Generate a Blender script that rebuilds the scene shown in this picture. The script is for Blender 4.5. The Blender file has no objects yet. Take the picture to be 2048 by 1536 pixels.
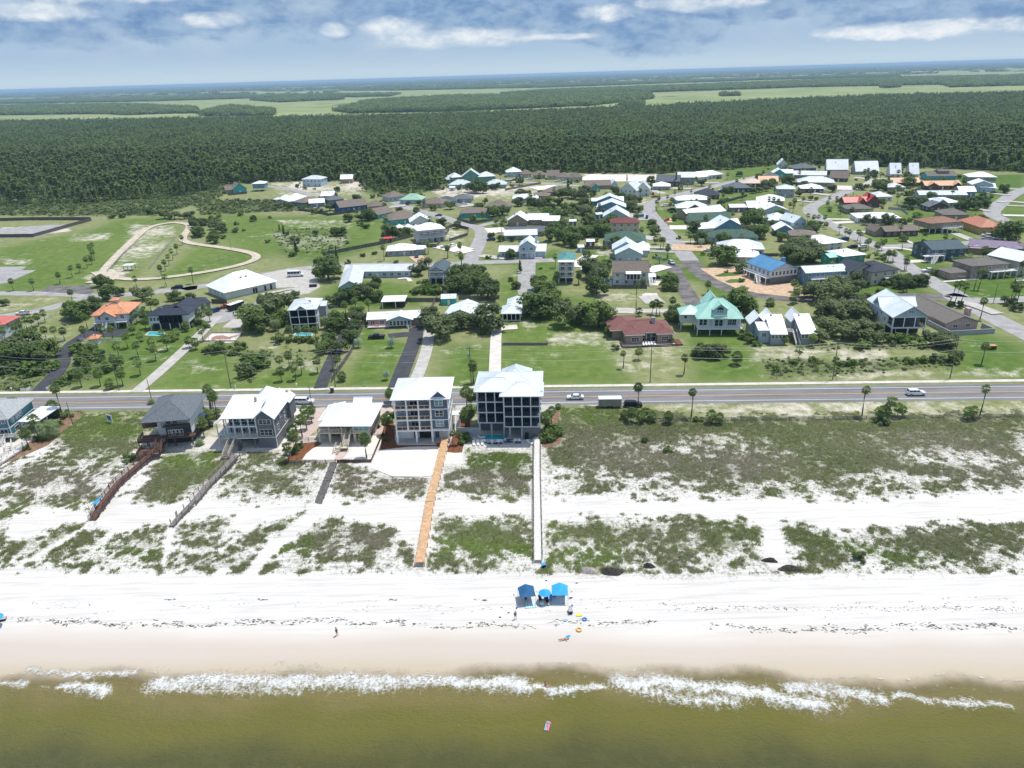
import bpy, bmesh, math, random
import numpy as np
from mathutils import Vector, Matrix
random.seed(7); rng = np.random.default_rng(11)
SC = bpy.context.scene; COL = SC.collection
# ---------------- camera ----------------
CAMH = 85.0; FPX = 1470.0; PITCH = math.atan(618.7/FPX); ROLL = math.radians(-1.73)
_r = np.array([1.,0,0]); _f = np.array([0,math.cos(PITCH),-math.sin(PITCH)]); _u = np.array([0,math.sin(PITCH),math.cos(PITCH)])
CR = math.cos(ROLL)*_r + math.sin(ROLL)*_u; CU = -math.sin(ROLL)*_r + math.cos(ROLL)*_u
cd = bpy.data.cameras.new('camera'); cam = bpy.data.objects.new('camera', cd); COL.objects.link(cam)
cd.sensor_width = 36; cd.lens = 36*FPX/2048; cd.clip_start = 1; cd.clip_end = 200000
M = Matrix(((CR[0],CU[0],-_f[0]),(CR[1],CU[1],-_f[1]),(CR[2],CU[2],-_f[2]))).to_4x4(); M.translation = (0,0,CAMH)
cam.matrix_world = M; SC.camera = cam
# ---------------- light ----------------
SUN_EL = 70.0; SUN_AZ = 38.0     # azimuth: degrees from +X towards +Y
sv = Vector((math.cos(math.radians(SUN_AZ))*math.cos(math.radians(SUN_EL)), math.sin(math.radians(SUN_AZ))*math.cos(math.radians(SUN_EL)), math.sin(math.radians(SUN_EL))))
sd = bpy.data.lights.new('sun','SUN'); sd.energy = 4.4; sd.angle = math.radians(0.5); sd.color = (1,0.965,0.91)
so = bpy.data.objects.new('sun', sd); COL.objects.link(so); so.rotation_euler = sv.to_track_quat('Z','Y').to_euler()
SC.view_settings.view_transform = 'Standard'; SC.view_settings.look = 'None'; SC.view_settings.gamma = 1
SC.view_settings.exposure = 0.0; SC.view_settings.use_curve_mapping = False
# ---------------- node helper ----------------
class N:
    def __init__(s, nt): s.nt = nt; s.n = nt.nodes; s.l = nt.links
    def new(s, t, **k):
        o = s.n.new(t)
        for a, b in k.items(): setattr(o, a, b)
        return o
    def put(s, sock, v):
        if isinstance(v, bpy.types.NodeSocket): s.l.new(v, sock)
        elif v is not None:
            if hasattr(sock.default_value, '__len__'):
                v = list(v) if hasattr(v,'__len__') else [v]*3
                if len(sock.default_value) == 4 and len(v) == 3: v = v+[1]
            sock.default_value = v
    def m(s, op, a, b=None, c=None, clamp=False):
        o = s.new('ShaderNodeMath', operation=op, use_clamp=clamp); s.put(o.inputs[0], a)
        if b is not None: s.put(o.inputs[1], b)
        if c is not None: s.put(o.inputs[2], c)
        return o.outputs[0]
    def mix(s, f, a, b, blend='MIX'):
        o = s.new('ShaderNodeMix', data_type='RGBA', blend_type=blend); s.put(o.inputs[0], f); s.put(o.inputs[6], a); s.put(o.inputs[7], b); return o.outputs[2]
    def noise(s, vec, scale, detail=4, rough=0.55, dist=0):
        o = s.new('ShaderNodeTexNoise'); s.put(o.inputs['Vector'], vec); o.inputs['Scale'].default_value = scale
        o.inputs['Detail'].default_value = detail; o.inputs['Roughness'].default_value = rough; o.inputs['Distortion'].default_value = dist
        return o.outputs['Fac']
    def ss(s, x, lo, hi):
        o = s.new('ShaderNodeMapRange', interpolation_type='SMOOTHSTEP'); s.put(o.inputs[0], x); o.inputs[1].default_value = lo; o.inputs[2].default_value = hi; return o.outputs[0]
    def scale(s, v, sc):
        o = s.new('ShaderNodeVectorMath', operation='MULTIPLY'); s.put(o.inputs[0], v); o.inputs[1].default_value = sc; return o.outputs[0]
# ---------------- world ----------------
W = bpy.data.worlds.new('World'); SC.world = W; W.use_nodes = True
n = N(W.node_tree); bg = n.n['Background']
sky = n.new('ShaderNodeTexSky', sky_type='NISHITA'); sky.sun_disc = False
sky.sun_elevation = math.radians(SUN_EL); sky.sun_rotation = math.radians(90-SUN_AZ); sky.air_density = 1.3; sky.dust_density = 1.0
tc = n.new('ShaderNodeTexCoord').outputs['Generated']
sp = n.new('ShaderNodeSeparateXYZ'); n.l.new(tc, sp.inputs[0]); X, Y, Z = sp.outputs
el = n.m('MULTIPLY', n.m('ARCSINE', Z), 57.2958); az = n.m('MULTIPLY', n.m('ARCTAN2', X, Y), 57.2958)
cv = n.new('ShaderNodeCombineXYZ'); n.put(cv.inputs[0], n.m('MULTIPLY', az, 0.11)); n.put(cv.inputs[1], n.m('MULTIPLY', el, 0.22)); uv = cv.outputs[0]
nb = n.noise(uv, 3.4, 8, 0.6, 0.3); nf = n.noise(uv, 4.5, 8, 0.58, 0.2); nw = n.noise(uv, 1.6, 5, 0.55)
ST = 0.14
def blob(x, y, rx, ry, amp=1.0):
    d_ = _f*FPX + CR*(x-1024) + CU*(768-y); d_ = d_/np.linalg.norm(d_); a0 = math.degrees(math.atan2(d_[0],d_[1])); e0 = math.degrees(math.asin(d_[2])); sa, se = rx*.039, ry*.039
    d = n.m('ADD', n.m('POWER', n.m('ABSOLUTE', n.m('DIVIDE', n.m('SUBTRACT', az, a0), sa)), 2), n.m('POWER', n.m('ABSOLUTE', n.m('DIVIDE', n.m('SUBTRACT', el, e0), se)), 2))
    return n.m('SUBTRACT', n.m('ADD', 1.12, n.m('MULTIPLY', n.m('SUBTRACT', nb, 0.5), 3.6*amp)), d)
def lin(r,g,b): return tuple(((c/255)/12.92 if c/255<=0.04045 else ((c/255+0.055)/1.055)**2.4) for c in (r,g,b))
def em(r,g,b): return tuple(c/ST for c in lin(r,g,b))
skyc = n.mix(n.ss(el, 4, 30), em(150,184,224), sky.outputs[0])
haz = n.mix(n.ss(el, 0.0, 2.2), em(196,216,230), em(170,196,222))
c = n.mix(n.ss(el, 3.0, 9.0), haz, skyc)
c = n.mix(n.m('MULTIPLY', n.ss(nw, 0.40, 0.66), n.m('MULTIPLY', n.ss(el, 0.4, 2.5), 0.5)), c, em(184,204,224))
grey = n.mix(n.ss(nf, 0.33, 0.67), em(114,150,194), em(156,184,214))
white = n.mix(n.ss(nf, 0.3, 0.66), em(190,210,230), em(244,248,250))
for a in [(60,52,300,30),(330,20,200,42),(720,8,430,52),(1050,30,260,46),(1300,62,120,42),(1650,5,170,20),(1440,-8,240,40),(600,-60,700,60),(1500,-70,700,50),(2100,-20,260,50),(1900,30,180,20)]:
    c = n.mix(n.m('MULTIPLY', n.ss(blob(*a), -0.3, 1.1), 0.85), c, grey)
for a in [(60,24,110,16,.7),(668,60,34,15,.6),(790,56,80,22,.6),(930,76,190,20,.6),(1100,74,110,7,.5),(1400,6,130,16,.8),(1210,24,60,18,.8),(420,40,60,16,.7),(1290,-30,200,24,.8),(250,-20,200,22,.8),(1850,60,200,16,.9)]:
    c = n.mix(n.m('MULTIPLY', n.ss(blob(*a), 0.15, 1.25), 0.95), c, white)
c = n.mix(n.m('MULTIPLY', n.ss(nw, 0.5, 0.75), n.m('MULTIPLY', n.ss(el, 1.0, 3.0), 0.55)), c, em(200,216,230))
# broken cumulus over the rest of the sky, away from the picture
ov = n.new('ShaderNodeCombineXYZ'); zz = n.m('ADD', n.m('MAXIMUM', Z, 0.02), 0.12)
n.put(ov.inputs[0], n.m('DIVIDE', X, zz)); n.put(ov.inputs[1], n.m('DIVIDE', Y, zz))
no = n.noise(ov.outputs[0], 1.3, 7, 0.58)
c = n.mix(n.m('MULTIPLY', n.ss(no, 0.52, 0.66), n.m('MULTIPLY', n.ss(el, 6.0, 12.0), 0.85)), c, em(222,229,238))
c = n.mix(n.ss(n.m('MULTIPLY', el, -1.0), 0.0, 1.0), c, em(150,165,160))
n.put(bg.inputs[0], c); bg.inputs[1].default_value = ST
# ---------------- materials ----------------
MATS = {}
def mat(name, col, rough=0.7, var=0.12, vs=0.6, spec=0.4, metal=0, bump=0, bs=6, col2=None, streak=None):
    if name in MATS: return MATS[name]
    m = bpy.data.materials.new(name); m.use_nodes = True; k = N(m.node_tree); p = k.n['Principled BSDF']
    geo = k.new('ShaderNodeNewGeometry').outputs['Position']
    v = k.scale(geo, streak) if streak else geo
    f = k.noise(v, vs, 5, 0.6)
    c2 = col2 if col2 else tuple(x*(1-2.2*var) for x in col)
    c1 = col if col2 else tuple(min(1, x*(1+var)) for x in col)
    f2 = k.noise(v, vs*9, 3, 0.6)
    ff = k.ss(k.m('ADD', k.m('MULTIPLY', f, 0.65), k.m('MULTIPLY', f2, 0.35)), 0.33, 0.67)
    k.put(p.inputs['Base Color'], k.mix(ff, c2, c1)); p.inputs['Roughness'].default_value = rough
    p.inputs['Specular IOR Level'].default_value = spec; p.inputs['Metallic'].default_value = metal
    if bump:
        b = k.new('ShaderNodeBump'); b.inputs['Distance'].default_value = bump; b.inputs['Strength'].default_value = 0.6
        k.put(b.inputs['Height'], k.noise(v, bs, 4)); k.l.new(b.outputs[0], p.inputs['Normal'])
    MATS[name] = m; return m
def leafmat(name, a, b, rnd=0.35, bo=1.45):
    m = bpy.data.materials.new(name); m.use_nodes = True; k = N(m.node_tree); p = k.n['Principled BSDF']
    oi = k.new('ShaderNodeObjectInfo').outputs['Random']; geo = k.new('ShaderNodeNewGeometry')
    f = k.ss(k.noise(geo.outputs['Position'], 0.014, 6, 0.65), 0.36, 0.64)
    ri = geo.outputs['Random Per Island']
    g = k.m('ADD', k.m('MULTIPLY', f, 0.45), k.m('ADD', k.m('MULTIPLY', oi, rnd), k.m('MULTIPLY', ri, 0.6-rnd)))
    c = k.mix(g, tuple(x*bo for x in a), tuple(x*bo for x in b)); k.put(p.inputs['Base Color'], c); p.inputs['Roughness'].default_value = 0.6; p.inputs['Specular IOR Level'].default_value = 0.25
    t = k.new('ShaderNodeBsdfTranslucent'); k.put(t.inputs[0], c); mx = k.new('ShaderNodeMixShader'); mx.inputs[0].default_value = 0.42
    k.l.new(p.outputs[0], mx.inputs[1]); k.l.new(t.outputs[0], mx.inputs[2]); k.l.new(mx.outputs[0], k.n['Material Output'].inputs['Surface'])
    MATS[name] = m; return m
WHITE = mat('white_paint', (0.74,0.75,0.76), 0.6, 0.04, 0.5)
TRIM = mat('white_trim', (0.78,0.79,0.8), 0.5, 0.03)
METALW = mat('white_metal_roof', (0.8,0.83,0.86), 0.45, 0.05, 0.3, 0.45)
METALG = mat('pale_grey_metal_roof', (0.58,0.62,0.65), 0.45, 0.07, 0.3, 0.4)
METALL = mat('silver_metal_roof', (0.66,0.72,0.75), 0.42, 0.06, 0.3, 0.4)
MINT = mat('mint_metal_roof', (0.34,0.62,0.53), 0.42, 0.07, 0.3)
BLUER = mat('blue_metal_roof', (0.08,0.24,0.43), 0.4, 0.08, 0.3)
ORR = mat('orange_tile_roof', (0.6,0.27,0.14), 0.6, 0.12, 0.8)
ORR2 = mat('peach_metal_roof', (0.62,0.33,0.18), 0.5, 0.08)
STRIPE = mat('salmon_tile_roof', (0.5,0.2,0.12), 0.6, 0.2, 2.0)
REDR = mat('red_metal_roof', (0.52,0.06,0.05), 0.45, 0.12)
MAROON = mat('maroon_shingle', (0.17,0.055,0.05), 0.85, 0.18, 1.5)
BURG = mat('burgundy_shingle', (0.2,0.085,0.075), 0.85, 0.12, 2.0)
TAN = mat('tan_shingle', (0.2,0.165,0.14), 0.9, 0.14, 2.0)
TAUPE = mat('taupe_shingle', (0.165,0.15,0.135), 0.9, 0.14, 2.0)
GREYS = mat('grey_shingle', (0.13,0.15,0.17), 0.9, 0.14, 2.0)
SLATE = mat('slate_shingle', (0.075,0.11,0.13), 0.85, 0.14, 2.0)
NAVYS = mat('charcoal_shingle', (0.03,0.04,0.065), 0.8, 0.2, 1.5)
GREENS = mat('green_shingle', (0.06,0.12,0.09), 0.85, 0.16, 1.5)
REDS = mat('salmon_red_roof', (0.5,0.14,0.11), 0.6, 0.12)
GREYL = mat('pale_grey_shingle', (0.34,0.36,0.37), 0.9, 0.1, 1.5)
TEALR = mat('teal_metal_roof', (0.07,0.25,0.24), 0.5, 0.12)
LGREEN = mat('light_green_roof', (0.3,0.5,0.36), 0.5, 0.08)
PURP = mat('plum_metal_roof', (0.15,0.11,0.19), 0.5, 0.12)
BROWNR = mat('brown_tile_roof', (0.26,0.14,0.09), 0.8, 0.15)
PEACHP = mat('pale_peach_roof', (0.6,0.47,0.38), 0.6, 0.08)
W_WH = mat('white_siding', (0.62,0.65,0.68), 0.6, 0.05, 0.4)
W_LB = mat('pale_blue_siding', (0.42,0.53,0.61), 0.6, 0.06)
W_BL = mat('blue_siding', (0.13,0.27,0.4), 0.6, 0.08)
W_SL = mat('slate_blue_siding', (0.075,0.125,0.18), 0.6, 0.08)
W_NV = mat('navy_siding', (0.035,0.06,0.11), 0.6, 0.1)
W_TL = mat('teal_siding', (0.06,0.2,0.24), 0.6, 0.1)
W_TQ = mat('turquoise_siding', (0.06,0.42,0.42), 0.6, 0.08)
W_GR = mat('grey_siding', (0.15,0.16,0.18), 0.65, 0.08)
W_LG = mat('light_grey_siding', (0.34,0.37,0.4), 0.65, 0.06)
W_CR = mat('cream_stucco', (0.55,0.5,0.4), 0.75, 0.05)
W_BG = mat('sage_siding', (0.42,0.42,0.35), 0.7, 0.05)
W_TN = mat('tan_stucco', (0.32,0.26,0.2), 0.75, 0.06)
W_YL = mat('ochre_stucco', (0.5,0.34,0.12), 0.75, 0.07)
W_PK = mat('pink_stucco', (0.5,0.36,0.34), 0.75, 0.06)
W_GN = mat('green_siding', (0.14,0.32,0.23), 0.7, 0.08)
W_EM = mat('emerald_siding', (0.02,0.25,0.16), 0.7, 0.08)
W_BK = mat('brown_brick', (0.13,0.09,0.075), 0.85, 0.15, 2)
W_DK = mat('dark_wall_and_shade', (0.035,0.045,0.06), 0.7, 0.2)  # dark walls and trim; also shade painted under decks and in porches
SHADEW = mat('navy_porch_shade', (0.012,0.02,0.035), 0.5, 0.3)  # near-black sheets that paint the shade behind porch screens
GLASS = mat('window_glass', (0.02,0.035,0.045), 0.06, 0.2, 0.6, 0.6)
GLASSB = mat('sky_blue_glass', (0.12,0.3,0.34), 0.1, 0.2, 0.6, 0.6)
CONC = mat('concrete', (0.46,0.44,0.41), 0.85, 0.1, 0.4, 0.2)
CONCW = mat('pale_concrete', (0.62,0.58,0.53), 0.85, 0.08, 0.4, 0.2)
ASPH = mat('road_asphalt', (0.2,0.2,0.205), 0.85, 0.15, 0.12, 0.25, streak=(0.25,3,1))
ASPHL = mat('street_asphalt', (0.34,0.335,0.33), 0.88, 0.12, 0.25, 0.2)
ASPHD = mat('black_asphalt', (0.055,0.058,0.068), 0.85, 0.15, 0.3, 0.3)
ASPHB = mat('patchy_asphalt', (0.17,0.16,0.155), 0.88, 0.25, 0.2, 0.2)
LINEW = mat('road_paint_white', (0.72,0.72,0.7), 0.7, 0.08, 1.5)
LINEY = mat('road_paint_yellow', (0.62,0.32,0.08), 0.7, 0.1, 1.5)
TRAIL = mat('sandy_trail', (0.52,0.46,0.37), 0.95, 0.12, 0.3, 0.1)
PEACH = mat('peach_gravel', (0.56,0.4,0.27), 0.95, 0.14, 0.5, 0.1)
PALES = mat('pale_beach_sand_yard', (0.72,0.66,0.6), 0.95, 0.06, 0.4, 0.1)
MULCH = mat('rust_mulch', (0.2,0.085,0.045), 0.95, 0.25, 1.5, 0.1)
PINEST = mat('pine_straw', (0.24,0.15,0.1), 0.95, 0.2, 0.8, 0.1)
PAVER = mat('pinkish_pavers', (0.52,0.42,0.37), 0.85, 0.1, 1.2, 0.2)
WOODR = mat('red_stained_wood', (0.155,0.085,0.065), 0.8, 0.25, 2)
WOODG = mat('weathered_grey_wood', (0.24,0.22,0.2), 0.85, 0.2, 2)
WOODD = mat('dark_weathered_wood', (0.13,0.12,0.115), 0.85, 0.25, 2)
WOODN = mat('new_orange_pine_wood', (0.6,0.38,0.21), 0.75, 0.15, 1.5)
WOODP = mat('pale_silvery_wood', (0.7,0.68,0.64), 0.8, 0.1, 1.5)
FENCEG = mat('grey_fence_boards', (0.16,0.155,0.15), 0.85, 0.2, 1.2)
BROWNP = mat('brown_panel', (0.07,0.045,0.035), 0.7, 0.1)
POOL = mat('pool_water', (0.01,0.45,0.52), 0.08, 0.12, 0.8, 0.5)
POOLB = mat('deep_blue_pool_water', (0.0,0.2,0.55), 0.08, 0.12, 0.8, 0.5)
TARPB = mat('blue_canopy_cloth', (0.0,0.2,0.55), 0.7, 0.08, 1)
TARPD = mat('dark_blue_canopy_cloth', (0.005,0.09,0.22), 0.7, 0.1, 1)
TARPL = mat('bright_blue_canopy_cloth', (0.02,0.32,0.72), 0.7, 0.06, 1)
BLACK = mat('black_paint', (0.012,0.013,0.016), 0.35, 0.1)
CARW = mat('white_car_paint', (0.75,0.76,0.78), 0.25, 0.02, 0.5, 0.6)
CARS = mat('silver_car_paint', (0.35,0.37,0.39), 0.3, 0.04, 0.5, 0.6)
CARB = mat('navy_car_paint', (0.02,0.05,0.14), 0.25, 0.04, 0.5, 0.6)
CARR = mat('red_car_paint', (0.3,0.02,0.02), 0.3, 0.04, 0.5, 0.6)
TYRE = mat('tyre_rubber', (0.015,0.015,0.016), 0.85, 0.1)
GREYM = mat('grey_metal', (0.3,0.31,0.32), 0.45, 0.06)
POLEM = mat('weathered_pole_wood', (0.17,0.15,0.13), 0.85, 0.2, 2)
WIRE = mat('wire_aluminium', (0.35,0.36,0.37), 0.4, 0.05)
BARK = mat('bark', (0.12,0.1,0.08), 0.9, 0.25, 2)
BARKG = mat('pale_bark', (0.24,0.225,0.2), 0.9, 0.25, 2)
SNAG = mat('silver_dead_wood', (0.4,0.38,0.34), 0.9, 0.2, 2)
L_OAK = leafmat('oak_leaves', (0.028,0.05,0.016), (0.095,0.135,0.035), 0.45, 2.1)
L_OLV = leafmat('olive_scrub_oak_leaves', (0.04,0.062,0.026), (0.11,0.135,0.055), 0.4, 1.9)
L_PINE = leafmat('pine_needles', (0.045,0.066,0.018), (0.11,0.145,0.04), 0.45, 2.1)
L_PALM = leafmat('palm_fronds', (0.06,0.09,0.03), (0.19,0.25,0.085), 0.3, 1.7)
L_DATE = leafmat('date_palm_fronds', (0.08,0.12,0.055), (0.22,0.28,0.13))
L_PIND = leafmat('silvery_palm_fronds', (0.14,0.2,0.15), (0.3,0.38,0.29))
L_DEAD = leafmat('dead_fronds', (0.09,0.06,0.03), (0.2,0.14,0.07))
L_BUSH = leafmat('bright_bush_leaves', (0.05,0.095,0.018), (0.13,0.21,0.04))
T_GRN = leafmat('dune_grass_green', (0.085,0.12,0.035), (0.19,0.24,0.08), 0.3)
T_YGR = leafmat('dune_grass_bright', (0.09,0.14,0.025), (0.2,0.28,0.06), 0.3)
T_OLV = leafmat('dune_grass_olive', (0.1,0.11,0.045), (0.22,0.235,0.11), 0.3)
T_BRN = leafmat('dune_grass_dry', (0.16,0.14,0.11), (0.28,0.25,0.2), 0.3)
# ---------------- object helpers ----------------
def tag(o, label=None, cat=None, group=None, kind=None):
    if label: o['label'] = label
    if cat: o['category'] = cat
    if group: o['group'] = group
    if kind: o['kind'] = kind
    return o
def empty(name, loc=(0,0,0), rz=0, sc=1, label=None, cat=None, group=None):
    o = bpy.data.objects.new(name, None); o.empty_display_size = 0.5; COL.objects.link(o); o.location = loc; o.rotation_euler = (0,0,rz); o.scale = (sc,)*3 if not hasattr(sc,'__len__') else sc
    return tag(o, label, cat, group)
def link(name, me, parent=None, loc=(0,0,0), rz=0, rot=None, sc=1):
    o = bpy.data.objects.new(name, me); COL.objects.link(o); o.parent = parent; o.location = loc
    o.rotation_euler = rot if rot else (0,0,rz); o.scale = (sc,)*3 if not hasattr(sc,'__len__') else sc
    return o
class MB:
    def __init__(s): s.v = []; s.f = []; s.mi = []; s.mats = []
    def mid(s, m):
        if m not in s.mats: s.mats.append(m)
        return s.mats.index(m)
    def add(s, vs, fs, m):
        b = len(s.v); s.v += [tuple(v) for v in vs]; i = s.mid(m)
        for f in fs: s.f.append([b+k for k in f]); s.mi.append(i)
        return s
    def box(s, x0,y0,z0,x1,y1,z1, m):
        return s.add([(x0,y0,z0),(x1,y0,z0),(x1,y1,z0),(x0,y1,z0),(x0,y0,z1),(x1,y0,z1),(x1,y1,z1),(x0,y1,z1)],
              [(0,3,2,1),(4,5,6,7),(0,1,5,4),(1,2,6,5),(2,3,7,6),(3,0,4,7)], m)
    def bar(s, a, b, r, m, n=4, r2=None, up=None):
        a = Vector(a); b = Vector(b); d = (b-a)
        if d.length < 1e-6: return s
        q = d.to_track_quat('Z','Y'); r2 = r if r2 is None else r2; vs = []
        for p, rr in ((a, r),(b, r2)):
            for k in range(n):
                t = 2*math.pi*(k+0.5)/n; vs.append(p + q @ Vector((rr*math.cos(t), rr*math.sin(t), 0)))
        fs = [(k,(k+1)%n,n+(k+1)%n,n+k) for k in range(n)] + [tuple(range(n-1,-1,-1)), tuple(range(n,2*n))]
        return s.add(vs, fs, m)
    def tube(s, pts, rs, m, n=6):
        vs = []; L = len(pts)
        for i, p in enumerate(pts):
            p = Vector(p); d = (Vector(pts[min(i+1,L-1)])-Vector(pts[max(i-1,0)])); q = d.to_track_quat('Z','Y')
            for k in range(n):
                t = 2*math.pi*k/n; vs.append(p + q @ Vector((rs[i]*math.cos(t), rs[i]*math.sin(t), 0)))
        fs = []
        for i in range(L-1):
            for k in range(n): fs.append((i*n+k, i*n+(k+1)%n, (i+1)*n+(k+1)%n, (i+1)*n+k))
        fs += [tuple(range(n-1,-1,-1)), tuple(range((L-1)*n, L*n))]
        return s.add(vs, fs, m)
    def prism(s, poly, z0, z1, m):
        n_ = len(poly); a = sum(poly[i][0]*poly[(i+1)%n_][1]-poly[(i+1)%n_][0]*poly[i][1] for i in range(n_))
        if a < 0: poly = poly[::-1]
        vs = [(p[0],p[1],z0) for p in poly]+[(p[0],p[1],z1) for p in poly]
        return s.add(vs, [tuple(range(n_-1,-1,-1)), tuple(range(n_,2*n_))]+[(i,(i+1)%n_,n_+(i+1)%n_,n_+i) for i in range(n_)], m)
    def mesh(s, name, smooth=False):
        me = bpy.data.meshes.new(name); me.from_pydata(s.v, [], s.f)
        for m in s.mats: me.materials.append(m)
        me.polygons.foreach_set('material_index', s.mi)
        if smooth: me.polygons.foreach_set('use_smooth', [True]*len(s.f))
        me.update(); return me
    def build(s, name, parent=None, smooth=False, **k): return link(name, s.mesh(name, smooth), parent, **k)
def sstep(x, a, b): t = np.clip((x-a)/(b-a),0,1); return t*t*(3-2*t)
# ---------------- terrain and pixel helpers ----------------
SA = math.radians(2.7); SE = np.array([math.cos(SA), -math.sin(SA)]); SN = np.array([math.sin(SA), math.cos(SA)])
SEA = -1.6
def vn(x, y, s, seed=0):           # cheap smooth value noise for numpy arrays
    x = np.asarray(x, float)*s+seed*17.3; y = np.asarray(y, float)*s+seed*9.1
    xi = np.floor(x); yi = np.floor(y); fx = x-xi; fy = y-yi; fx = fx*fx*(3-2*fx); fy = fy*fy*(3-2*fy)
    def h(a, b): t = np.sin(a*127.1+b*311.7+seed)*43758.5453; return t-np.floor(t)
    return (h(xi,yi)*(1-fx)+h(xi+1,yi)*fx)*(1-fy)+(h(xi,yi+1)*(1-fx)+h(xi+1,yi+1)*fx)*fy
def hgt(x, y):
    s = x*SN[0]+y*SN[1]
    z = np.where(s > 118, 0.0, -1.6*(118-s)/27.0)
    w = sstep(s,114,124)*(1-sstep(s,150,158))
    return z + w*(vn(x,y,0.09,1)*0.8+vn(x,y,0.3,2)*0.3-0.5)
def G(px, py, z=0.0):
    d = _f*FPX + CR*(px-1024) + CU*(768-py); t = (z-CAMH)/d[2]; return np.array([d[0]*t, d[1]*t])
def Gg(px, py):
    z = 0.0
    for _ in range(6): p = G(px, py, z); z = float(hgt(p[0], p[1]))
    return Vector((p[0], p[1], z))
CROP = dict(A=(380,310,3.938),B=(860,310,4.267),C=(1180,310,4.267),D=(1580,300,4.376),E=(0,480,3.938),F=(440,480,3.938),G=(900,480,3.938),H=(1320,480,2.813),
  I=(0,740,3.2),J=(560,720,3.2),K=(1100,740,2.16),L=(0,740,6.4),M=(270,740,6.4),N=(560,740,7.68),O=(770,730,6.02),P=(0,380,3.938),Q=(0,0,1.0),R=(1200,560,4.096),S=(1640,540,5.02),T=(560,560,5.12),
  U=(980,1100,6.98))
def cp(c, x, y): o = CROP[c]; return (o[0]+x/o[2], o[1]+y/o[2])
def cps(c, pts): return [cp(c,*p) for p in pts]
def at(c, x, y): return Gg(*cp(c,x,y))
def wpoly(px): return np.array([Gg(*p)[:2] for p in px])
# ---------------- ground with land-cover fields ----------------
rows = list(np.arange(55,118,0.9))+list(np.arange(118,262,1.1)); r_ = 263.0
while r_ < 45000: rows.append(r_); r_ *= 1.011
rows = np.array(rows); ts = np.concatenate([[-2.4,-1.6,-1.2],np.linspace(-0.95,0.95,430),[1.2,1.6,2.4]])
Sg, Tg = np.meshgrid(rows, ts, indexing='ij'); Ug = Tg*Sg
GX = (Ug*SE[0]+Sg*SN[0]).ravel(); GY = (Ug*SE[1]+Sg*SN[1]).ravel(); GS = Sg.ravel()
GZ = hgt(GX, GY)
def sdist(P, X, Y):
    ins = np.zeros(X.shape, bool); d = np.full(X.shape, 1e18); k = len(P)
    for i in range(k):
        a = P[i]; b = P[(i+1)%k]; ab = b-a; L2 = max(ab@ab,1e-9)
        t = np.clip(((X-a[0])*ab[0]+(Y-a[1])*ab[1])/L2,0,1); dx = X-a[0]-t*ab[0]; dy = Y-a[1]-t*ab[1]
        d = np.minimum(d, dx*dx+dy*dy); c = ((a[1] > Y) != (b[1] > Y))
        with np.errstate(divide='ignore', invalid='ignore'): xi = (b[0]-a[0])*(Y-a[1])/(b[1]-a[1])+a[0]
        ins ^= c & (X < xi)
    return np.where(ins, 1, -1)*np.sqrt(d)
def ldist(P, X, Y):
    d = np.full(X.shape, 1e18)
    for i in range(len(P)-1):
        a = P[i]; ab = P[i+1]-a; L2 = max(ab@ab,1e-9)
        t = np.clip(((X-a[0])*ab[0]+(Y-a[1])*ab[1])/L2,0,1); dx = X-a[0]-t*ab[0]; dy = Y-a[1]-t*ab[1]; d = np.minimum(d, dx*dx+dy*dy)
    return np.sqrt(d)
FIELDS = []   # (channel, world polygon, value, softness, kind)
def paint(ch, px, v, soft=3.0): FIELDS.append((ch, wpoly(px), v, soft, 'p'))
def stroke(ch, px, v, width, soft=1.0): FIELDS.append((ch, wpoly(px), v, soft, width))
def evalf(ch, X, Y, base):
    out = base.copy() if hasattr(base,'copy') else np.full(X.shape, float(base))
    for c_, P, v, soft, k in FIELDS:
        if c_ != ch: continue
        pad = 3*soft + (k if k != 'p' else 0); lo = P.min(0)-pad; hi = P.max(0)+pad
        m = (X > lo[0])&(X < hi[0])&(Y > lo[1])&(Y < hi[1])
        if not m.any(): continue
        w = sstep(sdist(P,X[m],Y[m]), -soft, soft) if k == 'p' else 1-sstep(ldist(P,X[m],Y[m]), k/2-soft/2, k/2+soft/2)
        out[m] = out[m]*(1-w)+v*w
    return out
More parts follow.
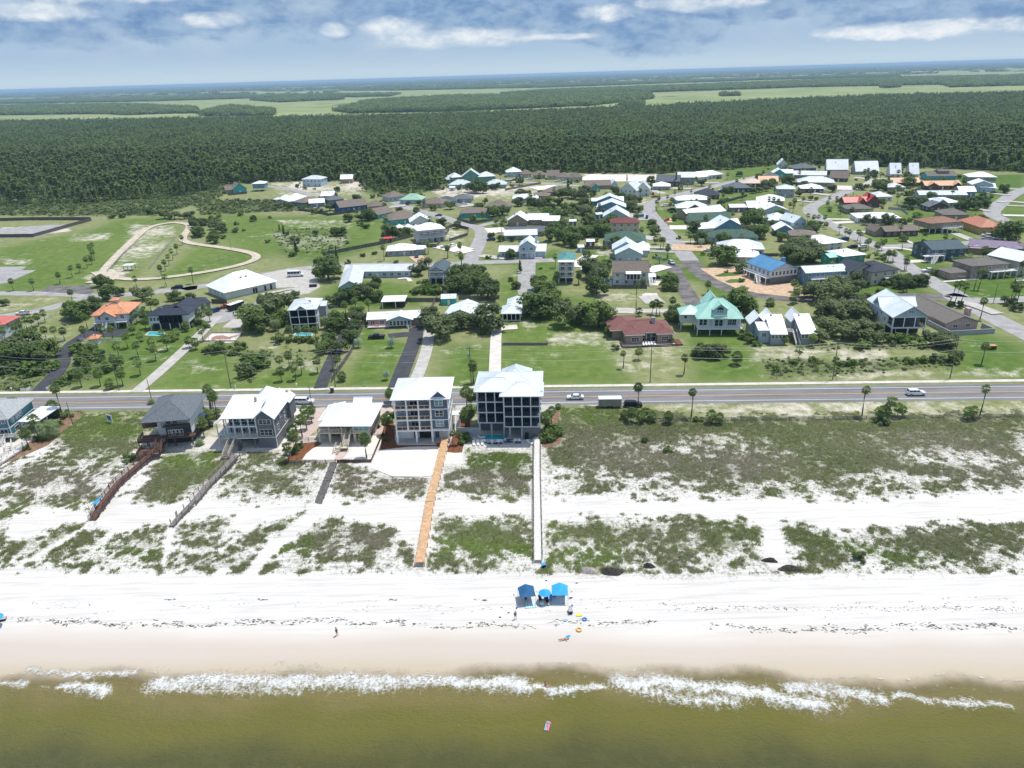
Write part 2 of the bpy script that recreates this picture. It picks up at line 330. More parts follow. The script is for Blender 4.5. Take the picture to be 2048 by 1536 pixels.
# land cover: v = dune/scrub vegetation, s = bare sand, l = mown green lawn, f = forest floor, m = marsh
# dunes
for v_, px, so_ in [
 (.96,[(1085,825),(1400,838),(2048,832),(2048,965),(1700,985),(1500,985),(1350,970),(1200,945),(1085,930)],5),
 (.52,[(1240,885),(1430,868),(1570,880),(1540,905),(1400,912),(1270,915)],4),
 (.40,[(1085,930),(1300,950),(1560,960),(1600,985),(1250,990),(1085,985)],4),
 (.42,[(1760,905),(1900,895),(2048,915),(2048,935),(1850,930)],3),
 (.45,[(1560,965),(1750,940),(1960,950),(2048,968),(1900,985),(1600,985)],3),
 (.75,[(1085,1045),(1480,1048),(1530,1080),(1500,1122),(1380,1135),(1200,1140),(1130,1132),(1085,1112)],4),
 (.40,[(1110,1085),(1250,1080),(1290,1105),(1180,1120)],3),
 (.78,[(1560,1052),(1620,1058),(1680,1080),(1750,1062),(1960,1050),(2048,1058),(2048,1108),(1900,1142),(1780,1130),(1640,1118),(1570,1090)],3),
 (.76,[(868,1038),(1062,1040),(1064,1118),(960,1112),(880,1092)],3),
 (.80,[(655,1042),(795,1058),(792,1100),(600,1112),(548,1106),(595,1072)],3),
 (.72,[(480,1070),(600,1028),(622,1000),(640,985),(600,1040),(560,1062),(500,1088)],2),
 (.62,[(360,1048),(450,1042),(440,1100),(372,1108)],3),(.72,[(195,1105),(250,1075),(330,1048),(342,1080),(300,1112),(240,1132)],3),
 (.66,[(30,1092),(130,1052),(182,1048),(120,1100),(60,1112)],3),(.66,[(85,1106),(190,1055),(212,1062),(150,1116)],2),
 (.9,[(928,898),(1068,898),(1068,990),(960,988),(900,972),(942,950)],4),(.6,[(880,930),(950,930),(950,985),(880,985)],3),
 (.95,[(120,828),(285,828),(290,885),(225,925),(140,915),(100,880)],5),(.45,[(0,985),(250,985),(200,1010),(0,1015)],4),(.52,[(0,935),(140,905),(262,930),(205,985),(0,985)],6),
 (.92,[(320,898),(440,900),(470,930),(360,1000),(270,1002),(305,950)],3),(.66,[(480,898),(590,900),(650,928),(620,995),(440,992),(430,950)],5),
 (.66,[(660,928),(760,950),(860,948),(872,985),(700,995),(650,982)],4),(.85,[(0,1020),(0,1075),(10,1060)],2),
 (.36,[(0,1095),(400,1085),(850,1105),(1085,1100),(1085,1150),(600,1150),(100,1140)],5),(.36,[(1085,1110),(2048,1110),(2048,1150),(1300,1160),(1085,1145)],4),
 (.85,[(1100,815),(1200,812),(1400,835),(1300,850),(1150,850)],2)]:
    paint('v', px, v_, so_)
paint('b', [(880,940),(1065,945),(1065,985),(900,980)], .9, 4); paint('b', [(1150,880),(1600,900),(1500,975),(1200,960)], .75, 8)
paint('b', [(0,935),(300,935),(300,985),(0,985)], .9, 6); paint('b', [(600,930),(870,950),(860,985),(650,985)], .9, 4)
paint('b', [(655,1050),(790,1062),(780,1095),(660,1105)], .7, 3); paint('b', [(1750,860),(2048,860),(2048,965),(1700,970)], .55, 8)
for px, w in [([(187,1042),(120,1085),(40,1130),(0,1150)],1.6),([(345,1055),(338,1080),(330,1130)],2),([(630,1010),(615,1040),(560,1085),(530,1110),(500,1150)],3.6),([(1545,1000),(1545,1060),(1555,1130)],3.5)]:
    stroke('v', px, 0.0, w, 1.0); stroke('s', px, 1.0, w, 1.0)
for px in [[(928,896),(1068,896),(1068,935),(940,930)],[(130,828),(285,828),(290,870),(120,880)],[(320,898),(440,905),(430,945),(330,930)],[(870,1080),(1062,1085),(1064,1118),(880,1100)],[(550,1085),(620,1085),(610,1115),(545,1110)],[(200,1100),(330,1090),(300,1120),(240,1135)],[(1110,815),(1200,815),(1300,835),(1150,850)],[(1085,1095),(1250,1100),(1200,1140),(1100,1120)],[(1640,1080),(1700,1080),(1900,1120),(1780,1135)],[(1085,1045),(1130,1048),(1120,1070),(1085,1065)]]: paint('y', px, .8, 3)
# inland
for px, so_ in [([(310,775),(390,700),(450,690),(460,770)],4),([(480,775),(560,740),(640,740),(650,775)],5),([(690,772),(740,690),(800,690),(785,772)],3),([(880,770),(900,690),(975,690),(970,770)],4),
 ([(1000,765),(1000,650),(1060,640),(1200,650),(1240,765)],5),([(1000,560),(1110,500),(1110,590),(1200,600),(1200,640),(1010,660)],4),([(1395,760),(1385,650),(1490,650),(1500,700),(1520,755)],5),
 ([(1900,745),(1930,660),(2048,690),(2048,755)],5),([(150,770),(240,640),(400,650),(300,765)],5),([(0,500),(230,450),(300,440),(215,560),(0,590)],8),([(230,440),(330,435),(350,460),(250,560),(190,570)],6),([(380,540),(500,500),(520,515),(380,560)],4),
 ([(320,560),(400,490),(500,510),(430,540)],4),([(620,610),(690,560),(820,570),(830,610),(640,620)],4),([(700,660),(735,655),(800,690),(700,690)],3),([(410,430),(760,440),(760,490),(640,520),(480,500)],10),
 ([(1065,600),(1065,530),(1105,530),(1110,600)],2),([(965,515),(1100,515),(1100,530),(965,528)],2),([(1390,530),(1440,540),(1510,600),(1430,600)],3),
 ([(1640,600),(1660,600),(1830,640),(1900,640)],3),([(1730,460),(1940,460),(1950,500),(1770,500)],4),([(1770,490),(1840,490),(1880,540),(1800,520)],4),([(1690,560),(1800,560),(1890,600),(1700,610)],4),([(1820,530),(2048,530),(2048,600),(1950,600)],4),
 ([(1630,410),(1690,410),(1690,440),(1640,445)],3),([(1450,330),(1560,325),(1560,360),(1460,365)],4),([(1880,350),(2048,350),(2048,420),(1960,420)],5),([(1800,400),(1960,400),(1960,440),(1810,440)],6),([(2000,420),(2048,420),(2048,470),(2010,460)],4),
 ([(1280,420),(1380,420),(1400,470),(1300,460)],6),([(1300,500),(1400,490),(1420,560),(1330,560)],5),([(880,440),(1000,430),(1000,460),(900,450)],4),([(1440,380),(1560,380),(1560,420),(1450,420)],5),([(1170,500),(1240,500),(1240,530),(1170,530)],2)]:
    paint('l', px, 1.0, so_*2)
for px in [[(345,735),(380,722),(440,730),(430,748),(370,750)],[(520,690),(560,690),(550,710),(520,705)],[(1215,670),(1360,680),(1365,750),(1240,745),(1215,710)],[(1090,665),(1200,665),(1210,690),(1100,690)],[(1190,585),(1280,585),(1280,605),(1190,605)],
 [(1500,690),(1560,695),(1660,700),(1600,730),(1500,720)],[(1660,690),(1780,700),(1760,740),(1680,735)],[(1600,742),(1800,735),(2048,738),(2048,755),(1600,760)],[(140,465),(220,465),(215,480),(140,485)],[(0,515),(70,520),(60,532),(0,530)],
 [(265,450),(355,450),(350,480),(240,560),(200,560),(230,520)],[(160,555),(200,540),(210,560),(190,575)],[(0,610),(110,590),(120,600),(0,625)],[(0,672),(130,675),(120,700),(0,700)],[(560,440),(720,440),(700,460),(560,455)],[(540,465),(700,470),(690,500),(560,500)],
 [(480,415),(640,410),(640,425),(480,425)],[(540,365),(720,360),(740,390),(560,395)],[(860,375),(1060,375),(1010,405),(870,400)],[(1000,372),(1120,368),(1130,382),(1010,392)],[(1170,350),(1300,348),(1320,358),(1200,366)],[(1190,398),(1300,395),(1310,410),(1190,412)],
 [(895,455),(935,460),(930,485),(890,478)],[(650,610),(690,600),(680,620)],[(1185,480),(1260,500),(1250,520),(1190,510)],[(640,545),(700,548),(690,556)],[(1030,640),(1100,650),(1060,660)],[(880,700),(975,680),(970,700),(880,712)],
 [(1400,540),(1440,560),(1430,575)],[(560,700),(640,715),(640,745),(560,740)],[(1000,545),(1060,540),(1050,560)],[(1960,680),(1990,690),(1950,700)]]:
    paint('s', px, .46, 4)
for px in [[(1100,803),(1500,805),(2048,800),(2048,832),(1500,835),(1330,830),(1200,815)]]: paint('s', px, .45, 1.5)
paint('s', [(1170,348),(1310,347),(1320,358),(1180,366)], 1.0, 4); paint('s', [(1190,800),(1245,806),(1240,815),(1160,812)], .95, 1.5)
paint('s', [(860,378),(990,372),(1060,376),(900,405)], .62, 5); paint('s', [(0,455),(130,450),(140,462),(60,472),(0,472)], .9, 3); paint('s', [(590,362),(650,360),(640,378),(580,378)], .9, 4); paint('s', [(700,362),(735,362),(735,372),(690,374)], .8, 4)
paint('s', [(1960,250),(2048,250),(2048,240),(1960,240)], .4, 20)
# scrubby thickets inland
for px, v_ in [([(0,700),(100,705),(110,740),(70,785),(0,790)],.95),([(170,700),(200,730),(190,760),(120,775),(110,765),(140,720)],.85),([(480,700),(545,700),(545,720),(500,765),(470,765)],.95),([(1520,715),(1700,720),(1900,715),(1925,735),(1700,750),(1540,758)],.85),
   ([(1900,690),(1910,700),(1640,700),(1640,690)],.7),([(540,460),(640,455),(700,470),(690,505),(560,510)],.5),([(390,400),(560,400),(640,420),(400,430)],.85),([(1050,410),(1190,405),(1200,470),(1060,460)],.9),([(560,690),(640,700),(600,750),(560,745)],.5)]:
    paint('v', px, v_, 3); paint('g', px, 1.0, 3)
for px in [[(-300,404),(0,404),(150,400),(300,394),(430,368),(470,372),(430,398),(310,432),(150,432),(0,430),(-300,430)]]: paint('v', px, .95, 8); paint('g', px, 1.0, 8); paint('s', px, .3, 8)
# forest floor boundary
FOREST = [[(-900,395),(-900,248),(0,247),(300,243),(700,237),(1000,229),(1300,217),(1500,206),(1800,194),(2048,189),(3200,150),(3200,340),(2048,345),(1900,338),(1700,332),(1560,330),(1440,340),(1300,348),(1170,346),(1000,346),(890,352),(880,380),(800,390),(735,388),(725,362),(560,362),(430,372),(400,384),(300,402),(150,408),(0,412),(-900,420)]]
paint('f', FOREST[0], 1.0, 16)
FAR = [[(-900,212),(0,208),(250,205),(390,212),(400,222),(130,224),(-900,240)],[(0,183),(400,178),(800,176),(1100,172),(1500,158),(1800,150),(1790,146),(1400,156),(1000,168),(600,174),(0,180)],
 [(400,222),(460,208),(545,216),(550,226),(410,229)],[(670,218),(735,198),(900,188),(1150,184),(1300,183),(1305,193),(1180,207),(900,219),(700,222)],
 [(500,196),(640,190),(690,194),(560,200)],[(1000,184),(1100,176),(1400,168),(1600,160),(1800,153),(1990,150),(2048,152),(2048,160),(1900,166),(1600,172),(1300,180)],[(1240,204),(1280,200),(1290,206),(1245,210)],[(1440,184),(1475,183),(1476,187),(1442,188)],
 [(0,196),(300,190),(560,186),(800,183),(780,188),(500,192),(300,198),(0,203)],[(200,222),(300,218),(390,216),(380,221),(250,226)],[(1860,160),(2048,148),(2600,130),(2600,150),(2048,168),(1900,172)],[(1760,170),(1800,168),(1800,172),(1765,174)],[(1560,140),(1900,128),(2048,124),(2048,132),(1800,140),(1560,148)],
 [(0,186),(500,182),(480,184),(0,192)]]
for p in FAR: paint('f', [(x_,y_+(5 if y_>175 else 3)) for x_,y_ in p], 1.0, 25)
# compute fields on the vertices
bv = np.zeros_like(GX); bs = np.where(GS < 168, 1.8, np.where(GS < 184, .45, .12)); bs = np.where(GS > 186, .16, bs)
fv = evalf('v', GX, GY, bv); fb = evalf('b', GX, GY, bv); fl = evalf('l', GX, GY, bv+.25); fs = evalf('s', GX, GY, bs); ff = evalf('f', GX, GY, bv); fg = evalf('g', GX, GY, bv)
fm = sstep(GS, 1150, 1250)
me = bpy.data.meshes.new('ground'); nr, nc = Sg.shape
idx = np.arange(nr*nc).reshape(nr, nc); q = np.stack([idx[:-1,:-1],idx[:-1,1:],idx[1:,1:],idx[1:,:-1]],-1).reshape(-1,4)
me.vertices.add(nr*nc); me.vertices.foreach_set('co', np.stack([GX,GY,GZ],-1).astype(np.float32).ravel())
me.loops.add(q.size); me.loops.foreach_set('vertex_index', q.ravel().astype(np.int32)); me.polygons.add(len(q))
me.polygons.foreach_set('loop_start', (np.arange(len(q))*4).astype(np.int32)); me.polygons.foreach_set('loop_total', np.full(len(q),4,np.int32)); me.update(calc_edges=True)
me.polygons.foreach_set('use_smooth', [True]*len(q))
for nm, a in (('v',fv),('b',fb),('l',fl),('s',fs),('f',ff),('m',fm),('g',fg)):
    at_ = me.attributes.new('cover_'+nm,'FLOAT','POINT'); at_.data.foreach_set('value', a.astype(np.float32))
g = bpy.data.materials.new('ground_cover'); g.use_nodes = True; k = N(g.node_tree); p = k.n['Principled BSDF']
def attr(nm): o = k.new('ShaderNodeAttribute'); o.attribute_name = 'cover_'+nm; return o.outputs['Fac']
P = k.new('ShaderNodeNewGeometry').outputs['Position']
n1 = k.noise(P, 0.035, 6, 0.6); n2 = k.noise(P, 0.25, 6, 0.65); n3 = k.noise(P, 1.7, 4, 0.65); n4 = k.noise(P, 0.006, 5, 0.6)
sx = k.scale(P, (0.06, 1.2, 1)); n5 = k.noise(sx, 1.3, 4, 0.6)
mixn = k.m('ADD', k.m('MULTIPLY', n1, 0.4), k.m('ADD', k.m('MULTIPLY', n2, 0.35), k.m('MULTIPLY', n3, 0.25)))
fine = k.m('ADD', k.m('MULTIPLY', n2, 0.4), k.m('MULTIPLY', n3, 0.6))
def T(x, nz, amp, kk): return k.m('ADD', k.m('MULTIPLY', k.m('ADD', k.m('SUBTRACT', x, 0.5), k.m('MULTIPLY', k.m('SUBTRACT', nz, 0.5), amp)), kk), 0.5, clamp=True)
dry = k.mix(k.ss(n2, 0.3, 0.7), (0.16,0.19,0.07), (0.27,0.27,0.14)); lawn = k.mix(k.ss(k.m('ADD', k.m('MULTIPLY', n2, 0.5), k.m('MULTIPLY', n4, 0.5)), 0.38, 0.62), (0.07,0.13,0.022), (0.145,0.195,0.05))
c = k.mix(T(attr('l'), mixn, 2.2, 2.0), dry, lawn)
c = k.mix(k.m('MULTIPLY', k.ss(n3, 0.5, 0.75), 0.25), c, (0.07,0.11,0.03))
sand = k.mix(k.ss(n5, 0.38, 0.68), (0.625,0.606,0.58), (0.52,0.5,0.47)); sandi = k.mix(k.ss(n2, 0.3, 0.7), (0.42,0.37,0.29), (0.62,0.57,0.5))
pos = k.new('ShaderNodeSeparateXYZ'); k.l.new(P, pos.inputs[0])
sc_ = k.m('ADD', k.m('MULTIPLY', pos.outputs[0], float(SN[0])), k.m('MULTIPLY', pos.outputs[1], float(SN[1])))
sand = k.mix(k.ss(sc_, 158, 176), sand, sandi)
wetn = k.m('ADD', sc_, k.m('MULTIPLY', k.m('SUBTRACT', k.noise(k.scale(P,(0.35,1,1)), 0.12, 3, .5), 0.5), 5.0))
sand = k.mix(k.ss(wetn, 100.0, 95.5), sand, (0.555,0.505,0.46)); sand = k.mix(k.ss(wetn, 97, 93.5), sand, (0.49,0.435,0.38)); 
sand = k.mix(k.ss(wetn, 93, 88.5), sand, (0.45,0.385,0.29))
c = k.mix(T(attr('s'), mixn, 2.4, 3.0), c, sand)
gv = k.mix(k.ss(n2, 0.3, 0.7), (0.08,0.1,0.04), (0.16,0.18,0.08)); bvn = k.mix(k.ss(n3, 0.3, 0.7), (0.12,0.11,0.075), (0.24,0.22,0.18))
vc = k.mix(T(k.m('MULTIPLY', attr('b'), 0.75), n2, 1.6, 2.5), gv, bvn); vc = k.mix(k.m('MULTIPLY', attr('g'), 0.7), vc, (0.065,0.115,0.025))
c = k.mix(k.m('MULTIPLY', T(k.m('MULTIPLY', attr('v'), 0.82), fine, 4.2, 1.8), k.m('MULTIPLY', k.ss(attr('v'), 0.02, 0.3), 0.7)), c, vc)
marsh = k.mix(k.ss(n4, 0.35, 0.65), (0.19,0.235,0.09), (0.28,0.31,0.14)); marsh = k.mix(k.ss(k.noise(k.scale(P,(1,.4,1)), 0.0022, 7, 0.62), 0.57, 0.64), marsh, (0.07,0.11,0.045))
c = k.mix(attr('m'), c, marsh)
ffl = k.mix(k.ss(n2, 0.3, 0.75), (0.06,0.095,0.028), (0.13,0.165,0.06))
c = k.mix(T(attr('f'), n2, 0.8, 2.5), c, ffl)
k.put(p.inputs['Base Color'], c); p.inputs['Specular IOR Level'].default_value = 0.12
wr = k.m('SUBTRACT', 0.95, k.m('MULTIPLY', k.ss(wetn, 92, 88), 0.5)); k.put(p.inputs['Roughness'], wr)
b = k.new('ShaderNodeBump'); b.inputs['Distance'].default_value = 0.25; k.put(b.inputs['Strength'], k.m('MULTIPLY', k.ss(sc_, 95, 112), 0.35)); k.put(b.inputs['Height'], n3); k.l.new(b.outputs[0], p.inputs['Normal'])
me.materials.append(g); tag(link('ground', me), kind='structure')
# ---------------- sea ----------------
us = np.concatenate([[-900,-300,-160],np.arange(-110,110,0.35),[160,300,900]]); ss_ = np.concatenate([[-600,-200,0,40,55],np.arange(60,93,0.3)])
US, SS = np.meshgrid(us, ss_); X_ = US*SE[0]+SS*SN[0]; Y_ = US*SE[1]+SS*SN[1]
def shoreline(u): return 90.2 + 0.7*np.sin(u*0.07+1)+0.6*np.sin(u*0.19+2.2)+0.4*np.sin(u*0.43)- 0.0006*(u-10)**2*0.4 - np.clip(u-20,0,200)*0.012
# breaking crests: (u0, u1, s at u0, s at u1, width, foam)
def gpx(x, y): q_ = G(x, y, SEA); return (q_@SE, q_@SN)
CRESTS = []
for pts_, w_, f_ in [([(60,1339),(140,1346),(265,1347)],1.0,.9),([(300,1338),(400,1347)],.9,.35),([(560,1328),(640,1340),(760,1348),(940,1352)],1.1,.5),([(0,1368),(45,1372)],1.0,.9),([(80,1376),(125,1378)],.6,.5),([(120,1376),(165,1372),(210,1386)],1.3,.95),
   ([(310,1368),(420,1360),(560,1362),(700,1360),(785,1366)],1.9,1.0),([(340,1376),(460,1380),(600,1382)],1.2,.65),([(820,1360),(900,1364),(1010,1364),(1045,1372)],1.8,1.0),([(1040,1372),(1100,1380),(1205,1377)],1.2,.9),([(1060,1345),(1200,1350)],.7,.3),
   ([(1240,1362),(1340,1366),(1480,1382),(1530,1392),(1640,1412)],1.9,1.0),([(1290,1384),(1380,1402),(1470,1404)],1.6,.8),([(1580,1372),(1660,1380),(1760,1396)],1.7,.9),([(1600,1400),(1680,1412)],1.2,.6),([(1790,1392),(1900,1404),(2015,1410)],.9,.85),([(1700,1362),(1780,1372),(1960,1360)],.5,.3),([(1240,1355),(1500,1360),(1850,1376),(2048,1380)],.6,.28)]:
    CRESTS.append((np.array([gpx(*p_) for p_ in pts_]), w_, f_))
foam = np.zeros_like(US); hz_ = np.zeros_like(US); un = vn(US,SS,0.5,5)-.5
for Pc, w_, f_ in CRESTS:
    d = ldist(Pc, US, SS+un*1.2); L_ = np.exp(-(d/(w_*1.1))**2)
    foam = np.maximum(foam, L_*f_); hz_ += 0.28*f_*np.exp(-(ldist(Pc,US,SS+0.6)/0.9)**2)
swell = 0.4*(0.12*np.sin(SS*1.1+US*0.06+vn(US,SS,0.05,3)*5)+0.06*np.sin(SS*2.3-US*0.25+vn(US,SS,0.1,4)*6)+0.05*(vn(US,SS,0.8,6)-.5))
calm = sstep(shoreline(US)-SS, 0, 6); Zs = SEA+swell*calm*np.where(np.abs(US)<115,1,0)+hz_*calm
me = bpy.data.meshes.new('sea'); nr, nc = US.shape; idx = np.arange(nr*nc).reshape(nr,nc); q = np.stack([idx[:-1,:-1],idx[:-1,1:],idx[1:,1:],idx[1:,:-1]],-1).reshape(-1,4)
me.from_pydata(np.stack([X_.ravel(),Y_.ravel(),Zs.ravel()],-1).tolist(), [], q.tolist()); me.polygons.foreach_set('use_smooth',[True]*len(q))
dep = shoreline(US)-SS
for nm, a in (('foam',foam),('depth',dep)): at_ = me.attributes.new(nm,'FLOAT','POINT'); at_.data.foreach_set('value', a.ravel().astype(np.float32))
w = bpy.data.materials.new('sea_water'); w.use_nodes = True; k = N(w.node_tree); p = k.n['Principled BSDF']; out = k.n['Material Output']
def attr(nm): o = k.new('ShaderNodeAttribute'); o.attribute_name = nm; return o.outputs['Fac']
P = k.new('ShaderNodeNewGeometry').outputs['Position']; dd = attr('depth'); fo = attr('foam')
vo = k.new('ShaderNodeTexVoronoi', feature='DISTANCE_TO_EDGE'); vo.inputs['Scale'].default_value = 1.15
dv = k.new('ShaderNodeVectorMath', operation='ADD'); k.l.new(P, dv.inputs[0]); nv = k.new('ShaderNodeTexNoise'); nv.inputs['Scale'].default_value = 1.1; nv.inputs['Detail'].default_value = 4; k.l.new(P, nv.inputs['Vector']); k.put(dv.inputs[1], k.scale(nv.outputs['Color'], (2.6,2.6,0))); k.l.new(dv.outputs[0], vo.inputs['Vector']); lace2 = k.ss(vo.outputs['Distance'], 0.2, 0.0)
na = k.noise(P, 0.07, 4, .5); nbb = k.noise(P, 0.5, 6, .65); nc_ = k.noise(k.scale(P,(0.6,1,1)), 3.0, 5, .7); nd = k.noise(k.scale(P,(1.0,.5,1)), 1.2, 5, .7, 0.8)
dm = k.m('ADD', dd, k.m('MULTIPLY', k.m('SUBTRACT', na, 0.5), 10.0))
c = k.mix(k.ss(dm, 0.3, 3.0), (0.36,0.29,0.17), (0.2,0.165,0.055)); c = k.mix(k.ss(dm, 5, 10), c, (0.15,0.142,0.027)); c = k.mix(k.ss(dm, 10.5, 18.5), c, (0.08,0.083,0.025))
c = k.mix(k.m('MULTIPLY', k.ss(nbb, .4, .75), 0.35), c, (0.14,0.13,0.045))
lace = k.m('ADD', k.m('MULTIPLY', nd, 0.55), k.m('MULTIPLY', nc_, 0.45))
fm_ = k.ss(k.m('ADD', k.m('MULTIPLY', fo, 1.1), k.m('ADD', k.m('MULTIPLY', k.m('SUBTRACT', lace, 0.5), 2.8), k.m('MULTIPLY', k.m('SUBTRACT', lace2, 0.45), 0.3))), 0.40, 1.35)
swash = k.m('MULTIPLY', k.ss(k.m('ABSOLUTE', k.m('SUBTRACT', k.m('ADD', dd, k.m('MULTIPLY', k.m('SUBTRACT', nbb, .5), 2.0)), 0.5)), 0.35, 0.0), k.ss(nd, .45, .62))
fm_ = k.m('MAXIMUM', fm_, k.m('MULTIPLY', swash, 0.85))
c = k.mix(fm_, c, (0.82,0.84,0.84)); k.put(p.inputs['Base Color'], c)
k.put(p.inputs['Roughness'], k.m('ADD', 0.15, k.m('MULTIPLY', fm_, 0.6))); p.inputs['IOR'].default_value = 1.33; p.inputs['Specular IOR Level'].default_value = 0.5
b = k.new('ShaderNodeBump'); b.inputs['Strength'].default_value = 1.0; b.inputs['Distance'].default_value = 0.7
k.put(b.inputs['Height'], k.m('ADD', k.m('MULTIPLY', k.noise(k.scale(P,(0.7,1.3,1)), 1.6, 6, .68), 0.7), k.m('MULTIPLY', nc_, 0.3))); k.l.new(b.outputs[0], p.inputs['Normal'])
tr = k.new('ShaderNodeBsdfTransparent'); mx = k.new('ShaderNodeMixShader')
al = k.m('MAXIMUM', k.ss(k.m('ADD', dd, k.m('MULTIPLY', k.m('SUBTRACT', nbb, .5), 2.2)), -0.6, 4.2), k.m('MULTIPLY', fm_, 0.9)); k.put(mx.inputs[0], al)
k.l.new(tr.outputs[0], mx.inputs[1]); k.l.new(p.outputs[0], mx.inputs[2]); k.l.new(mx.outputs[0], out.inputs['Surface'])
me.materials.append(w); tag(link('sea', me), kind='structure')
# ---------------- haze ----------------
hb = MB().box(-46000,-2500,-6,46000,46500,89, WHITE); ho = hb.build('haze'); ho.data.materials.clear(); tag(ho, kind='stuff')
hm = bpy.data.materials.new('haze_air'); hm.use_nodes = True; k = N(hm.node_tree); k.n.remove(k.n['Principled BSDF'])
pv = k.new('ShaderNodeVolumePrincipled'); pv.inputs['Color'].default_value = (0.5,0.74,1,1); pv.inputs['Density'].default_value = 0.000075; pv.inputs['Anisotropy'].default_value = 0.0
k.l.new(pv.outputs[0], k.n['Material Output'].inputs['Volume']); ho.data.materials.append(hm)
# ---------------- sheets, roads ----------------
CUT = []      # keep-out shapes for scattered plants: (world polyline, width) or (polygon, None)
LAY = [0]
def sheet(name, px, z, m, kind='structure', cut=True):
    P = wpoly(px); o = MB().prism([tuple(p) for p in P], -0.3, z, m).build(name); tag(o, kind=kind)
    if cut: CUT.append((P, None))
    return o
def ribbon(name, px, width, z, m, raw=None, cut=True, zz=True):
    P = np.array(raw) if raw is not None else wpoly(px)
    # smooth the line
    for _ in range(2 if len(P) > 2 else 0):
        Q = [P[0]]
        for i in range(len(P)-1): Q += [P[i]*.75+P[i+1]*.25, P[i]*.25+P[i+1]*.75]
        P = np.array(Q+[P[-1]])
    vs = []
    for i, p_ in enumerate(P):
        d = P[min(i+1,len(P)-1)]-P[max(i-1,0)]; d = d/np.linalg.norm(d); nn = np.array([-d[1],d[0]])
        for s_ in (1,-1): vs.append((*(p_+nn*s_*width/2), z))
    fs = [(2*i+1,2*i+3,2*i+2,2*i) for i in range(len(P)-1)]
    o = MB().add(vs, fs, m).build(name); tag(o, kind='structure')
    if cut: CUT.append((P, width))
    return o
c0 = G(69,806); c1 = G(1887,785); rd = (c1-c0)/np.linalg.norm(c1-c0); rn = np.array([-rd[1],rd[0]])
def along(off, a=-400, b_=2500): return [c0+rd*a+rn*off, c0+rd*b_+rn*off]
ribbon('road', None, 11.2, 0.020, ASPH, along(0.0))
ribbon('road_line', None, 0.16, 0.026, LINEY, along(0.14), cut=False); ribbon('road_line', None, 0.16, 0.026, LINEY, along(-0.14), cut=False)
ribbon('road_line', None, 0.2, 0.026, LINEW, along(3.75), cut=False); ribbon('road_line', None, 0.2, 0.026, LINEW, along(-3.85), cut=False)
sw = MB(); a_, b_ = along(7.7)
for sx_ in range(0, 190):      # sidewalk in cast slabs
    t0 = -400+sx_*6.0
    p0 = c0+rd*t0+rn*6.9; p1 = c0+rd*(t0+5.95)+rn*6.9; p2 = p1+rn*1.7; p3 = p0+rn*1.7
    sw.prism([tuple(p0),tuple(p1),tuple(p2),tuple(p3)], -0.1, 0.11, CONCW)
tag(sw.build('sidewalk'), kind='structure'); CUT.append((np.array([a_,b_]), 2.0))
z0 = 0.008
def rd_(px, w, m, nm='street'):
    global z0
    z0 += 0.0045; ribbon(nm, px, w, z0, m)
rd_(cps('E',[(-400,660),(0,605),(300,560),(560,490),(700,450),(1000,432),(1620,365)])+cps('A',[(-100,1065),(300,1000),(560,945),(800,905),(980,880)])+cps('B',[(-600,935),(0,938),(300,920),(900,902),(1060,895)]), 7.5, ASPHL)
rd_(cps('E',[(-400,425),(0,420),(500,420),(720,440)]), 7, ASPHL)
rd_(cps('B',[(330,925),(430,730),(450,655),(400,612),(260,590),(130,535),(0,505),(-200,440),(-300,400)]), 8, ASPHL)
rd_(cps('B',[(400,612),(480,590),(580,570),(700,540)]), 6, ASPHL)
rd_(cps('B',[(832,915),(825,1010),(822,1150),(840,1190)]), 8, ASPHL)
rd_(cps('C',[(1560,160),(1300,210),(1000,280),(760,340),(560,385),(490,430),(500,490),(600,600),(740,760),(850,900)]), 9, ASPHL)
rd_(cps('C',[(850,900),(930,1000),(1080,1095),(1250,1165),(1450,1200),(1740,1230)])+cps('H',[(780,330),(1130,330),(1400,310),(1640,330)]), 8.5, ASPHB)
rd_(cps('C',[(700,930),(740,1040),(900,1290)]), 7, ASPHB); rd_(cps('C',[(610,930),(720,950),(850,950)]), 7, ASPHB)
rd_(cps('D',[(570,330),(340,430),(190,490),(165,540),(260,600),(450,690),(620,790),(800,850),(880,900),(1000,1010),(1200,1130),(1350,1210),(1480,1290)])+cps('H',[(1640,310),(1780,390),(2048,525),(2300,650)]), 9, ASPHL)
rd_(cps('D',[(780,850),(1100,832),(1500,822),(1800,795)]), 8, ASPHL)
rd_(cps('D',[(2100,330),(1950,385),(1800,500),(1750,560),(1850,605),(1980,660),(2100,700)]), 9, ASPHL); rd_(cps('D',[(1700,330),(2100,345)]), 7, ASPHL)
rd_(cps('D',[(560,240),(760,255),(830,250)]), 7, CONC); rd_(cps('D',[(760,255),(650,310),(570,335)]), 7, CONC)
rd_(cps('H',[(1640,330),(1850,345),(2100,330)]), 7, ASPHL)
rd_(cps('B',[(560,215),(760,232),(950,240),(1250,262),(1600,290)]), 8, ASPHL)
rd_(cps('A',[(580,245),(760,260),(900,300),(1000,320),(1200,350),(1300,380)]), 7, ASPHL); rd_(cps('A',[(1600,395),(1760,430),(1950,470),(2048,530)]), 7, ASPHL)
rd_(cps('B',[(1690,300),(1850,290),(2000,330)]), 6, CONC)
sheet('car_park', cps('E',[(300,405),(400,362),(720,358),(740,400),(720,430)]), 0.05, ASPHB)
sheet('car_park', cps('E',[(-300,350),(0,345),(60,335),(285,238),(170,236),(215,210),(-300,212)]), 0.05, ASPHL)
sheet('car_park', cps('P',[(-300,380),(-300,310),(0,305),(400,275),(620,272),(270,375)]), 0.05, ASPHL)
sheet('car_park', cps('F',[(330,270),(540,225),(730,240),(790,370),(700,420),(480,460),(420,440),(600,370),(430,380)]), 0.053, CONC)
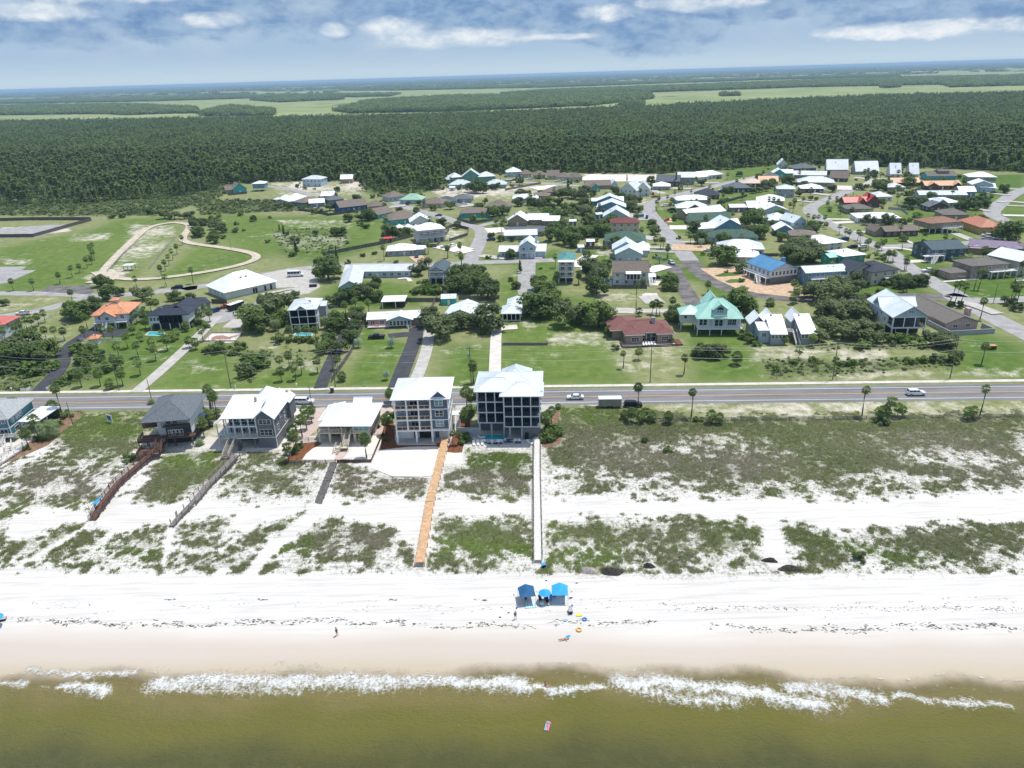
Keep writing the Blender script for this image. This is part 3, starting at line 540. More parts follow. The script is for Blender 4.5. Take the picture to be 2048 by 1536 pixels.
sheet('driveway', cps('E',[(1560,640),(1700,550),(1950,560),(1990,500),(2048,490),(2048,520),(1920,600),(1720,660)]), 0.055, ASPHL); sheet('patio', cps('E',[(1750,690),(1830,625),(1920,625),(1900,692)]), 0.06, CONC)
# driveways
DR = [('E',[(300,1200),(430,1070),(490,990),(500,900),(560,820),(640,770),(740,700)],5,ASPHD),('E',[(720,740),(860,735),(1000,735)],8,ASPHD),('E',[(1070,1200),(1250,1050),(1500,820),(1640,680),(1720,600)],4,CONC),
 ('F',[(790,1170),(870,960),(960,790),(1030,640)],4,ASPHD),('F',[(1390,1165),(1450,1000),(1520,830),(1545,740),(1545,680)],5.2,ASPHD),('F',[(1330,760),(1440,745),(1540,742)],5,ASPHD),('F',[(1545,1100),(1600,960),(1640,820),(1650,700)],3.9,CONC),
 ('G',[(352,1100),(358,900),(362,740),(385,640)],3.8,CONCW),('G',[(380,700),(450,690),(530,686)],5,CONCW),('G',[(1555,440),(1620,500)],8,CONC),('G',[(1270,555),(1450,560)],7,CONC),('G',[(1450,560),(1700,560),(1850,560)],5,CONC),
 ('D',[(300,605),(600,610)],4,CONCW),('D',[(380,640),(580,628)],6,CONCW),('D',[(560,715),(700,720),(800,745)],5,CONC),('D',[(1010,790),(1090,825)],2,CONCW),('D',[(1440,730),(1620,800)],5,CONC),('D',[(1030,980),(1200,970),(1260,985)],5,CONCW),('D',[(1150,1060),(1390,1060)],5,CONC),('D',[(1340,1155),(1640,1130)],2,CONCW),
 ('D',[(800,860),(960,860),(1100,885)],3,CONCW),('C',[(700,790),(1080,800)],14,PEACH),('C',[(680,620),(870,620)],12,PALES),('C',[(640,560),(700,560)],14,PEACH),('C',[(780,745),(940,742)],4,CONC),('C',[(500,790),(720,795)],4,CONC),('C',[(500,820),(720,830)],5,ASPHL),('C',[(330,520),(480,520)],14,CONC),('C',[(330,550),(520,552)],5,CONC),
 ('C',[(450,700),(560,720)],8,CONC),('B',[(480,650),(640,640)],16,PALES),('B',[(160,770),(330,815)],8,PALES),('B',[(430,860),(590,880)],6,CONC),('B',[(590,885),(960,880)],3,CONCW),('B',[(1240,900),(1370,910)],26,PALES),('B',[(1690,1080),(1960,1100)],8,CONCW),('B',[(1870,960),(1990,985)],14,PALES),
 ('F',[(1720,50),(1960,100)],9,PALES),('F',[(1540,130),(1600,180)],7,PEACH),('F',[(1400,310),(1480,300),(1500,330)],2,PALES),('F',[(980,640),(1030,600),(1080,600)],4,PALES),('B',[(680,225),(760,215)],14,CONC),('B',[(1300,190),(1640,205),(1900,200)],38,PALES),
 ('B',[(880,290),(1100,270)],20,PALES),('C',[(1220,310),(1110,300)],5,CONC),('C',[(700,285),(870,290)],8,CONC),('C',[(900,240),(1100,240)],7,CONC),('D',[(350,330),(540,335)],22,CONCW),('D',[(200,380),(350,400)],6,CONC),('D',[(30,440),(200,460)],5,CONC),('D',[(1690,370),(1920,400)],5,CONC),('D',[(1600,500),(1740,540)],4,CONC),('D',[(1820,460),(1900,450),(2100,470)],5,CONC),
 ('D',[(1860,575),(2100,580)],6,CONCW),('D',[(1900,490),(2048,495)],4,CONC),('A',[(1540,420),(1700,400)],5,CONC),('B',[(230,440),(360,420)],14,CONC),('H',[(1640,340),(1740,360),(1900,420)],5,CONC),('A',[(640,1090),(830,1050),(845,1080),(700,1120)],3,CONC),('A',[(560,1110),(640,1085)],3,CONC)]
for c_, pts, w_, m_ in DR: rd_(cps(c_,pts), w_, m_, 'driveway')
rd_(cps('P',[(870,692),(1100,715),(1500,670),(1830,612),(2020,555),(2020,510),(1900,480),(1700,450),(1480,422),(1425,385),(1500,300),(1480,268),(1350,256),(1180,290),(1100,350),(960,480),(810,640),(800,690),(870,692)]), 4.5, TRAIL, 'trail')
rd_(cps('P',[(800,640),(880,690),(740,740)]), 10, TRAIL, 'trail')
# yards of the front row
sheet('mulch_bed', cps('L',[(-200,1300),(0,1220),(330,1090),(620,960),(850,740),(960,640),(1080,560),(860,545),(700,640),(430,880),(150,1080),(-200,1250)]), 0.03, PINEST)
sheet('path', cps('L',[(-200,1260),(0,1130),(300,940),(460,870),(600,780),(560,770),(350,890),(0,1080),(-200,1200)]), 0.045, CONC)
sheet('patio', cps('M',[(980,1010),(1160,800),(1240,760),(1900,600),(2040,480),(2250,560),(2060,820),(1920,1020),(1330,1022),(1150,1050),(1050,1040)]), 0.04, CONCW)
sheet('driveway', cps('N',[(60,620),(700,575),(640,760),(590,900),(420,1040),(280,1060),(200,1200),(-80,1260),(-200,1200),(80,900),(200,700)]), 0.036, PAVER)
sheet('mulch_bed', cps('N',[(150,1400),(120,1320),(230,1130),(600,1100),(640,1135),(480,1220),(400,1300),(340,1375)]), 0.040, MULCH)
sheet('sand_yard', cps('N',[(345,1378),(400,1290),(500,1210),(640,1140),(880,1145),(840,1385)]), 0.045, PALES); sheet('path', cps('N',[(880,1145),(1040,1145),(1060,1250),(960,1370),(900,1390),(832,1390)]), 0.047, PAVER)
sheet('sand_yard', cps('N',[(1060,1260),(1100,1140),(1400,1100),(1430,1010),(1540,1010),(1420,1290),(1000,1360)]), 0.043, PALES)
sheet('driveway', cps('N',[(1420,1000),(1500,740),(1540,580),(1690,570),(1800,640),(1640,760),(1560,960)]), 0.05, PAVER)
sheet('mulch_bed', cps('O',[(-60,1020),(0,620),(90,480),(120,900),(150,965),(620,965),(700,1000),(600,980),(300,985),(60,1010)]), 0.038, MULCH)
sheet('mulch_bed', cps('O',[(600,930),(690,930),(700,1010),(650,1000)]), 0.045, MULCH); sheet('mulch_bed', cps('O',[(740,1050),(790,930),(850,760),(880,560),(960,500),(1010,540),(1030,800),(940,980),(930,1055),(850,1060)]), 0.04, MULCH)
sheet('sand_yard', cps('J',[(580,690),(620,600),(740,545),(1030,545),(1170,590),(1160,640),(1120,700),(1060,730),(900,750),(720,745),(600,700)]), 0.035, PALES, cut=True)
sheet('driveway', cps('O',[(840,640),(850,490),(980,480),(960,520),(890,560)]), 0.045, CONC)
sheet('patio', cps('O',[(1010,990),(1040,760),(1440,760),(1880,760),(1890,970)]), 0.05, CONCW)
sheet('mulch_bed', cps('J',[(1670,550),(1740,400),(1740,300),(1790,320),(1780,420),(1810,480),(1790,540),(1700,562)]), 0.04, PINEST)
sheet('driveway', cps('O',[(1870,480),(2080,470),(2000,560),(1900,600)]), 0.045, CONC)
sheet('gravel_yard', cps('C',[(940,970),(1290,950),(1350,1000),(1540,1105),(1760,1090),(1830,1160),(1850,1200),(1700,1210),(1440,1180),(1250,1140),(1080,1060)]), 0.065, PEACH)
sheet('planting_bed', cps('C',[(1060,1030),(1160,1000),(1300,1005),(1270,1030),(1100,1040)]), 0.08, MATS['bright_bush_leaves']); sheet('planting_bed', cps('C',[(1150,1080),(1200,1060),(1330,1060),(1320,1085),(1190,1095)]), 0.08, MATS['bright_bush_leaves'])
sheet('parking_pad', cps('G',[(1510,430),(1540,418),(1630,420),(1650,470),(1540,480)]), 0.06, CONCW)
sheet('white_tarp_pad', cps('E',[(1605,800),(1670,735),(1910,735),(1860,800),(1800,812)]), 0.07, CONCW)  # white tarp, laid as a pale raised pad
# ---------------- building kit ----------------
_wm = {}
def window_meshes(w, h, cols, fm, gm):
    key = (round(w,1), round(h,1), cols, fm.name, gm.name)
    if key not in _wm:
        w_, h_ = key[0], key[1]; a = MB(); t = 0.09
        a.box(-w_/2-t,-0.07,-t,w_/2+t,0.02,0,fm); a.box(-w_/2-t,-0.07,h_,w_/2+t,0.02,h_+t,fm); a.box(-w_/2-t,-0.07,0,-w_/2,0.02,h_,fm); a.box(w_/2,-0.07,0,w_/2+t,0.02,h_,fm)
        for i in range(1, cols): x = -w_/2+w_*i/cols; a.box(x-0.04,-0.06,0,x+0.04,0.02,h_,fm)
        a.box(-w_/2,-0.055,h_*0.5-0.03,w_/2,0.02,h_*0.5+0.03,fm)
        b = MB().box(-w_/2,-0.03,0,w_/2,0.01,h_,gm)
        _wm[key] = (a.mesh('window'), b.mesh('pane'))
    return _wm[key]
HOUSES = []     # (short name, centre) landmarks for labels
class House:
    def __init__(s, label, short, L, R, z=0.0, name='house', cat='house'):
        a = G(*L, z); b = G(*R, z); d = b-a; s.w = float(np.hypot(*d)); s.ang = math.atan2(d[1], d[0]); s.a = a
        s.e = d/s.w; s.n = np.array([-s.e[1], s.e[0]])
        s.root = empty(name, (a[0],a[1],0), s.ang, 1, label, cat); s.short = short
        HOUSES.append((short, a+s.e*s.w/2+s.n*5))
    def foot(s, x0, y0, x1, y1, pad=0.6):
        P = np.array([s.a+s.e*x+s.n*y for x,y in ((x0-pad,y0-pad),(x1+pad,y0-pad),(x1+pad,y1+pad),(x0-pad,y1+pad))]); CUT.append((P, None))
    def p(s, name, mb, label=None, kind=None, parent=None):
        o = mb.build(name, parent or s.root)
        return tag(o, label, kind=kind)
    def walls(s, x0,y0,z0,x1,y1,z1, m, gable=None, rh=0, cut=True):
        mb = MB().box(x0,y0,z0,x1,y1,z1,m)
        t = 0.05
        if gable == 'y':   # ridge along y, gables face front/back
            xm = (x0+x1)/2; mb.add([(x0+t,y0,z1),(x1-t,y0,z1),(xm,y0,z1+rh-t),(x0+t,y1,z1),(x1-t,y1,z1),(xm,y1,z1+rh-t)], [(0,1,2),(5,4,3),(0,2,5,3),(2,1,4,5)], m)
        if gable == 'x':
            ym = (y0+y1)/2; mb.add([(x0,y0+t,z1),(x0,y1-t,z1),(x0,ym,z1+rh-t),(x1,y0+t,z1),(x1,y1-t,z1),(x1,ym,z1+rh-t)], [(0,2,1),(3,4,5),(0,3,5,2),(2,5,4,1)], m)
        if cut: s.foot(x0,y0,x1,y1)
        return s.p('wall', mb)
    def roof(s, kind, x0,y0,x1,y1,z,rh,m, ov=0.6, th=0.16, label=None, seams=0):
        X0,X1,Y0,Y1 = x0-ov,x1+ov,y0-ov,y1+ov; mb = MB(); W_, D_ = X1-X0, Y1-Y0
        if kind == 'hip':
            h = min(W_, D_)/2; zt = z+rh
            base = [(X0,Y0),(X1,Y0),(X1,Y1),(X0,Y1)]
            if W_ >= D_: r1 = (X0+h,(Y0+Y1)/2,zt); r2 = (X1-h+0.01,(Y0+Y1)/2,zt); F = [(4,5,9,8),(5,6,9),(6,7,8,9),(7,4,8)]
            else: r1 = ((X0+X1)/2,Y0+h,zt); r2 = ((X0+X1)/2,Y1-h+0.01,zt); F = [(4,5,8),(5,6,9,8),(6,7,9),(7,4,8,9)]
            vs = [(x,y,z-th) for x,y in base]+[(x,y,z+0.02) for x,y in base]+[r1,r2]
            mb.add(vs, [(3,2,1,0),(0,1,5,4),(1,2,6,5),(2,3,7,6),(3,0,4,7)]+F, m)
            a_,b_ = Vector(vs[8]),Vector(vs[9])
            if (b_-a_).length > 0.5: mb.bar(a_+Vector((0,0,.02)), b_+Vector((0,0,.02)), 0.09, m)
            for i,kk in ((4,8),(5,9 if W_ >= D_ else 8),(6,9),(7,8 if W_ >= D_ else 9)): mb.bar(vs[i],vs[kk],0.07,m)
        elif kind in ('x','y'):
            def q(u,v,w_): return (u,v,w_) if kind == 'x' else (v,u,w_)
            A0,A1,B0,B1 = (X0,X1,Y0,Y1) if kind == 'x' else (Y0,Y1,X0,X1)
            bm_ = (B0+B1)/2; k_ = rh/((B1-B0)/2-ov); ze = z-ov*k_; t2 = th*1.1
            for B,sg in ((B0,1),(B1,-1)):
                vs = [q(A0,B,ze),q(A1,B,ze),q(A1,bm_,z+rh),q(A0,bm_,z+rh),q(A0,B,ze+t2),q(A1,B,ze+t2),q(A1,bm_,z+rh+t2),q(A0,bm_,z+rh+t2)]
                mb.add(vs, [(0,3,2,1),(4,5,6,7),(0,1,5,4),(1,2,6,5),(2,3,7,6),(3,0,4,7)], m)
            mb.bar(q(A0,bm_,z+rh+t2), q(A1,bm_,z+rh+t2), 0.12, m)
        elif kind == 'flat': mb.box(X0,Y0,z,X1,Y1,z+0.22,m)
        elif kind in ('shedf','shedb','shedl','shedr'):
            zz = {'shedf':(z,z,z+rh,z+rh),'shedb':(z+rh,z+rh,z,z),'shedl':(z,z+rh,z+rh,z),'shedr':(z+rh,z,z,z+rh)}[kind]
            b = [(X0,Y0),(X1,Y0),(X1,Y1),(X0,Y1)]
            vs = [(x,y,c_) for (x,y),c_ in zip(b,zz)]+[(x,y,c_+th) for (x,y),c_ in zip(b,zz)]
            mb.add(vs, [(3,2,1,0),(4,5,6,7),(0,1,5,4),(1,2,6,5),(2,3,7,6),(3,0,4,7)], m)
        o = s.p('roof', mb, label)
        if seams:      # raised standing seams on the slopes, one joined part
            sb = MB(); h = min(W_,D_)/2
            if kind == 'hip':
                for x in np.arange(X0+seams, X1, seams):
                    t_ = min(x-X0, X1-x, h)/h
                    if t_ > 0.06:
                        ye = Y0+h*t_; sb.bar((x,Y0,z+0.03),(x,ye if W_>=D_ or t_<1 else ye,z+0.02+rh*t_),0.03,m); sb.bar((x,Y1,z+0.03),(x,Y1-h*t_,z+0.02+rh*t_),0.03,m)
                for y in np.arange(Y0+seams, Y1, seams):
                    t_ = min(y-Y0, Y1-y, h)/h
                    if t_ > 0.06: sb.bar((X0,y,z+0.03),(X0+h*t_,y,z+0.02+rh*t_),0.03,m); sb.bar((X1,y,z+0.03),(X1-h*t_,y,z+0.02+rh*t_),0.03,m)
            elif kind in ('x','y'):
                lo_,hi_ = (X0,X1) if kind == 'x' else (Y0,Y1)
                for x in np.arange(lo_+seams, hi_, seams):
                    if kind == 'x': sb.bar((x,Y0,ze+t2),(x,(Y0+Y1)/2,z+rh+t2),0.03,m); sb.bar((x,Y1,ze+t2),(x,(Y0+Y1)/2,z+rh+t2),0.03,m)
                    else: sb.bar((X0,x,ze+t2),((X0+X1)/2,x,z+rh+t2),0.03,m); sb.bar((X1,x,ze+t2),((X0+X1)/2,x,z+rh+t2),0.03,m)
            if sb.v: s.p('roof_seam', sb, kind='stuff', parent=o)
        return o
    def win(s, face, c, z, w=1.0, h=1.2, fx=0, cols=2, fm=None, gm=None, label=None):
        f_, g_ = window_meshes(w, h, cols, fm or TRIM, gm or GLASS)
        if face == 'f': loc, rz = (c, fx, z), 0
        elif face == 'b': loc, rz = (c, fx, z), math.pi
        elif face == 'r': loc, rz = (fx, c, z), math.pi/2
        else: loc, rz = (fx, c, z), -math.pi/2
        o = link('window', f_, s.root, loc, rz); link('pane', g_, o); return tag(o, label)
    def door(s, face, c, z, w=1.0, h=2.1, fx=0, m=None):
        mb = MB().box(-w/2,-0.06,0,w/2,0.02,h,m or GLASS)
        loc, rz = {'f':((c,fx,z),0),'r':((fx,c,z),math.pi/2),'l':((fx,c,z),-math.pi/2),'b':((c,fx,z),math.pi)}[face]
        return link('door', mb.mesh('door'), s.root, loc, rz)
    def post(s, x, y, z0, z1, m=None, r=0.14): return s.p('porch_post', MB().box(x-r,y-r,z0,x+r,y+r,z1,m or TRIM))
    def rail(s, a, b, z, m=None, h=1.0, step=0.16, zb=None):
        m = m or TRIM; mb = MB(); a = Vector((*a,z)); b = Vector((*b, z if zb is None else zb)); U_ = Vector((0,0,1))
        mb.bar(a+U_*h, b+U_*h, 0.07, m); mb.bar(a+U_*0.12, b+U_*0.12, 0.04, m); L_ = (b-a).length
        for i in range(int(L_/2.2)+2): q = a.lerp(b, i/(int(L_/2.2)+1)); mb.bar(q, q+U_*(h+0.12), 0.07, m)
        for i in range(1,int(L_/step)): q = a.lerp(b, i*step/L_); mb.bar(q+U_*0.12, q+U_*h, 0.022, m)
        return s.p('railing', mb)
    def stair(s, a, b, z0, z1, w, m=None, rm=None):   # from a (top, z0) to b (bottom, z1), width w
        m = m or WOODG; rm = rm or TRIM; A = Vector((*a,z0)); B = Vector((*b,z1)); n_ = max(3, int(abs(z0-z1)/0.19)); d = (B-A); dh = Vector((d.x,d.y,0)).normalized(); sd_ = Vector((-dh.y,dh.x,0))
        mb = MB()
        for i in range(n_):
            q = A.lerp(B, (i+0.5)/n_); run = Vector((d.x,d.y,0)).length/n_
            c_ = [q+sd_*w/2-dh*run*.5, q-sd_*w/2-dh*run*.5, q-sd_*w/2+dh*run*.42, q+sd_*w/2+dh*run*.42]
            mb.add([v-Vector((0,0,.05)) for v in c_]+c_, [(0,1,2,3),(7,6,5,4),(0,4,5,1),(1,5,6,2),(2,6,7,3),(3,7,4,0)], m)
        for sg in (-1,1): mb.bar(A+sd_*sg*w/2-Vector((0,0,.1)), B+sd_*sg*w/2-Vector((0,0,.1)), 0.12, m)
        s.p('stair', mb)
        rb = MB()
        for sg in (-1,1):
            o_ = sd_*sg*(w/2+0.05); rb.bar(A+o_+Vector((0,0,1)), B+o_+Vector((0,0,1)), 0.08, rm); rb.bar(A+o_+Vector((0,0,.45)), B+o_+Vector((0,0,.45)), 0.05, rm)
            for i in range(4): q = A.lerp(B,i/3)+o_; rb.bar(q-Vector((0,0,min(q.z,0.2))), q+Vector((0,0,1.1)), 0.07, rm)
        s.p('stair_railing', rb)
    def screen(s, x0, x1, z0, z1, y, bays, fm=None, floors=1, frame=0.18):   # porch front: dark recess, frame members, mesh panels
        fm = fm or TRIM; mb = MB(); H_ = (z1-z0)/floors
        for i in range(floors+1): zz = z0+H_*i; mb.box(x0-frame/2,y-0.1,zz-frame/2,x1+frame/2,y+0.1,zz+frame/2,fm)
        s.p('porch_frame', mb)
        for i in range(bays+1):
            x = x0+(x1-x0)*i/bays; s.post(x, y, z0, z1, fm, frame*0.55)
        for j in range(floors):
            for i in range(bays):
                xa = x0+(x1-x0)*i/bays+frame*.5; xb = x0+(x1-x0)*(i+1)/bays-frame*.5
                s.p('screen_panel', MB().box(xa,y-0.015,z0+H_*j+frame*.5,xb,y+0.015,z0+H_*(j+1)-frame*.5,SCR))
sm = bpy.data.materials.new('insect_screen'); sm.use_nodes = True; k = N(sm.node_tree); mx = k.new('ShaderNodeMixShader'); mx.inputs[0].default_value = 0.5; k.n['Principled BSDF'].inputs['Specular IOR Level'].default_value = 0
k.n['Principled BSDF'].inputs['Base Color'].default_value = (0.01,0.014,0.022,1); k.l.new(k.new('ShaderNodeBsdfTransparent').outputs[0], mx.inputs[1]); k.l.new(k.n['Principled BSDF'].outputs[0], mx.inputs[2]); k.l.new(mx.outputs[0], k.n['Material Output'].inputs['Surface']); SCR = sm
def porch_back(h, x0, x1, y, z0, z1, m, floors, bays, dh=2.1):   # recessed back wall with windows and floors
    H_ = (z1-z0)/floors
    for j in range(floors):
        for i in range(bays):
            xc = x0+(x1-x0)*(i+.5)/bays
            h.win('f', xc, z0+H_*j+0.3, (x1-x0)/bays*0.5, 1.9, y, 2)

# ============ FRONT ROW (seaward of the road) ============
# 1. tall blue and white house with balconies
h = House('four storey white and slate blue house with nine balcony bays and white hip roof', 'tall blue and white house', cp('O',150,945), cp('O',785,930))
w = h.w; D1 = 12.6
h.walls(0,2.6,0,w,D1,3.3,W_WH); h.walls(0,2.4,3.6,9.0,D1,12.2,W_LG, cut=False); h.walls(9.0,0,3.6,w,D1,12.2,W_WH)
h.foot(0,-0.5,w,D1)
h.p('wall', MB().box(9.05,-0.03,3.9,w-0.05,0.0,12.2,W_SL), 'slate blue front wall'); 
for z in (3.45,6.35,9.25,12.1): h.p('floor_slab', MB().box(-0.05,-0.1,z-0.17,9.0 if z>3.5 else w+0.05,D1 if z<3.5 else 2.5,z+0.15,TRIM))
for z in (6.4,9.3): h.p('trim_band', MB().box(9.0,-0.1,z-0.12,w+0.06,D1-0.5,z+0.1,TRIM))
for x in (0.1,3.05,6.0,8.95): h.post(x,0.05,3.45,12.1,r=0.16)
for x in (0.15,5.0,9.0,w-0.15): h.post(x,0.15,0,3.35,r=0.24)
h.p('corner_board', MB().box(w-0.12,-0.06,3.6,w+0.03,-0.032,12.2,TRIM)); h.p('corner_board', MB().box(9.02,-0.06,3.6,9.2,-0.032,12.2,TRIM))
for j, z in enumerate((3.6,6.5,9.4)):
    for i in range(3):
        xa = 0.25+2.95*i; xb = xa+2.65; mb = MB(); mb.box(xa,-0.02,z,xb,0.06,z+0.18,W_CR); mb.box(xa,-0.02,z+0.9,xb,0.06,z+1.05,W_CR)
        for x in (xa,(xa+xb)/2-.06,xb-.12): mb.box(x,-0.02,z+.18,x+.12,0.06,z+.9,W_CR)
        rr = h.p('balcony_panel', mb); h.p('panel_infill', MB().box(xa+.12,0.0,z+.18,(xa+xb)/2-.06,0.03,z+.9,BROWNP), parent=rr); h.p('panel_infill', MB().box((xa+xb)/2+.06,0.0,z+.18,xb-.12,0.03,z+.9,BROWNP), parent=rr)
        if i == 1: h.win('f', xa+1.3, z+0.1, 1.8, 2.0, 2.4, 2)
        else: h.win('f', xa+1.5, z+1.0, 0.9, 0.8, 2.4, 2)
    h.win('f', 11.1, z+1.0-(0.1*j), 1.9, 1.5, -0.035, 2, gm=GLASSB if j != 1 else GLASS)
    for y in (2.5,5.5,8.5,11): h.win('r', y, z+0.9, 0.8, 1.2, w, 1)
h.p('garage_door', MB().box(0.6,2.52,0,3.4,2.6,2.6,WHITE)); h.p('garage_door', MB().box(5.4,2.5,0,8.4,2.6,2.7,BLACK)); h.door('f',9.9,0,1.0,2.2,2.6,W_SL); h.door('f',4.4,0,0.8,2.1,2.6,BLACK)
h.p('floor_slab', MB().box(-0.2,-0.4,0.02,w+0.2,2.58,0.14,CONC))
h.roof('hip', 0,-0.1,w,D1,12.3,3.0,METALW, 0.75, seams=0.5)
g_ = MB(); g_.add([(9.0,-0.12,12.05),(w+.0,-0.12,12.05),((9+w)/2,-0.12,14.0),(9.0,2.0,12.05),(w,2.0,12.05),((9+w)/2,2.0,14.0)], [(0,1,2),(5,4,3),(0,2,5,3),(2,1,4,5)], W_SL); h.p('wall', g_, 'slate blue front gable')
g_ = MB(); 
for sg in (-1,1):
    xm = (9+w)/2; xe = xm+sg*2.75; g_.add([(xe,-0.6,11.75),(xe,3.6,11.75),(xm,3.6,14.15),(xm,-0.6,14.15),(xe,-0.6,11.9),(xe,3.6,11.9),(xm,3.6,14.3),(xm,-0.6,14.3)], [(0,3,2,1),(4,5,6,7),(0,1,5,4),(1,2,6,5),(2,3,7,6),(3,0,4,7)], METALW)
h.p('roof', g_, 'small gable roof over the blue bay')
h.stair((w+1.6,9.0),(w+1.6,4.5),3.4,0.1,1.2,WHITE); h.p('deck', MB().box(w+0.05,9,3.2,w+2.2,11.5,3.4,WHITE)); 
# 2. tall dark blue screened house
h = House('four storey dark navy house with stacked screened porches behind a swimming pool', 'tall navy screened house', cp('O',1120,905), cp('O',1870,905))
w = h.w; xm = w*0.43; 
h.walls(0.2,4.2,4.1,xm,13.6,12.8,W_NV); h.walls(xm,2.2,3.8,w,13.6,12.2,W_NV); h.walls(0.3,5.5,0,xm,13.4,4.0,W_GR,cut=False); h.walls(w-4.4,0.4,0,w-0.05,13.4,3.7,W_GR); h.foot(-1,-6,w+1,14)
for x in (0.4,3.4,xm-0.2): h.post(x,1.9,0,4.1,W_LG,0.22)
for x in (xm+1.4,w-4.6): h.post(x,0.4,0,3.8,W_LG,0.22)
FRM = mat('pale_blue_grey_trim', (0.5,0.56,0.63), 0.6, 0.04)
for j in range(4): zz = 4.1+2.87*j; h.p('floor_slab', MB().box(0,1.65,zz-.2,xm,4.3,zz+.1,FRM))
for j in range(4): zz = 3.8+2.8*j; h.p('floor_slab', MB().box(xm,-0.05,zz-.2,w+.05,2.3,zz+.1,FRM))
h.screen(0.1,xm-0.1,4.1,12.7,1.7,3,FRM,3,0.26); h.screen(xm+.1,w-0.05,3.8,12.2,0.0,4,FRM,3,0.26)
porch_back(h,0.3,xm,4.2,4.1,12.7,W_NV,3,3); porch_back(h,xm+.2,w-.2,2.2,3.8,12.2,W_NV,3,4)
for y in (4,7,10): 
    for z in (4.8,7.6,10.4): h.win('r', y, z, 0.9, 1.3, w, 1)
h.p('wall', MB().box(-5.6,1.8,0.05,0.2,2.0,2.6,W_LG), 'grey garden wall'); h.door('f', w-3.4,0,1.0,2.0,0.4,BLACK)
h.roof('hip', 0,1.6,w,13.6,13.0,2.5,METALL,0.7,seams=0.5); h.roof('hip', 0,1.4,xm+3.5,9.0,12.95,2.1,METALL,0.62,seams=0.5); h.roof('hip', xm,-0.1,w,7.0,12.5,2.0,METALL,0.95,seams=0.5); h.roof('hip', xm-1,5,xm+6.5,15.0,13.3,3.0,METALL,0.3,seams=0.5)
HN = h
# pool and pool furniture
pl = empty('swimming_pool', at('O',1310,870), h.ang, 1, 'turquoise rectangular swimming pool under the tall navy screened house', 'pool')
P4 = [at('O',*q_) for q_ in ((1160,902),(1475,902),(1468,838),(1150,845))]; o_ = pl.location.copy(); inv = Matrix.Rotation(-h.ang,3,'Z')
loc4 = [(inv @ (v-o_)) for v in P4]
MB().prism([(v.x,v.y) for v in loc4], 0.03, 0.075, POOL).build('pool_surface', pl)
cb = MB()
for i in range(4): cb.bar(loc4[i]+Vector((0,0,.07)), loc4[(i+1)%4]+Vector((0,0,.07)), 0.16, CONCW)
cb.build('pool_coping', pl)
# 3. beige stilt house
h = House('sage and cream beach house on posts above a low-fenced white sand yard', 'beige stilt house with the fenced sand yard', cp('N',600,1120), cp('N',1400,1120))
w = h.w
h.walls(0.1,3.2,2.9,4.2,12.4,5.1,W_BG); h.walls(4.2,2.6,2.9,9.2,12.4,5.1,W_BG); h.walls(9.2,0.05,2.9,w,12.4,5.1,W_BG); h.walls(0.2,5.5,0,w-.2,12.3,2.7,W_TN,cut=False); h.foot(0,-1,w,13)
h.p('deck', MB().box(-0.1,-0.1,2.6,9.2,3.2,2.9,W_CR)); h.p('deck', MB().box(9.2,0.0,2.55,w,5.6,2.9,W_CR))
for x in (0.3,3.0,6.2,9.4,w-.3): h.post(x,0.2,0,2.6,W_CR,0.28)
for x in (3.0,6.2,9.15): h.post(x,0.1,2.9,5.1,W_CR,0.12)
h.rail((0,0),(7.3,0),2.9,W_CR); h.rail((0,0),(0,3.2),2.9,W_CR); h.rail((8.6,0),(9.2,0),2.9,W_CR)
for x in (1.2,3.0): h.win('f', x, 3.2, 1.3, 1.6, 3.2, 2)
for x in (5.2,7.6): h.win('f', x, 3.0, 1.9, 1.9, 2.6, 2)
for i in range(3): h.win('f', 10.0+1.25*i, 3.5, 1.1, 1.3, 0.05, 1, W_BG, GLASSB)
for y in (2,5,8): h.win('r', y, 3.4, 1.1, 1.3, w, 2)
h.roof('hip', 1.6,-0.2,w,12.4,5.2,2.3,METALG if 0 else METALW,0.8,seams=0.6,label='large pale hip roof'); h.roof('shedl', -0.2,2.9,4,12.4,4.75,1.0,METALW,0.3); h.roof('x', 6.5,12.0,11,15.2,5.3,1.2,METALW,0.3)
h.stair((7.95,-0.1),(7.95,-3.9),2.85,0.9,1.2,W_CR,W_CR); h.stair((6.3,-3.6),(5.9,-6.2),1.0,0.05,1.2,W_CR,W_CR); h.p('deck', MB().box(5.6,-4.6,0.8,8.6,-3.3,0.95,W_CR))
# 4. grey gabled house
h = House('charcoal grey beach house with bright white gabled metal roof and two storey screened porch', 'charcoal grey gabled house', cp('M',1200,1005), cp('M',1830,995))
w = h.w; xr = 8.0
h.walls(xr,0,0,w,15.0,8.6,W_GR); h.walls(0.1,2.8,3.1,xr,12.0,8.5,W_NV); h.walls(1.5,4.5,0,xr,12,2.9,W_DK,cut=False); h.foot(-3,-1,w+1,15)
h.p('trim_band', MB().box(xr-0.04,-0.06,2.9,w+.06,15.05,3.1,TRIM)); h.p('corner_board', MB().box(w-0.1,-0.05,0,w+0.04,0.1,8.6,TRIM)); h.p('corner_board', MB().box(xr-0.04,-0.05,3.1,xr+0.12,-0.01,8.6,TRIM))
h.p('deck', MB().box(-0.6,-0.4,2.85,xr-.05,2.8,3.1,WHITE)); h.p('deck', MB().box(-3,1.6,2.85,-.6,11,3.05,WHITE))
h.p('beam', MB().box(0.2,0.2,5.75,xr-.05,0.5,6.1,TRIM))
for i in range(5): h.post(0.4+i*(xr-.6)/4,0.35,3.1,8.5,r=0.12)
for x,y in ((-2.8,1.8),(-2.8,6),(-2.8,10.8),(-1,1.8)): h.post(x,y,0,6.0,r=0.12)
for x in (0,3.5,7): h.post(x,0,0,2.85,WOODG,0.12)
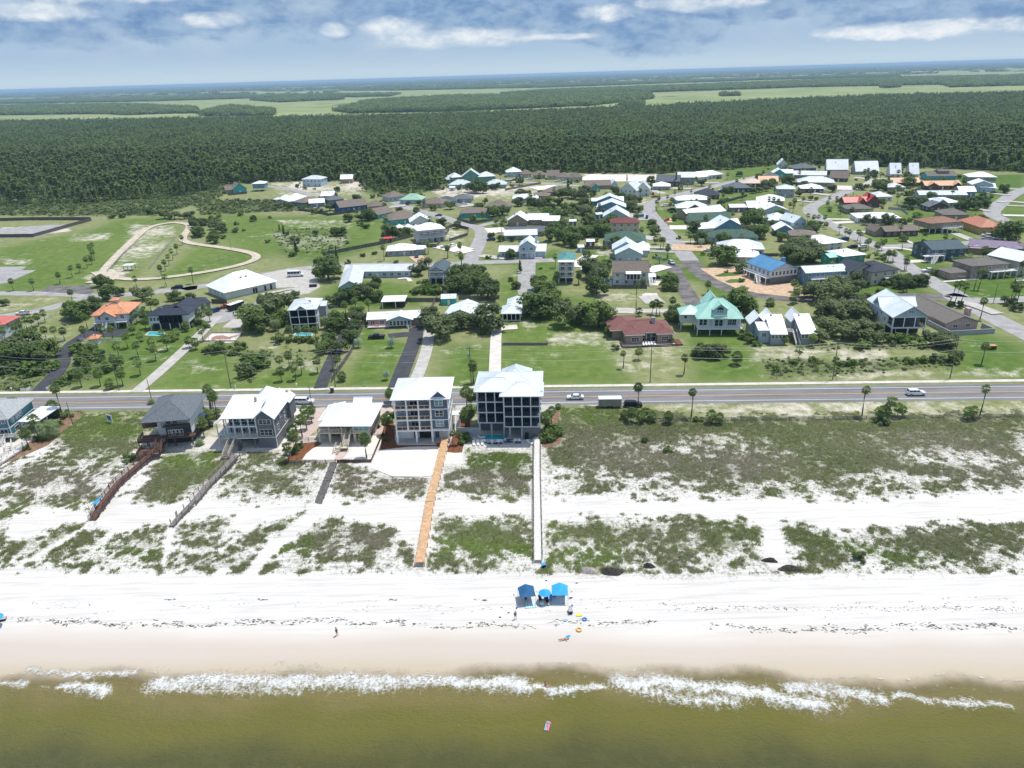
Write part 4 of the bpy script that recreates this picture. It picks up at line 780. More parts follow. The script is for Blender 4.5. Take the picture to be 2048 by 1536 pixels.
for z in (3.3,6.2): 
    for x in (1.4,3.3,5.2,7.0): h.win('f', x, z, 1.4, 1.9, 2.8, 2)
h.win('f', 10.3, 6.7, 3.0, 1.1, 0, 3); h.win('f', 10.3, 3.6, 3.0, 1.6, 0, 3)
for y,z in ((2.5,4),(5,6.3),(8,6.3),(11,6.3),(8,3.8)): h.win('r', y, z, 0.9, 1.4, w, 1)
h.rail((2.9,-0.35),(8,-0.35),3.1,W_CR); h.rail((-.55,-0.35),(1.0,-.35),3.1,W_CR)
h.roof('y', xr,-0.2,w,13.0,8.6,1.9,METALW,0.55,seams=0.6); h.walls(xr+.05,-0.02,8.5,w-.05,12.9,8.62,W_GR,'y',1.85,cut=False)
h.roof('shedf', 0,-0.2,xr,9,8.5,2.0,METALW,0.5,seams=0.6); h.roof('shedl', -3.1,1.5,0.2,11.5,5.9,2.6,METALW,0.3,seams=.6); h.roof('hip', 4.5,7,10.5,15.5,8.8,2.9,METALW,0.4,seams=.6); h.walls(w-1.5,10.5,3.4,w+.8,15,7.8,W_GR); h.roof('y', w-1.7,10.2,w+.9,15.2,7.9,1.0,METALW,0.2)
h.p('vent', MB().box(6.1,6.2,10.0,6.6,6.7,11.2,GREYM))
h.stair((1.9,-0.4),(1.5,-6.0),3.1,0.5,1.4,WOODG,W_CR); h.p('wall', MB().box(3.0,-1.4,0,3.6,-0.6,1.8,WOODD), 'stone base by the stair')
# 5. shingle roofed house with red decks
h = House('white house with a large grey shingle hip roof and stacked red brown timber decks', 'grey hip roofed house with red decks', cp('M',330,1000), cp('M',760,965))
w = h.w
h.walls(0.3,0.5,3.2,w,13.5,8.1,W_WH); h.walls(.6,2.4,0,w-.5,12.5,3.15,W_DK,cut=False); h.walls(-2.2,5,5.6,0.4,12,8.0,W_WH,cut=False); h.foot(-3,-4,w+2,14)  # dark wall added below so the space under the decks looks shaded
for x in (0.5,3.6,w-.4):
    for y in (0.6,6,13): h.post(x,y,0,3.2,WOODD,0.16)
h.p('deck', MB().box(1.0,-1.2,3.0,w+.8,0.6,3.25,WOODR)); h.rail((1.0,-1.2),(w+.8,-1.2),3.25,WOODR)
h.p('bay', MB().prism([(2.0,0.5),(2.9,-0.9),(w-1.2,-0.9),(w-.1,0.5)],3.25,6.2,W_DK)); 
for i in range(4): h.win('f', 3.4+i*0.95 if 3.4+i*.95 < w-1.3 else w-1.5, 3.6, 0.6, 1.6, -0.9, 1, TRIM)
h.p('balcony', MB().box(1.8,-1.0,6.0,w-.2,0.5,6.15,WOODR)); h.rail((1.8,-1.0),(w-.2,-1.0),6.15,WOODD)
for x in (3,4.6): h.win('f', x, 6.3, 1.0, 1.5, 0.5, 2)
for i in range(3): h.win('f', -1.7+i*0.9, 6.0, 0.6, 1.5, 5, 1)
h.p('deck', MB().box(-3.6,1.4,5.3,0.3,5.0,5.5,WOODR)); h.rail((-3.6,1.4),(0.2,1.4),5.5,WOODR); h.rail((-3.6,1.4),(-3.6,5),5.5,WOODR)
h.p('deck', MB().box(-4.0,-2.6,3.0,1.2,1.6,3.2,WOODR)); h.rail((-4.0,-2.6),(1.0,-2.6),3.2,WOODR,step=0.12); h.rail((-4,-2.6),(-4,1.6),3.2,WOODR,step=.12)
h.p('deck', MB().box(-3.4,-6.2,1.3,1.6,-2.6,1.5,WOODR)); h.rail((-3.4,-6.2),(0,-6.2),1.5,WOODR,step=.12); h.rail((-3.4,-6.2),(-3.4,-2.6),1.5,WOODR,step=.12)
for x,y in ((-3.9,-2.5),(-1.5,-2.5),(1,-2.5),(-3.3,-6),(1.4,-6),(-3.5,1.5)): h.post(x,y,0,3.0 if y>-3 else 1.3,WOODR,0.1)
h.stair((1.2,-3),(1.2,-5.6),3.1,1.4,1.3,WOODR,WOODR)
h.p('awning', MB().box(w,6,4.6,w+1.6,10,4.75,W_NV)); h.door('r', 8, 3.3, 2.4, 1.6, w, GLASS)
h.roof('hip', -2.0,-0.9,w,13.5,8.15,3.0,GREYS,1.0)
# 6. teal house at the left edge
h = House('teal two storey house with pale hip roof cut by the left edge of the picture', 'teal house at the left edge', cp('L',-330,900), cp('L',165,868))
w = h.w
h.walls(0,0,0,w,12.5,5.6,W_TL); h.foot(-2,-5,w+6,14); h.roof('hip', 0,0,w,12.5,5.65,2.6,GREYL,0.7)
h.p('trim_band', MB().box(-.05,-.06,2.75,w+.06,12.5,2.95,TRIM)); h.p('corner_board', MB().box(w-.1,-.07,0,w+.07,.1,5.6,TRIM))
for x in (w-1.6,w-5): h.win('f', x, 4.3, 1.8, 0.9, 0, 2); h.win('f', x, 0.7, 1.8, 1.8, 0, 2)
for y in (2.2,4.5,6.2): h.win('r', y, 3.7, 1.1, 1.1, w, 2)
h.win('r', 3, 0.5, 1.8, 1.7, w, 2); h.win('r', 6, 0.5, 1.8, 1.9, w, 3, gm=GLASS)
h.p('deck', MB().box(w-6,-2.4,1.1,w+2.2,0,1.3,WOODG)); h.rail((w-6,-2.4),(w+2.2,-2.4),1.3,WOODP); h.rail((w+2.2,-2.4),(w+2.2,0),1.3,WOODP); h.stair((w-1.6,-2.4),(w-1.6,-5.0),1.3,0.1,2.6,WOODP,WOODP); h.stair((w+1.8,-5.0),(w+3,-8),1.0,0.1,1.2,WOODP,WOODP)
c_ = House('flat pale roofed open carport attached behind palms beside the teal house at the left edge', 'pale carport', cp('L',300,790), cp('L',470,790), name='carport', cat='carport')
c_.roof('flat',0,0,c_.w+1,9,3.0,0,METALW,0.4); c_.walls(0,8.0,0,c_.w+.8,9,2.9,W_DK)
for x in (0.1,c_.w): c_.post(x,0.1,0,3.0); c_.post(x,5,0,3.0)
# ============ HOUSES INLAND ============
def simple(label, short, crop, L, R, wh, rh, kind, depth, wallm, roofm, z=0, st=0, ov=0.6, chim=None, wings=(), nwin=True, name='house', cat='house', porch=None, sl=False, gm=None, door_=True):
    """L,R: pixels of the front wall's lower corners (z=0) or eaves (z=height)."""
    h = House(label, short, cp(crop,*L), cp(crop,*R), z, name, cat); w = h.w
    def block(x0,y0,x1,y1,wh,rh,kind,wm,rm,st=0):
        h.walls(x0,y0,st,x1,y1,wh,wm,kind if kind in 'xy' else None,rh)
        if st > 0:
            for x in np.linspace(x0+.2,x1-.2,max(2,int((x1-x0)/3.5)+1)):
                for y in (y0+.2,y1-.2): h.post(float(x),y,0,st,WHITE,0.15)
        h.roof(kind,x0,y0,x1,y1,wh,rh,rm,ov)
        if nwin:
            fl = max(1,int(round((wh-st)/2.9))); H_ = (wh-st)/fl
            nf = max(1,int((x1-x0)/3.4))
            for j in range(fl):
                for i in range(nf):
                    xc = x0+(x1-x0)*(i+.5)/nf
                    if not (j == 0 and st < .5 and door_ and i == nf//2 and wh > 2): h.win('f', xc, st+H_*j+0.9, 1.2 if nf < 6 else 1.5, 1.25, y0, 2, gm=gm)
                ns = max(1,int((y1-y0)/4.5))
                side, fx = (('r',x1) if h.a[0]+w/2 < 0 or h.ang > .35 else ('l',x0))
                for i in range(ns): h.win(side, y0+(y1-y0)*(i+.5)/ns, st+H_*j+0.9, 1.0, 1.2, fx, 2)
    block(0,0,w,depth,wh,rh,kind,wallm,roofm,st)
    if nwin and door_ and st < .5: h.door('f', w*(max(1,int(w/3.4))//2+.5)/max(1,int(w/3.4)), 0, 1.0, 2.1, 0, WHITE if wallm is not W_WH else W_TL)
    for wg in wings: # (fx0,y0,fx1,y1,wh,rh,kind,wall,roof)
        block(w*wg[0],wg[1],w*wg[2],wg[3],wg[4],wg[5],wg[6],wg[7],wg[8],wg[9] if len(wg)>9 else 0)
    for _ in range(2): vx_ = w*random.uniform(.25,.75); vy_ = depth*random.uniform(.3,.45); h.p('roof_vent', MB().box(vx_-.2,vy_-.2,wh,vx_+.2,vy_+.2,wh+rh*.75+.25,GREYM))
    if chim: x,y,hh = chim; h.p('chimney', MB().box(w*x-.6,y-.5,0.5,w*x+.6,y+.5,hh,wallm))
    if porch:  # (fx0,fx1,depth,z,floors) open porch or deck on the front
        a_,b_,d_,z_,rl = porch
        h.p('deck', MB().box(w*a_,-d_,z_-.2,w*b_,-0.02,z_,WHITE))
        for x in np.linspace(w*a_+.1,w*b_-.1,max(2,int(w*(b_-a_)/3)+1)): h.post(float(x),-d_+.12,0,z_-.2,WHITE,0.13)
        if rl: h.rail((w*a_,-d_),(w*b_,-d_),z_,TRIM,step=0.4)
        h.foot(w*a_,-d_,w*b_,0)
    return h
# -- second row, left to right
h = simple('blue house with a red roof half cut by the left edge, inland','red roofed house at the left edge','E',(-120,775),(55,770),5.2,1.6,'hip',10,W_LB,REDS,chim=None)
h = simple('large white stilt house under an orange hip roof topped by a small cupola','orange roofed house','E',(765,700),(1025,682),5.5,2.8,'hip',13.5,W_WH,ORR,st=2.6,ov=1.0,wings=[(.22,-1.5,.62,2,5.4,1.6,'y',W_WH,ORR,2.6)],porch=(0,1,2.2,2.7,True))
w = h.w; h.p('cupola', MB().box(w/2-1.2,6,7.6,w/2+1.2,8.4,9.2,W_WH)); h.roof('hip',w/2-1.2,6,w/2+1.2,8.4,9.2,0.9,ORR,0.5,label='small orange cupola roof'); h.stair((w*.38,-2.2),(w*.38-.3,-5.6),2.7,0.05,1.2,WHITE,WHITE); h.walls(.5,4,0,w-.5,13,2.6,W_LG,cut=False)
h = simple('dark grey house with charcoal shingle roofs and a wide screened porch over the palm garden','charcoal roofed poolside house','E',(1190,710),(1500,700),5.8,2.4,'hip',10,W_WH,NAVYS,st=2.6,wings=[(.35,4,.95,15,5.6,2.6,'y',W_WH,NAVYS,2.6)],nwin=False)
w = h.w; h.screen(w*.28,w*.85,2.7,5.7,-0.3,5,W_DK,1,.16); h.p('wall', MB().box(w*.28,-.1,2.7,w*.85,-.03,5.6,SHADEW),'dark sheet painted as porch shade');  # thin dark sheet stands in for the shade behind the screens
for i in range(3): h.win('f', w*.06+i*1.3, 3.6, 0.9, 1.2, 0, 1)
h.walls(.5,1.5,0,w-.5,10,2.6,W_DK,cut=False)
simple('low charcoal roofed annex behind the charcoal roofed poolside house','charcoal annex','E',(1500,590),(1665,560),3.6,1.8,'hip',9,W_LG,NAVYS)
# white pyramid-roofed hall
h = simple('big white hall with a steep white pyramid roof and recessed rooftop dormer','white pyramid roofed hall','A',(285,1140),(680,1050),3.3,5.6,'hip',17,W_WH,METALW,ov=0.9,nwin=False)
w = h.w
for x in (w*.55,w*.6,w*.78,w*.9): h.door('f',x,0.1,0.9,2.2,0,BLACK)
for y in (3,7,10,14): h.win('l',y,1.2,1.0,1.1,0,1)
h.p('dormer', MB().add([(w*.32,2.6,4.6),(w*.62,2.6,4.6),(w*.62,6.0,6.0),(w*.32,6.0,6.0),(w*.32,2.6,5.0),(w*.62,2.6,5.0),(w*.62,6.0,8.2),(w*.32,6.0,8.2)],[(0,1,5,4),(1,2,6,5),(4,5,6,7),(3,0,4,7),(2,3,7,6),(0,3,2,1)],METALW))
for x in (.42,.52): h.win('f', w*x, 6.9, 1.0, 0.5, 4.2, 1)
h = simple('three storey white house with six dark screened porch bays and a pale hip roof','three storey screened house','F',(575,712),(780,702),8.4,2.0,'hip',11.5,W_WH,METALG,nwin=False,wings=[(1.0,5,1.25,10,7.6,.9,'x',W_LG,METALG)])
w = h.w; h.screen(.1,w-.1,2.8,8.3,-1.6,3,TRIM,2,.24); h.p('wall', MB().box(.1,-.1,0,w-.1,-.02,8.3,SHADEW),'dark sheet painted as porch shade'); h.p('floor_slab', MB().box(0,-1.6,2.6,w,0,2.8,TRIM)); h.p('floor_slab', MB().box(0,-1.5,5.4,w,0,5.6,TRIM)); h.roof('y',w*.3,-1.9,w*.62,3,8.5,1.1,METALG,.3); h.roof('hip',-.1,-1.7,w+.1,5,8.35,1.2,METALG,.5)  # dark sheet on the front wall paints the porch shade
for x in (.2,w*.33,w*.66,w-.2): h.post(x,-1.6,0,2.7)
for y in (3,6): h.win('r',y,6.2,1,1.2,w,1); h.win('r',y,3.4,1,1.2,w,1)
h = simple('long low pinkish cottage with white roof, gabled sunroom and pink chairs','long white roofed pink cottage','T',(905,480),(1480,455),2.9,1.3,'x',8.5,W_PK,METALW,ov=.5)
w = h.w; h.walls(w*.38,-2.6,.6,w*.78,0,2.9,W_LB,'y',1.5); h.roof('y',w*.36,-2.9,w*.80,4,2.95,1.6,METALL,.35)
for i in range(6): h.win('f', w*.42+i*w*.064, 1.0, 0.9, 1.6, -2.6, 1)
h.p('deck', MB().box(0,-2.6,.35,w*.38,0,.55,CONCW)); h.rail((0,-2.6),(w*.36,-2.6),.55,TRIM,step=.3,h=.8); h.stair((w*.72,-2.7),(w*.76,-4),.6,.05,1.2,WHITE,TRIM)
for i in range(2):
    ch = empty('garden_chair', h.root.matrix_basis @ Vector((w*.14+i*.95,-1.3,.55)), h.ang+.2-i*.4, 1, ['pink garden chair on the deck of the pink cottage','orange garden chair on the deck of the pink cottage'][i], 'chair', 'garden chairs on the cottage deck')
    cm = mat(['pink_plastic','orange_plastic'][i], [(.8,.08,.3),(.8,.25,.05)][i], .5); a = MB().box(-.3,-.3,.32,.3,.3,.38,cm); a.build('seat', ch)
    MB().add([(-.3,.28,.38),(.3,.28,.38),(.25,.42,1.0),(-.25,.42,1.0),(-.3,.32,.38),(.3,.32,.38),(.25,.46,1.0),(-.25,.46,1.0)],[(3,2,1,0),(4,5,6,7),(0,1,5,4),(1,2,6,5),(2,3,7,6),(3,0,4,7)],cm).build('backrest', ch)
    for sx in (-.26,.26):
        for sy in (-.26,.26): MB().box(sx-.03,sy-.03,0,sx+.03,sy+.03,.33,cm).build('leg', ch)
h = House('open carport with flat white roof behind the long pink cottage','flat white carport', cp('T',1050,292), cp('T',1275,285), name='carport', cat='carport'); w = h.w
h.roof('flat',0,0,w,8,2.7,0,METALW,.4); h.walls(w*.62,1.5,0,w,8,2.65,W_DK); h.p('wall', MB().box(0,7.8,0,w*.6,8,2.6,W_DK))
for x in (.1,w*.6): h.post(x,.2,0,2.7)
h = simple('long cross shaped white building with silver metal gable roofs','cross shaped silver roofed building','F',(985,300),(1500,292),3.1,1.8,'x',11,W_LB,METALG,wings=[])
w = h.w; hx = House('front wing of silver roofed building with gable end behind the tree row','silver front wing', cp('F',950,425), cp('F',1108,415)); hx.walls(0,0,0,hx.w,27,3.1,W_LB,'y',2.2); hx.roof('y',0,0,hx.w,30,3.15,2.3,METALG,.6)
for y in (4,9,14,19): hx.win('r',y,1,1.2,1.2,hx.w,2)
h = simple('narrow blue stilt house with grey green roof, tall viewing deck and steps among shrubs','narrow stilt house with the rooftop deck','F',(1655,352),(1770,352),6.2,1.6,'y',15,W_LB,SLATE,st=2.8,porch=(0,1,2.6,4.2,True))
w = h.w; h.rail((0,-2.4),(w,-2.4),6.3,WOODG,step=.4); h.p('deck', MB().box(0,-2.5,6.0,w,0,6.2,WOODG)); [h.post(x,-2.4,0,6.1,WOODG) for x in (.2,w-.2)]; h.walls(.5,2,0,w-.5,14,2.8,W_DK,cut=False)
simple('small teal shed with barrel shaped silver roof against the garden fence','teal garden shed','F',(1745,515),(1860,512),2.7,1.1,'x',5,W_TQ,METALL,ov=.2,name='shed',cat='shed')
h = simple('low white house with two silver gables half hidden behind the big oaks','white gabled house behind the oaks','F',(1770,660),(2030,665),3.2,2.4,'y',13,W_WH,METALL,wings=[(.55,2,1.35,14,3.2,2.2,'x',W_WH,METALL)])
h = simple('white cottage with stepped silver hip roofs and a dark screened porch beside two big oaks','white cottage with the screened porch','G',(415,642),(555,640),3.2,2.2,'hip',9,W_LG,METALL,nwin=False,wings=[(.25,9.5,1.25,18,3.3,2.4,'hip',W_WH,METALL)])
w = h.w; h.screen(.1,w-.1,.5,3.0,-.15,4,TRIM,1,.2); h.p('wall', MB().box(.1,-.1,.4,w-.1,-.02,3.0,SHADEW),'dark sheet painted as porch shade')  # porch shade painted as a dark sheet behind the screens
# burgundy ranch
h = House('single storey brick house with wide burgundy shingle roof and lounger patio','burgundy roofed house', cp('G',1385,822), cp('G',1750,808)); w = h.w
h.walls(0,0,0,w*.36,12,3.3,W_TN); h.walls(w*.36,2.5,0,w*.68,12,3.3,W_DK); h.walls(w*.68,0,0,w,12,3.3,W_TN); h.walls(-3.5,6,0,0,14,3.3,W_TN); h.foot(-5,-4,w+3,20)
h.roof('hip',0,2.2,w,13,3.5,2.4,BURG,.7); h.roof('hip',0,0,w*.36,8,3.45,1.5,BURG,.65); h.roof('hip',w*.68,0,w,8,3.45,1.5,BURG,.65); h.roof('hip',-4.2,5.5,6,20,3.42,2.0,BURG,.6); h.roof('flat',6.5,12,12,16,3.5,0,BURG,.3)
fb = MB()
for (xa,ya,xb,yb) in ((-.67,-.67,w*.36+.67,-.67),(w*.68-.67,-.67,w+.67,-.67),(w*.36+.6,1.48,w*.68-.6,1.48),(-4.8,4.86,-.7,4.86)): fb.box(xa,ya-.06,3.2,xb,yb-.02,3.46,TRIM)
fb.box(w+.66,-.7,3.2,w+.76,13.6,3.46,TRIM); h.p('fascia', fb); h.p('chimney', MB().box(w*.62,6,4.6,w*.62+1.2,7.2,6.9,W_LG)); h.p('chimney_cap', MB().box(w*.62-.1,5.9,6.9,w*.62+1.3,7.3,7.1,GREYM))
h.win('f',w*.2,.8,2.4,1.5,0,3); h.win('f',w*.84,.9,2.2,1.4,0,3)
for x in (.42,.52,.62): h.win('f',w*x,.3,1.4,2.3,2.5,1)
mb = MB(); mb.box(-1.6,-3.6,0,w+1,-3.4,.75,W_BK); mb.box(-1.8,-3.6,0,-1.6,1.5,.75,W_BK); h.p('wall', mb,'low brick patio wall'); h.p('patio', MB().box(-1.6,-3.4,.01,w+1,0,.1,PAVER)); h.p('deck', MB().box(w+.8,-3.3,.1,w+2.8,2.0,.5,MAROON))
for i in range(5):
    q_ = h.root.matrix_basis @ Vector((w*.36+i*.95,-1.6,.1)); lo = empty('sun_lounger', q_, h.ang, 1, ['leftmost','second from left','middle','second from right','rightmost'][i]+' of the five white loungers on the brick house patio', 'sun lounger', 'white loungers on the brick patio')
    MB().box(-.3,-.9,.25,.3,.4,.35,WHITE).build('seat', lo); MB().add([(-.3,.4,.35),(.3,.4,.35),(.3,.95,.85),(-.3,.95,.85),(-.3,.4,.27),(.3,.4,.27),(.3,.98,.78),(-.3,.98,.78)],[(0,1,2,3),(7,6,5,4),(0,4,5,1),(2,6,7,3),(1,5,6,2),(0,3,7,4)],WHITE).build('backrest', lo)
    for sy in (-.8,.35): MB().box(-.28,sy-.04,0,.28,sy+.04,.25,WHITE).build('leg', lo)
# mint roofed house
h = House('white stilt house with steep mint green metal roof, arched dormer window and long front deck','mint roofed house', cp('R',800,455), cp('R',1150,455)); w = h.w
ML = w*.0
h.walls(ML,2.2,2.6,w,11.5,6.0,W_WH); h.walls(-5.2,6.0,2.6,0,11.5,6.0,W_WH); h.foot(-6,-1,w+1,13)
for x in (-5,-.2,4,8,w-.3):
    for y in (0.2,6.2,11.2):
        if x > -.5 or y > 1: h.post(x,y,0,2.6,WHITE,.14)
h.p('deck', MB().box(-.3,-.6,2.35,w+.6,2.2,2.6,WHITE)); h.rail((-.3,-.6),(w+.6,-.6),2.6,TRIM,step=.3); h.rail((-.3,-.6),(-.3,2.2),2.6,TRIM,step=.3); h.rail((w+.6,-.6),(w+.6,2.2),2.6,TRIM,step=.3)
for x in (1.2,2.6): h.win('f',x,3.1,1.1,2.0,2.2,1)
for x in (w*.45,w*.55): h.win('f',x,2.7,1.2,2.3,2.2,1)
for x in (w*.76,w*.86): h.win('f',x,3.1,1.3,2.2,2.2,2)
h.win('f',-3.6,4.3,1.1,1.0,6.0,1); 
for x in (.2,3.4,w*.36,w*.64,w-.2): h.post(x,.9,2.6,6.0)
h.roof('hip',-5.2,5.6,1.5,12,6.0,2.4,MINT,.7); h.roof('hip',0,.6,w,12,6.05,5.6,MINT,.8); h.roof('y',w*.18,7,w*.6,14,8.6,3.4,MINT,.4)
xa,xb = w*.35,w*.66; h.walls(xa,1.6,6.4,xb,6,9.0,W_LB,'y',1.7,cut=False); h.roof('y',xa,1.4,xb,9,9.05,1.75,MINT,.45); h.win('f',(xa+xb)/2,6.9,2.2,1.7,1.6,3,gm=GLASSB)
ar = MB(); ar.add([((xa+xb)/2+1.1*math.cos(t),1.54,8.7+1.0*math.sin(t)) for t in np.linspace(0,math.pi,9)],[tuple(range(9))[::-1]],GLASS); h.p('arched_window', ar); h.p('balcony', MB().box(xa-.1,-.1,6.0,xb+.1,1.6,6.2,WHITE)); h.rail((xa,-.1),(xb,-.1),6.2,TRIM,step=.3)
# twin white A-frames
for i,(L_,R_,lb,sh) in enumerate([((1395,530),(1515,530),'left one of the twin grey cottages with steep bright white shed roofs','left twin white roofed cottage'),((1640,528),(1755,526),'right one of the twin grey cottages with steep white roof, beside the thicket','right twin white roofed cottage')]):
    h = House(lb, sh, cp('R',*L_), cp('R',*R_)); w = h.w
    h.walls(0,0,0,w,9,3.6,W_LG); h.walls(-.6,8,0,w*.7,15,5.4,W_LG,'y',2.4); h.foot(-4,0,w,16)
    for q_ in range(4): h.win('f', w*(q_+.5)/4, 2.2, w*.19, 1.1, 0, 1)
    h.p('roof', MB().add([(-.4,-.7,3.7),(w+.4,-.7,3.7),(w+.4,9,7.6),(-.4,9,7.6),(-.4,-.7,3.88),(w+.4,-.7,3.88),(w+.4,9,7.78),(-.4,9,7.78)],[(3,2,1,0),(4,5,6,7),(0,1,5,4),(1,2,6,5),(2,3,7,6),(3,0,4,7)],METALW))
    sd_ = MB()
    for x in (0.02,w-.12): sd_.add([(x,0.05,3.6),(x,9,3.6),(x,9,7.4),(x+.1,.05,3.6),(x+.1,9,3.6),(x+.1,9,7.4)],[(0,2,1),(3,4,5),(0,3,5,2),(1,2,5,4),(0,1,4,3)],W_LG)
    h.p('wall', sd_, 'triangular side wall'); h.roof('y',-.6,8.4,w*.7,15.4,5.4,2.5,METALW,.4)
    if i == 0:
        h.walls(-3.6,1.8,0,-.05,9,4.4,W_LB); h.win('f',-1.9,2.2,1.4,1.2,1.8,2); h.roof('shedf',-3.7,1.6,0,7,4.4,1.1,METALW,.3); h.roof('y',-5.2,8,0,15,4.6,2.6,METALW,.3); h.walls(-5,8.2,0,-.8,14.8,4.6,W_LG,'y',2.4)
    else:
        h.stair((-1.4,3),(-1.2,-1.5),3.4,.1,1.1,WOODG,TRIM); h.p('deck', MB().box(-5,3,3.2,-.1,7,3.4,WOODG)); h.rail((-5,3),(-2,3),3.4,TRIM,step=.3)
# big white house
h = House('big white three storey house with pale metal gable roof and screened upper porch','big white gabled house', cp('S',705,672), cp('S',1035,668)); w = h.w
h.walls(0,4,2.9,w,20,7.4,W_WH,'y',3.2); h.walls(0,6,0,w,20,2.9,W_WH,cut=False); h.foot(-1,-1,w+1,21); h.p('wall', MB().box(.05,0.0,6.9,w-.05,4.0,7.4,W_LB)); 
gm_ = MB().add([(.05,-.02,7.4),(w-.05,-.02,7.4),(w/2,-.02,10.5),(.05,3.98,7.4),(w-.05,3.98,7.4),(w/2,3.98,10.5)],[(0,1,2),(5,4,3),(0,2,5,3),(2,1,4,5)],W_LB); h.p('wall', gm_, 'pale blue front gable')
h.screen(.1,w-.1,3.3,6.9,0.05,3,TRIM,1,.3); h.p('floor_slab', MB().box(0,0,2.9,w,4,3.3,TRIM)); [h.post(x,.2,0,3.0,r=.2) for x in (.2,w/2,w-.2)]; h.post(w*.3,4,0,3,r=.12)
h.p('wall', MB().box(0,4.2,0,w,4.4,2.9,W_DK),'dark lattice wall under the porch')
for x in (-.4,.4): h.win('f',w/2+x,8.3,.5,.8,-.02,1)
h.roof('y',0,-.3,w,20,7.45,3.3,METALL,.8,seams=.6); h.roof('x',-.8,9,w/2,15,7.6,2.8,METALW,.2); h.roof('x',w/2,10,w+1.0,15,7.6,2.6,METALW,.2); 
for y,z in ((6,4.5),(9,6),(12,4.5),(12,8),(17,5)): h.win('l',y,z-.5,.8,1.2,0,1)
h.win('l',1.9,3.9,2.8,2.4,.0,1,gm=SHADEW)
# taupe ranch
h = House('low pink stucco house with long taupe gable roof, chimney and grey walled patio','taupe gable ranch house', cp('S',1250,618), cp('S',1570,600)); w = h.w
h.walls(0,0,0,w,26,3.0,W_PK,'y',2.0); h.roof('y',0,0,w,26,3.05,2.1,TAUPE,.6); h.win('f',w*.3,1.3,1.6,1.0,0,2); h.win('f',w*.7,1.3,1.6,1.0,0,2); h.p('chimney', MB().box(w+.1,6,0,w+1.3,8,5.6,W_PK)); mb = MB(); mb.box(-1,-4.4,0,w+3,-4.1,1.7,W_LG); mb.box(-1.3,-4.4,0,-1,8,1.7,W_LG); mb.box(w+3,-4.4,0,w+3.3,2,1.7,W_LG); h.p('wall', mb,'grey patio wall'); h.foot(-2,-5,w+4,26)
# blue roofed house
h = House('grey white house with a vivid blue metal roof and a row of windows','vivid blue roofed house', cp('C',1535,1105), cp('C',1760,1078)); w = h.w
h.walls(0,0,2.9,w,17,5.9,W_WH,'y',2.6); h.walls(.1,.1,0,w-.1,17,2.9,W_GR,cut=False); h.foot(-3,0,w,18); h.roof('y',0,0,w,17,5.95,2.7,BLUER,.7)
for q_ in range(7): h.win('f', .9+q_*(w-1.6)/6.3, 3.7, .95, 1.5, 0, 1)
h.p('wall', MB().box(0.02,-.03,6.1,w-.02,0,6.2,W_LG)); h.p('deck', MB().box(-2.2,0,2.7,0,17,2.9,WHITE)); h.rail((-2.2,0),(-2.2,17),2.9,TRIM,step=.4); [h.post(-2.1,y,0,2.7) for y in (.3,4,8,12,16)]; h.stair((-2.6,6),(-4.2,2),2.9,.1,1.2,WHITE,TRIM); h.p('chimney', MB().box(w*.86,8,0,w*.86+1.3,9.4,8.6,W_BL))
for y in (2,5,8,11,14): h.win('l',y,3.5,1.2,1.6,0,2)
S = simple
S('teal house with grey gable roof and long white upper balcony behind the oak thicket','teal house with the long balcony','D',(130,1180),(480,1160),5.2,1.6,'x',9,W_BL,METALG,porch=(.1,1,2.2,2.7,True))
S('cream two storey house with steep charcoal hip roofs, double porch and garage','cream house with charcoal roofs','D',(700,1188),(930,1160),5.8,2.6,'hip',14,W_CR,NAVYS,porch=(.45,1,2.0,3.0,True),wings=[(-.45,5,.5,15,5.6,2.6,'y',W_CR,NAVYS)])
S('slate blue house with long white zigzag outdoor staircase','slate blue house with the white staircase','D',(1230,975),(1520,960),5.4,2.4,'x',15,W_SL,SLATE,porch=(-.28,.3,2.4,3,True)).stair((1,-2.4),(-3,-6),3.0,.1,1.4,WHITE,TRIM)
S('tan two storey house with grey hip roof, upper deck and side stairs near the boat','tan house with the upper deck','D',(1570,1130),(1890,1105),5.6,2.0,'hip',11,W_TN,TAUPE,porch=(.45,1.15,2.6,3.0,True),wings=[(-.5,1,0,9,3,1.2,'hip',W_TN,TAUPE)])
S('pale stucco house with a light blue metal roof cut by the right edge','pale blue roofed house at the right edge','D',(1985,1100),(2200,1060),6.2,2.4,'y',14,W_BG,METALL)
S('dark brown house with plum coloured low hip roofs','plum roofed house','D',(1560,905),(1960,935),3.6,2.0,'x',14,W_BK,PURP,wings=[(0,-1,.3,8,3,1.6,'hip',W_TN,PURP),(.75,3,1.2,14,3.4,1.8,'hip',W_BK,PURP)])
S('white octagonal house with faceted silver white roof and small triangular dormer','white octagonal house','D',(215,905),(450,880),4.6,2.6,'hip',15,W_WH,METALW,ov=1.6)
S('green and teal house with white roof squeezed between palms','green house with white roof','D',(450,1050),(640,1030),6.2,2.0,'hip',11,W_EM,METALW,porch=(-.3,.1,2,3,True),wings=[(-.4,3,0,9,5.5,1,'x',W_EM,MINT)])
S('long brown roofed low house left of the white octagonal house','long brown roofed house','D',(0,795),(230,800),2.9,1.8,'hip',14,W_TN,TAN)
S('low grey brown ranch house with long shingle roof on a wide green lawn','grey brown ranch on the lawn','D',(830,762),(1115,750),3.0,1.8,'x',10,W_BK,TAN,wings=[(-.25,2,0,12,3,2.2,'y',W_TN,TAN)])
S('brown hip roofed house raised on tan posts above its lawn','brown roofed house on posts','D',(1215,735),(1480,715),5.6,2.2,'hip',13,W_TN,BROWNR,st=2.6,porch=(.35,1,2,2.9,True),chim=None)
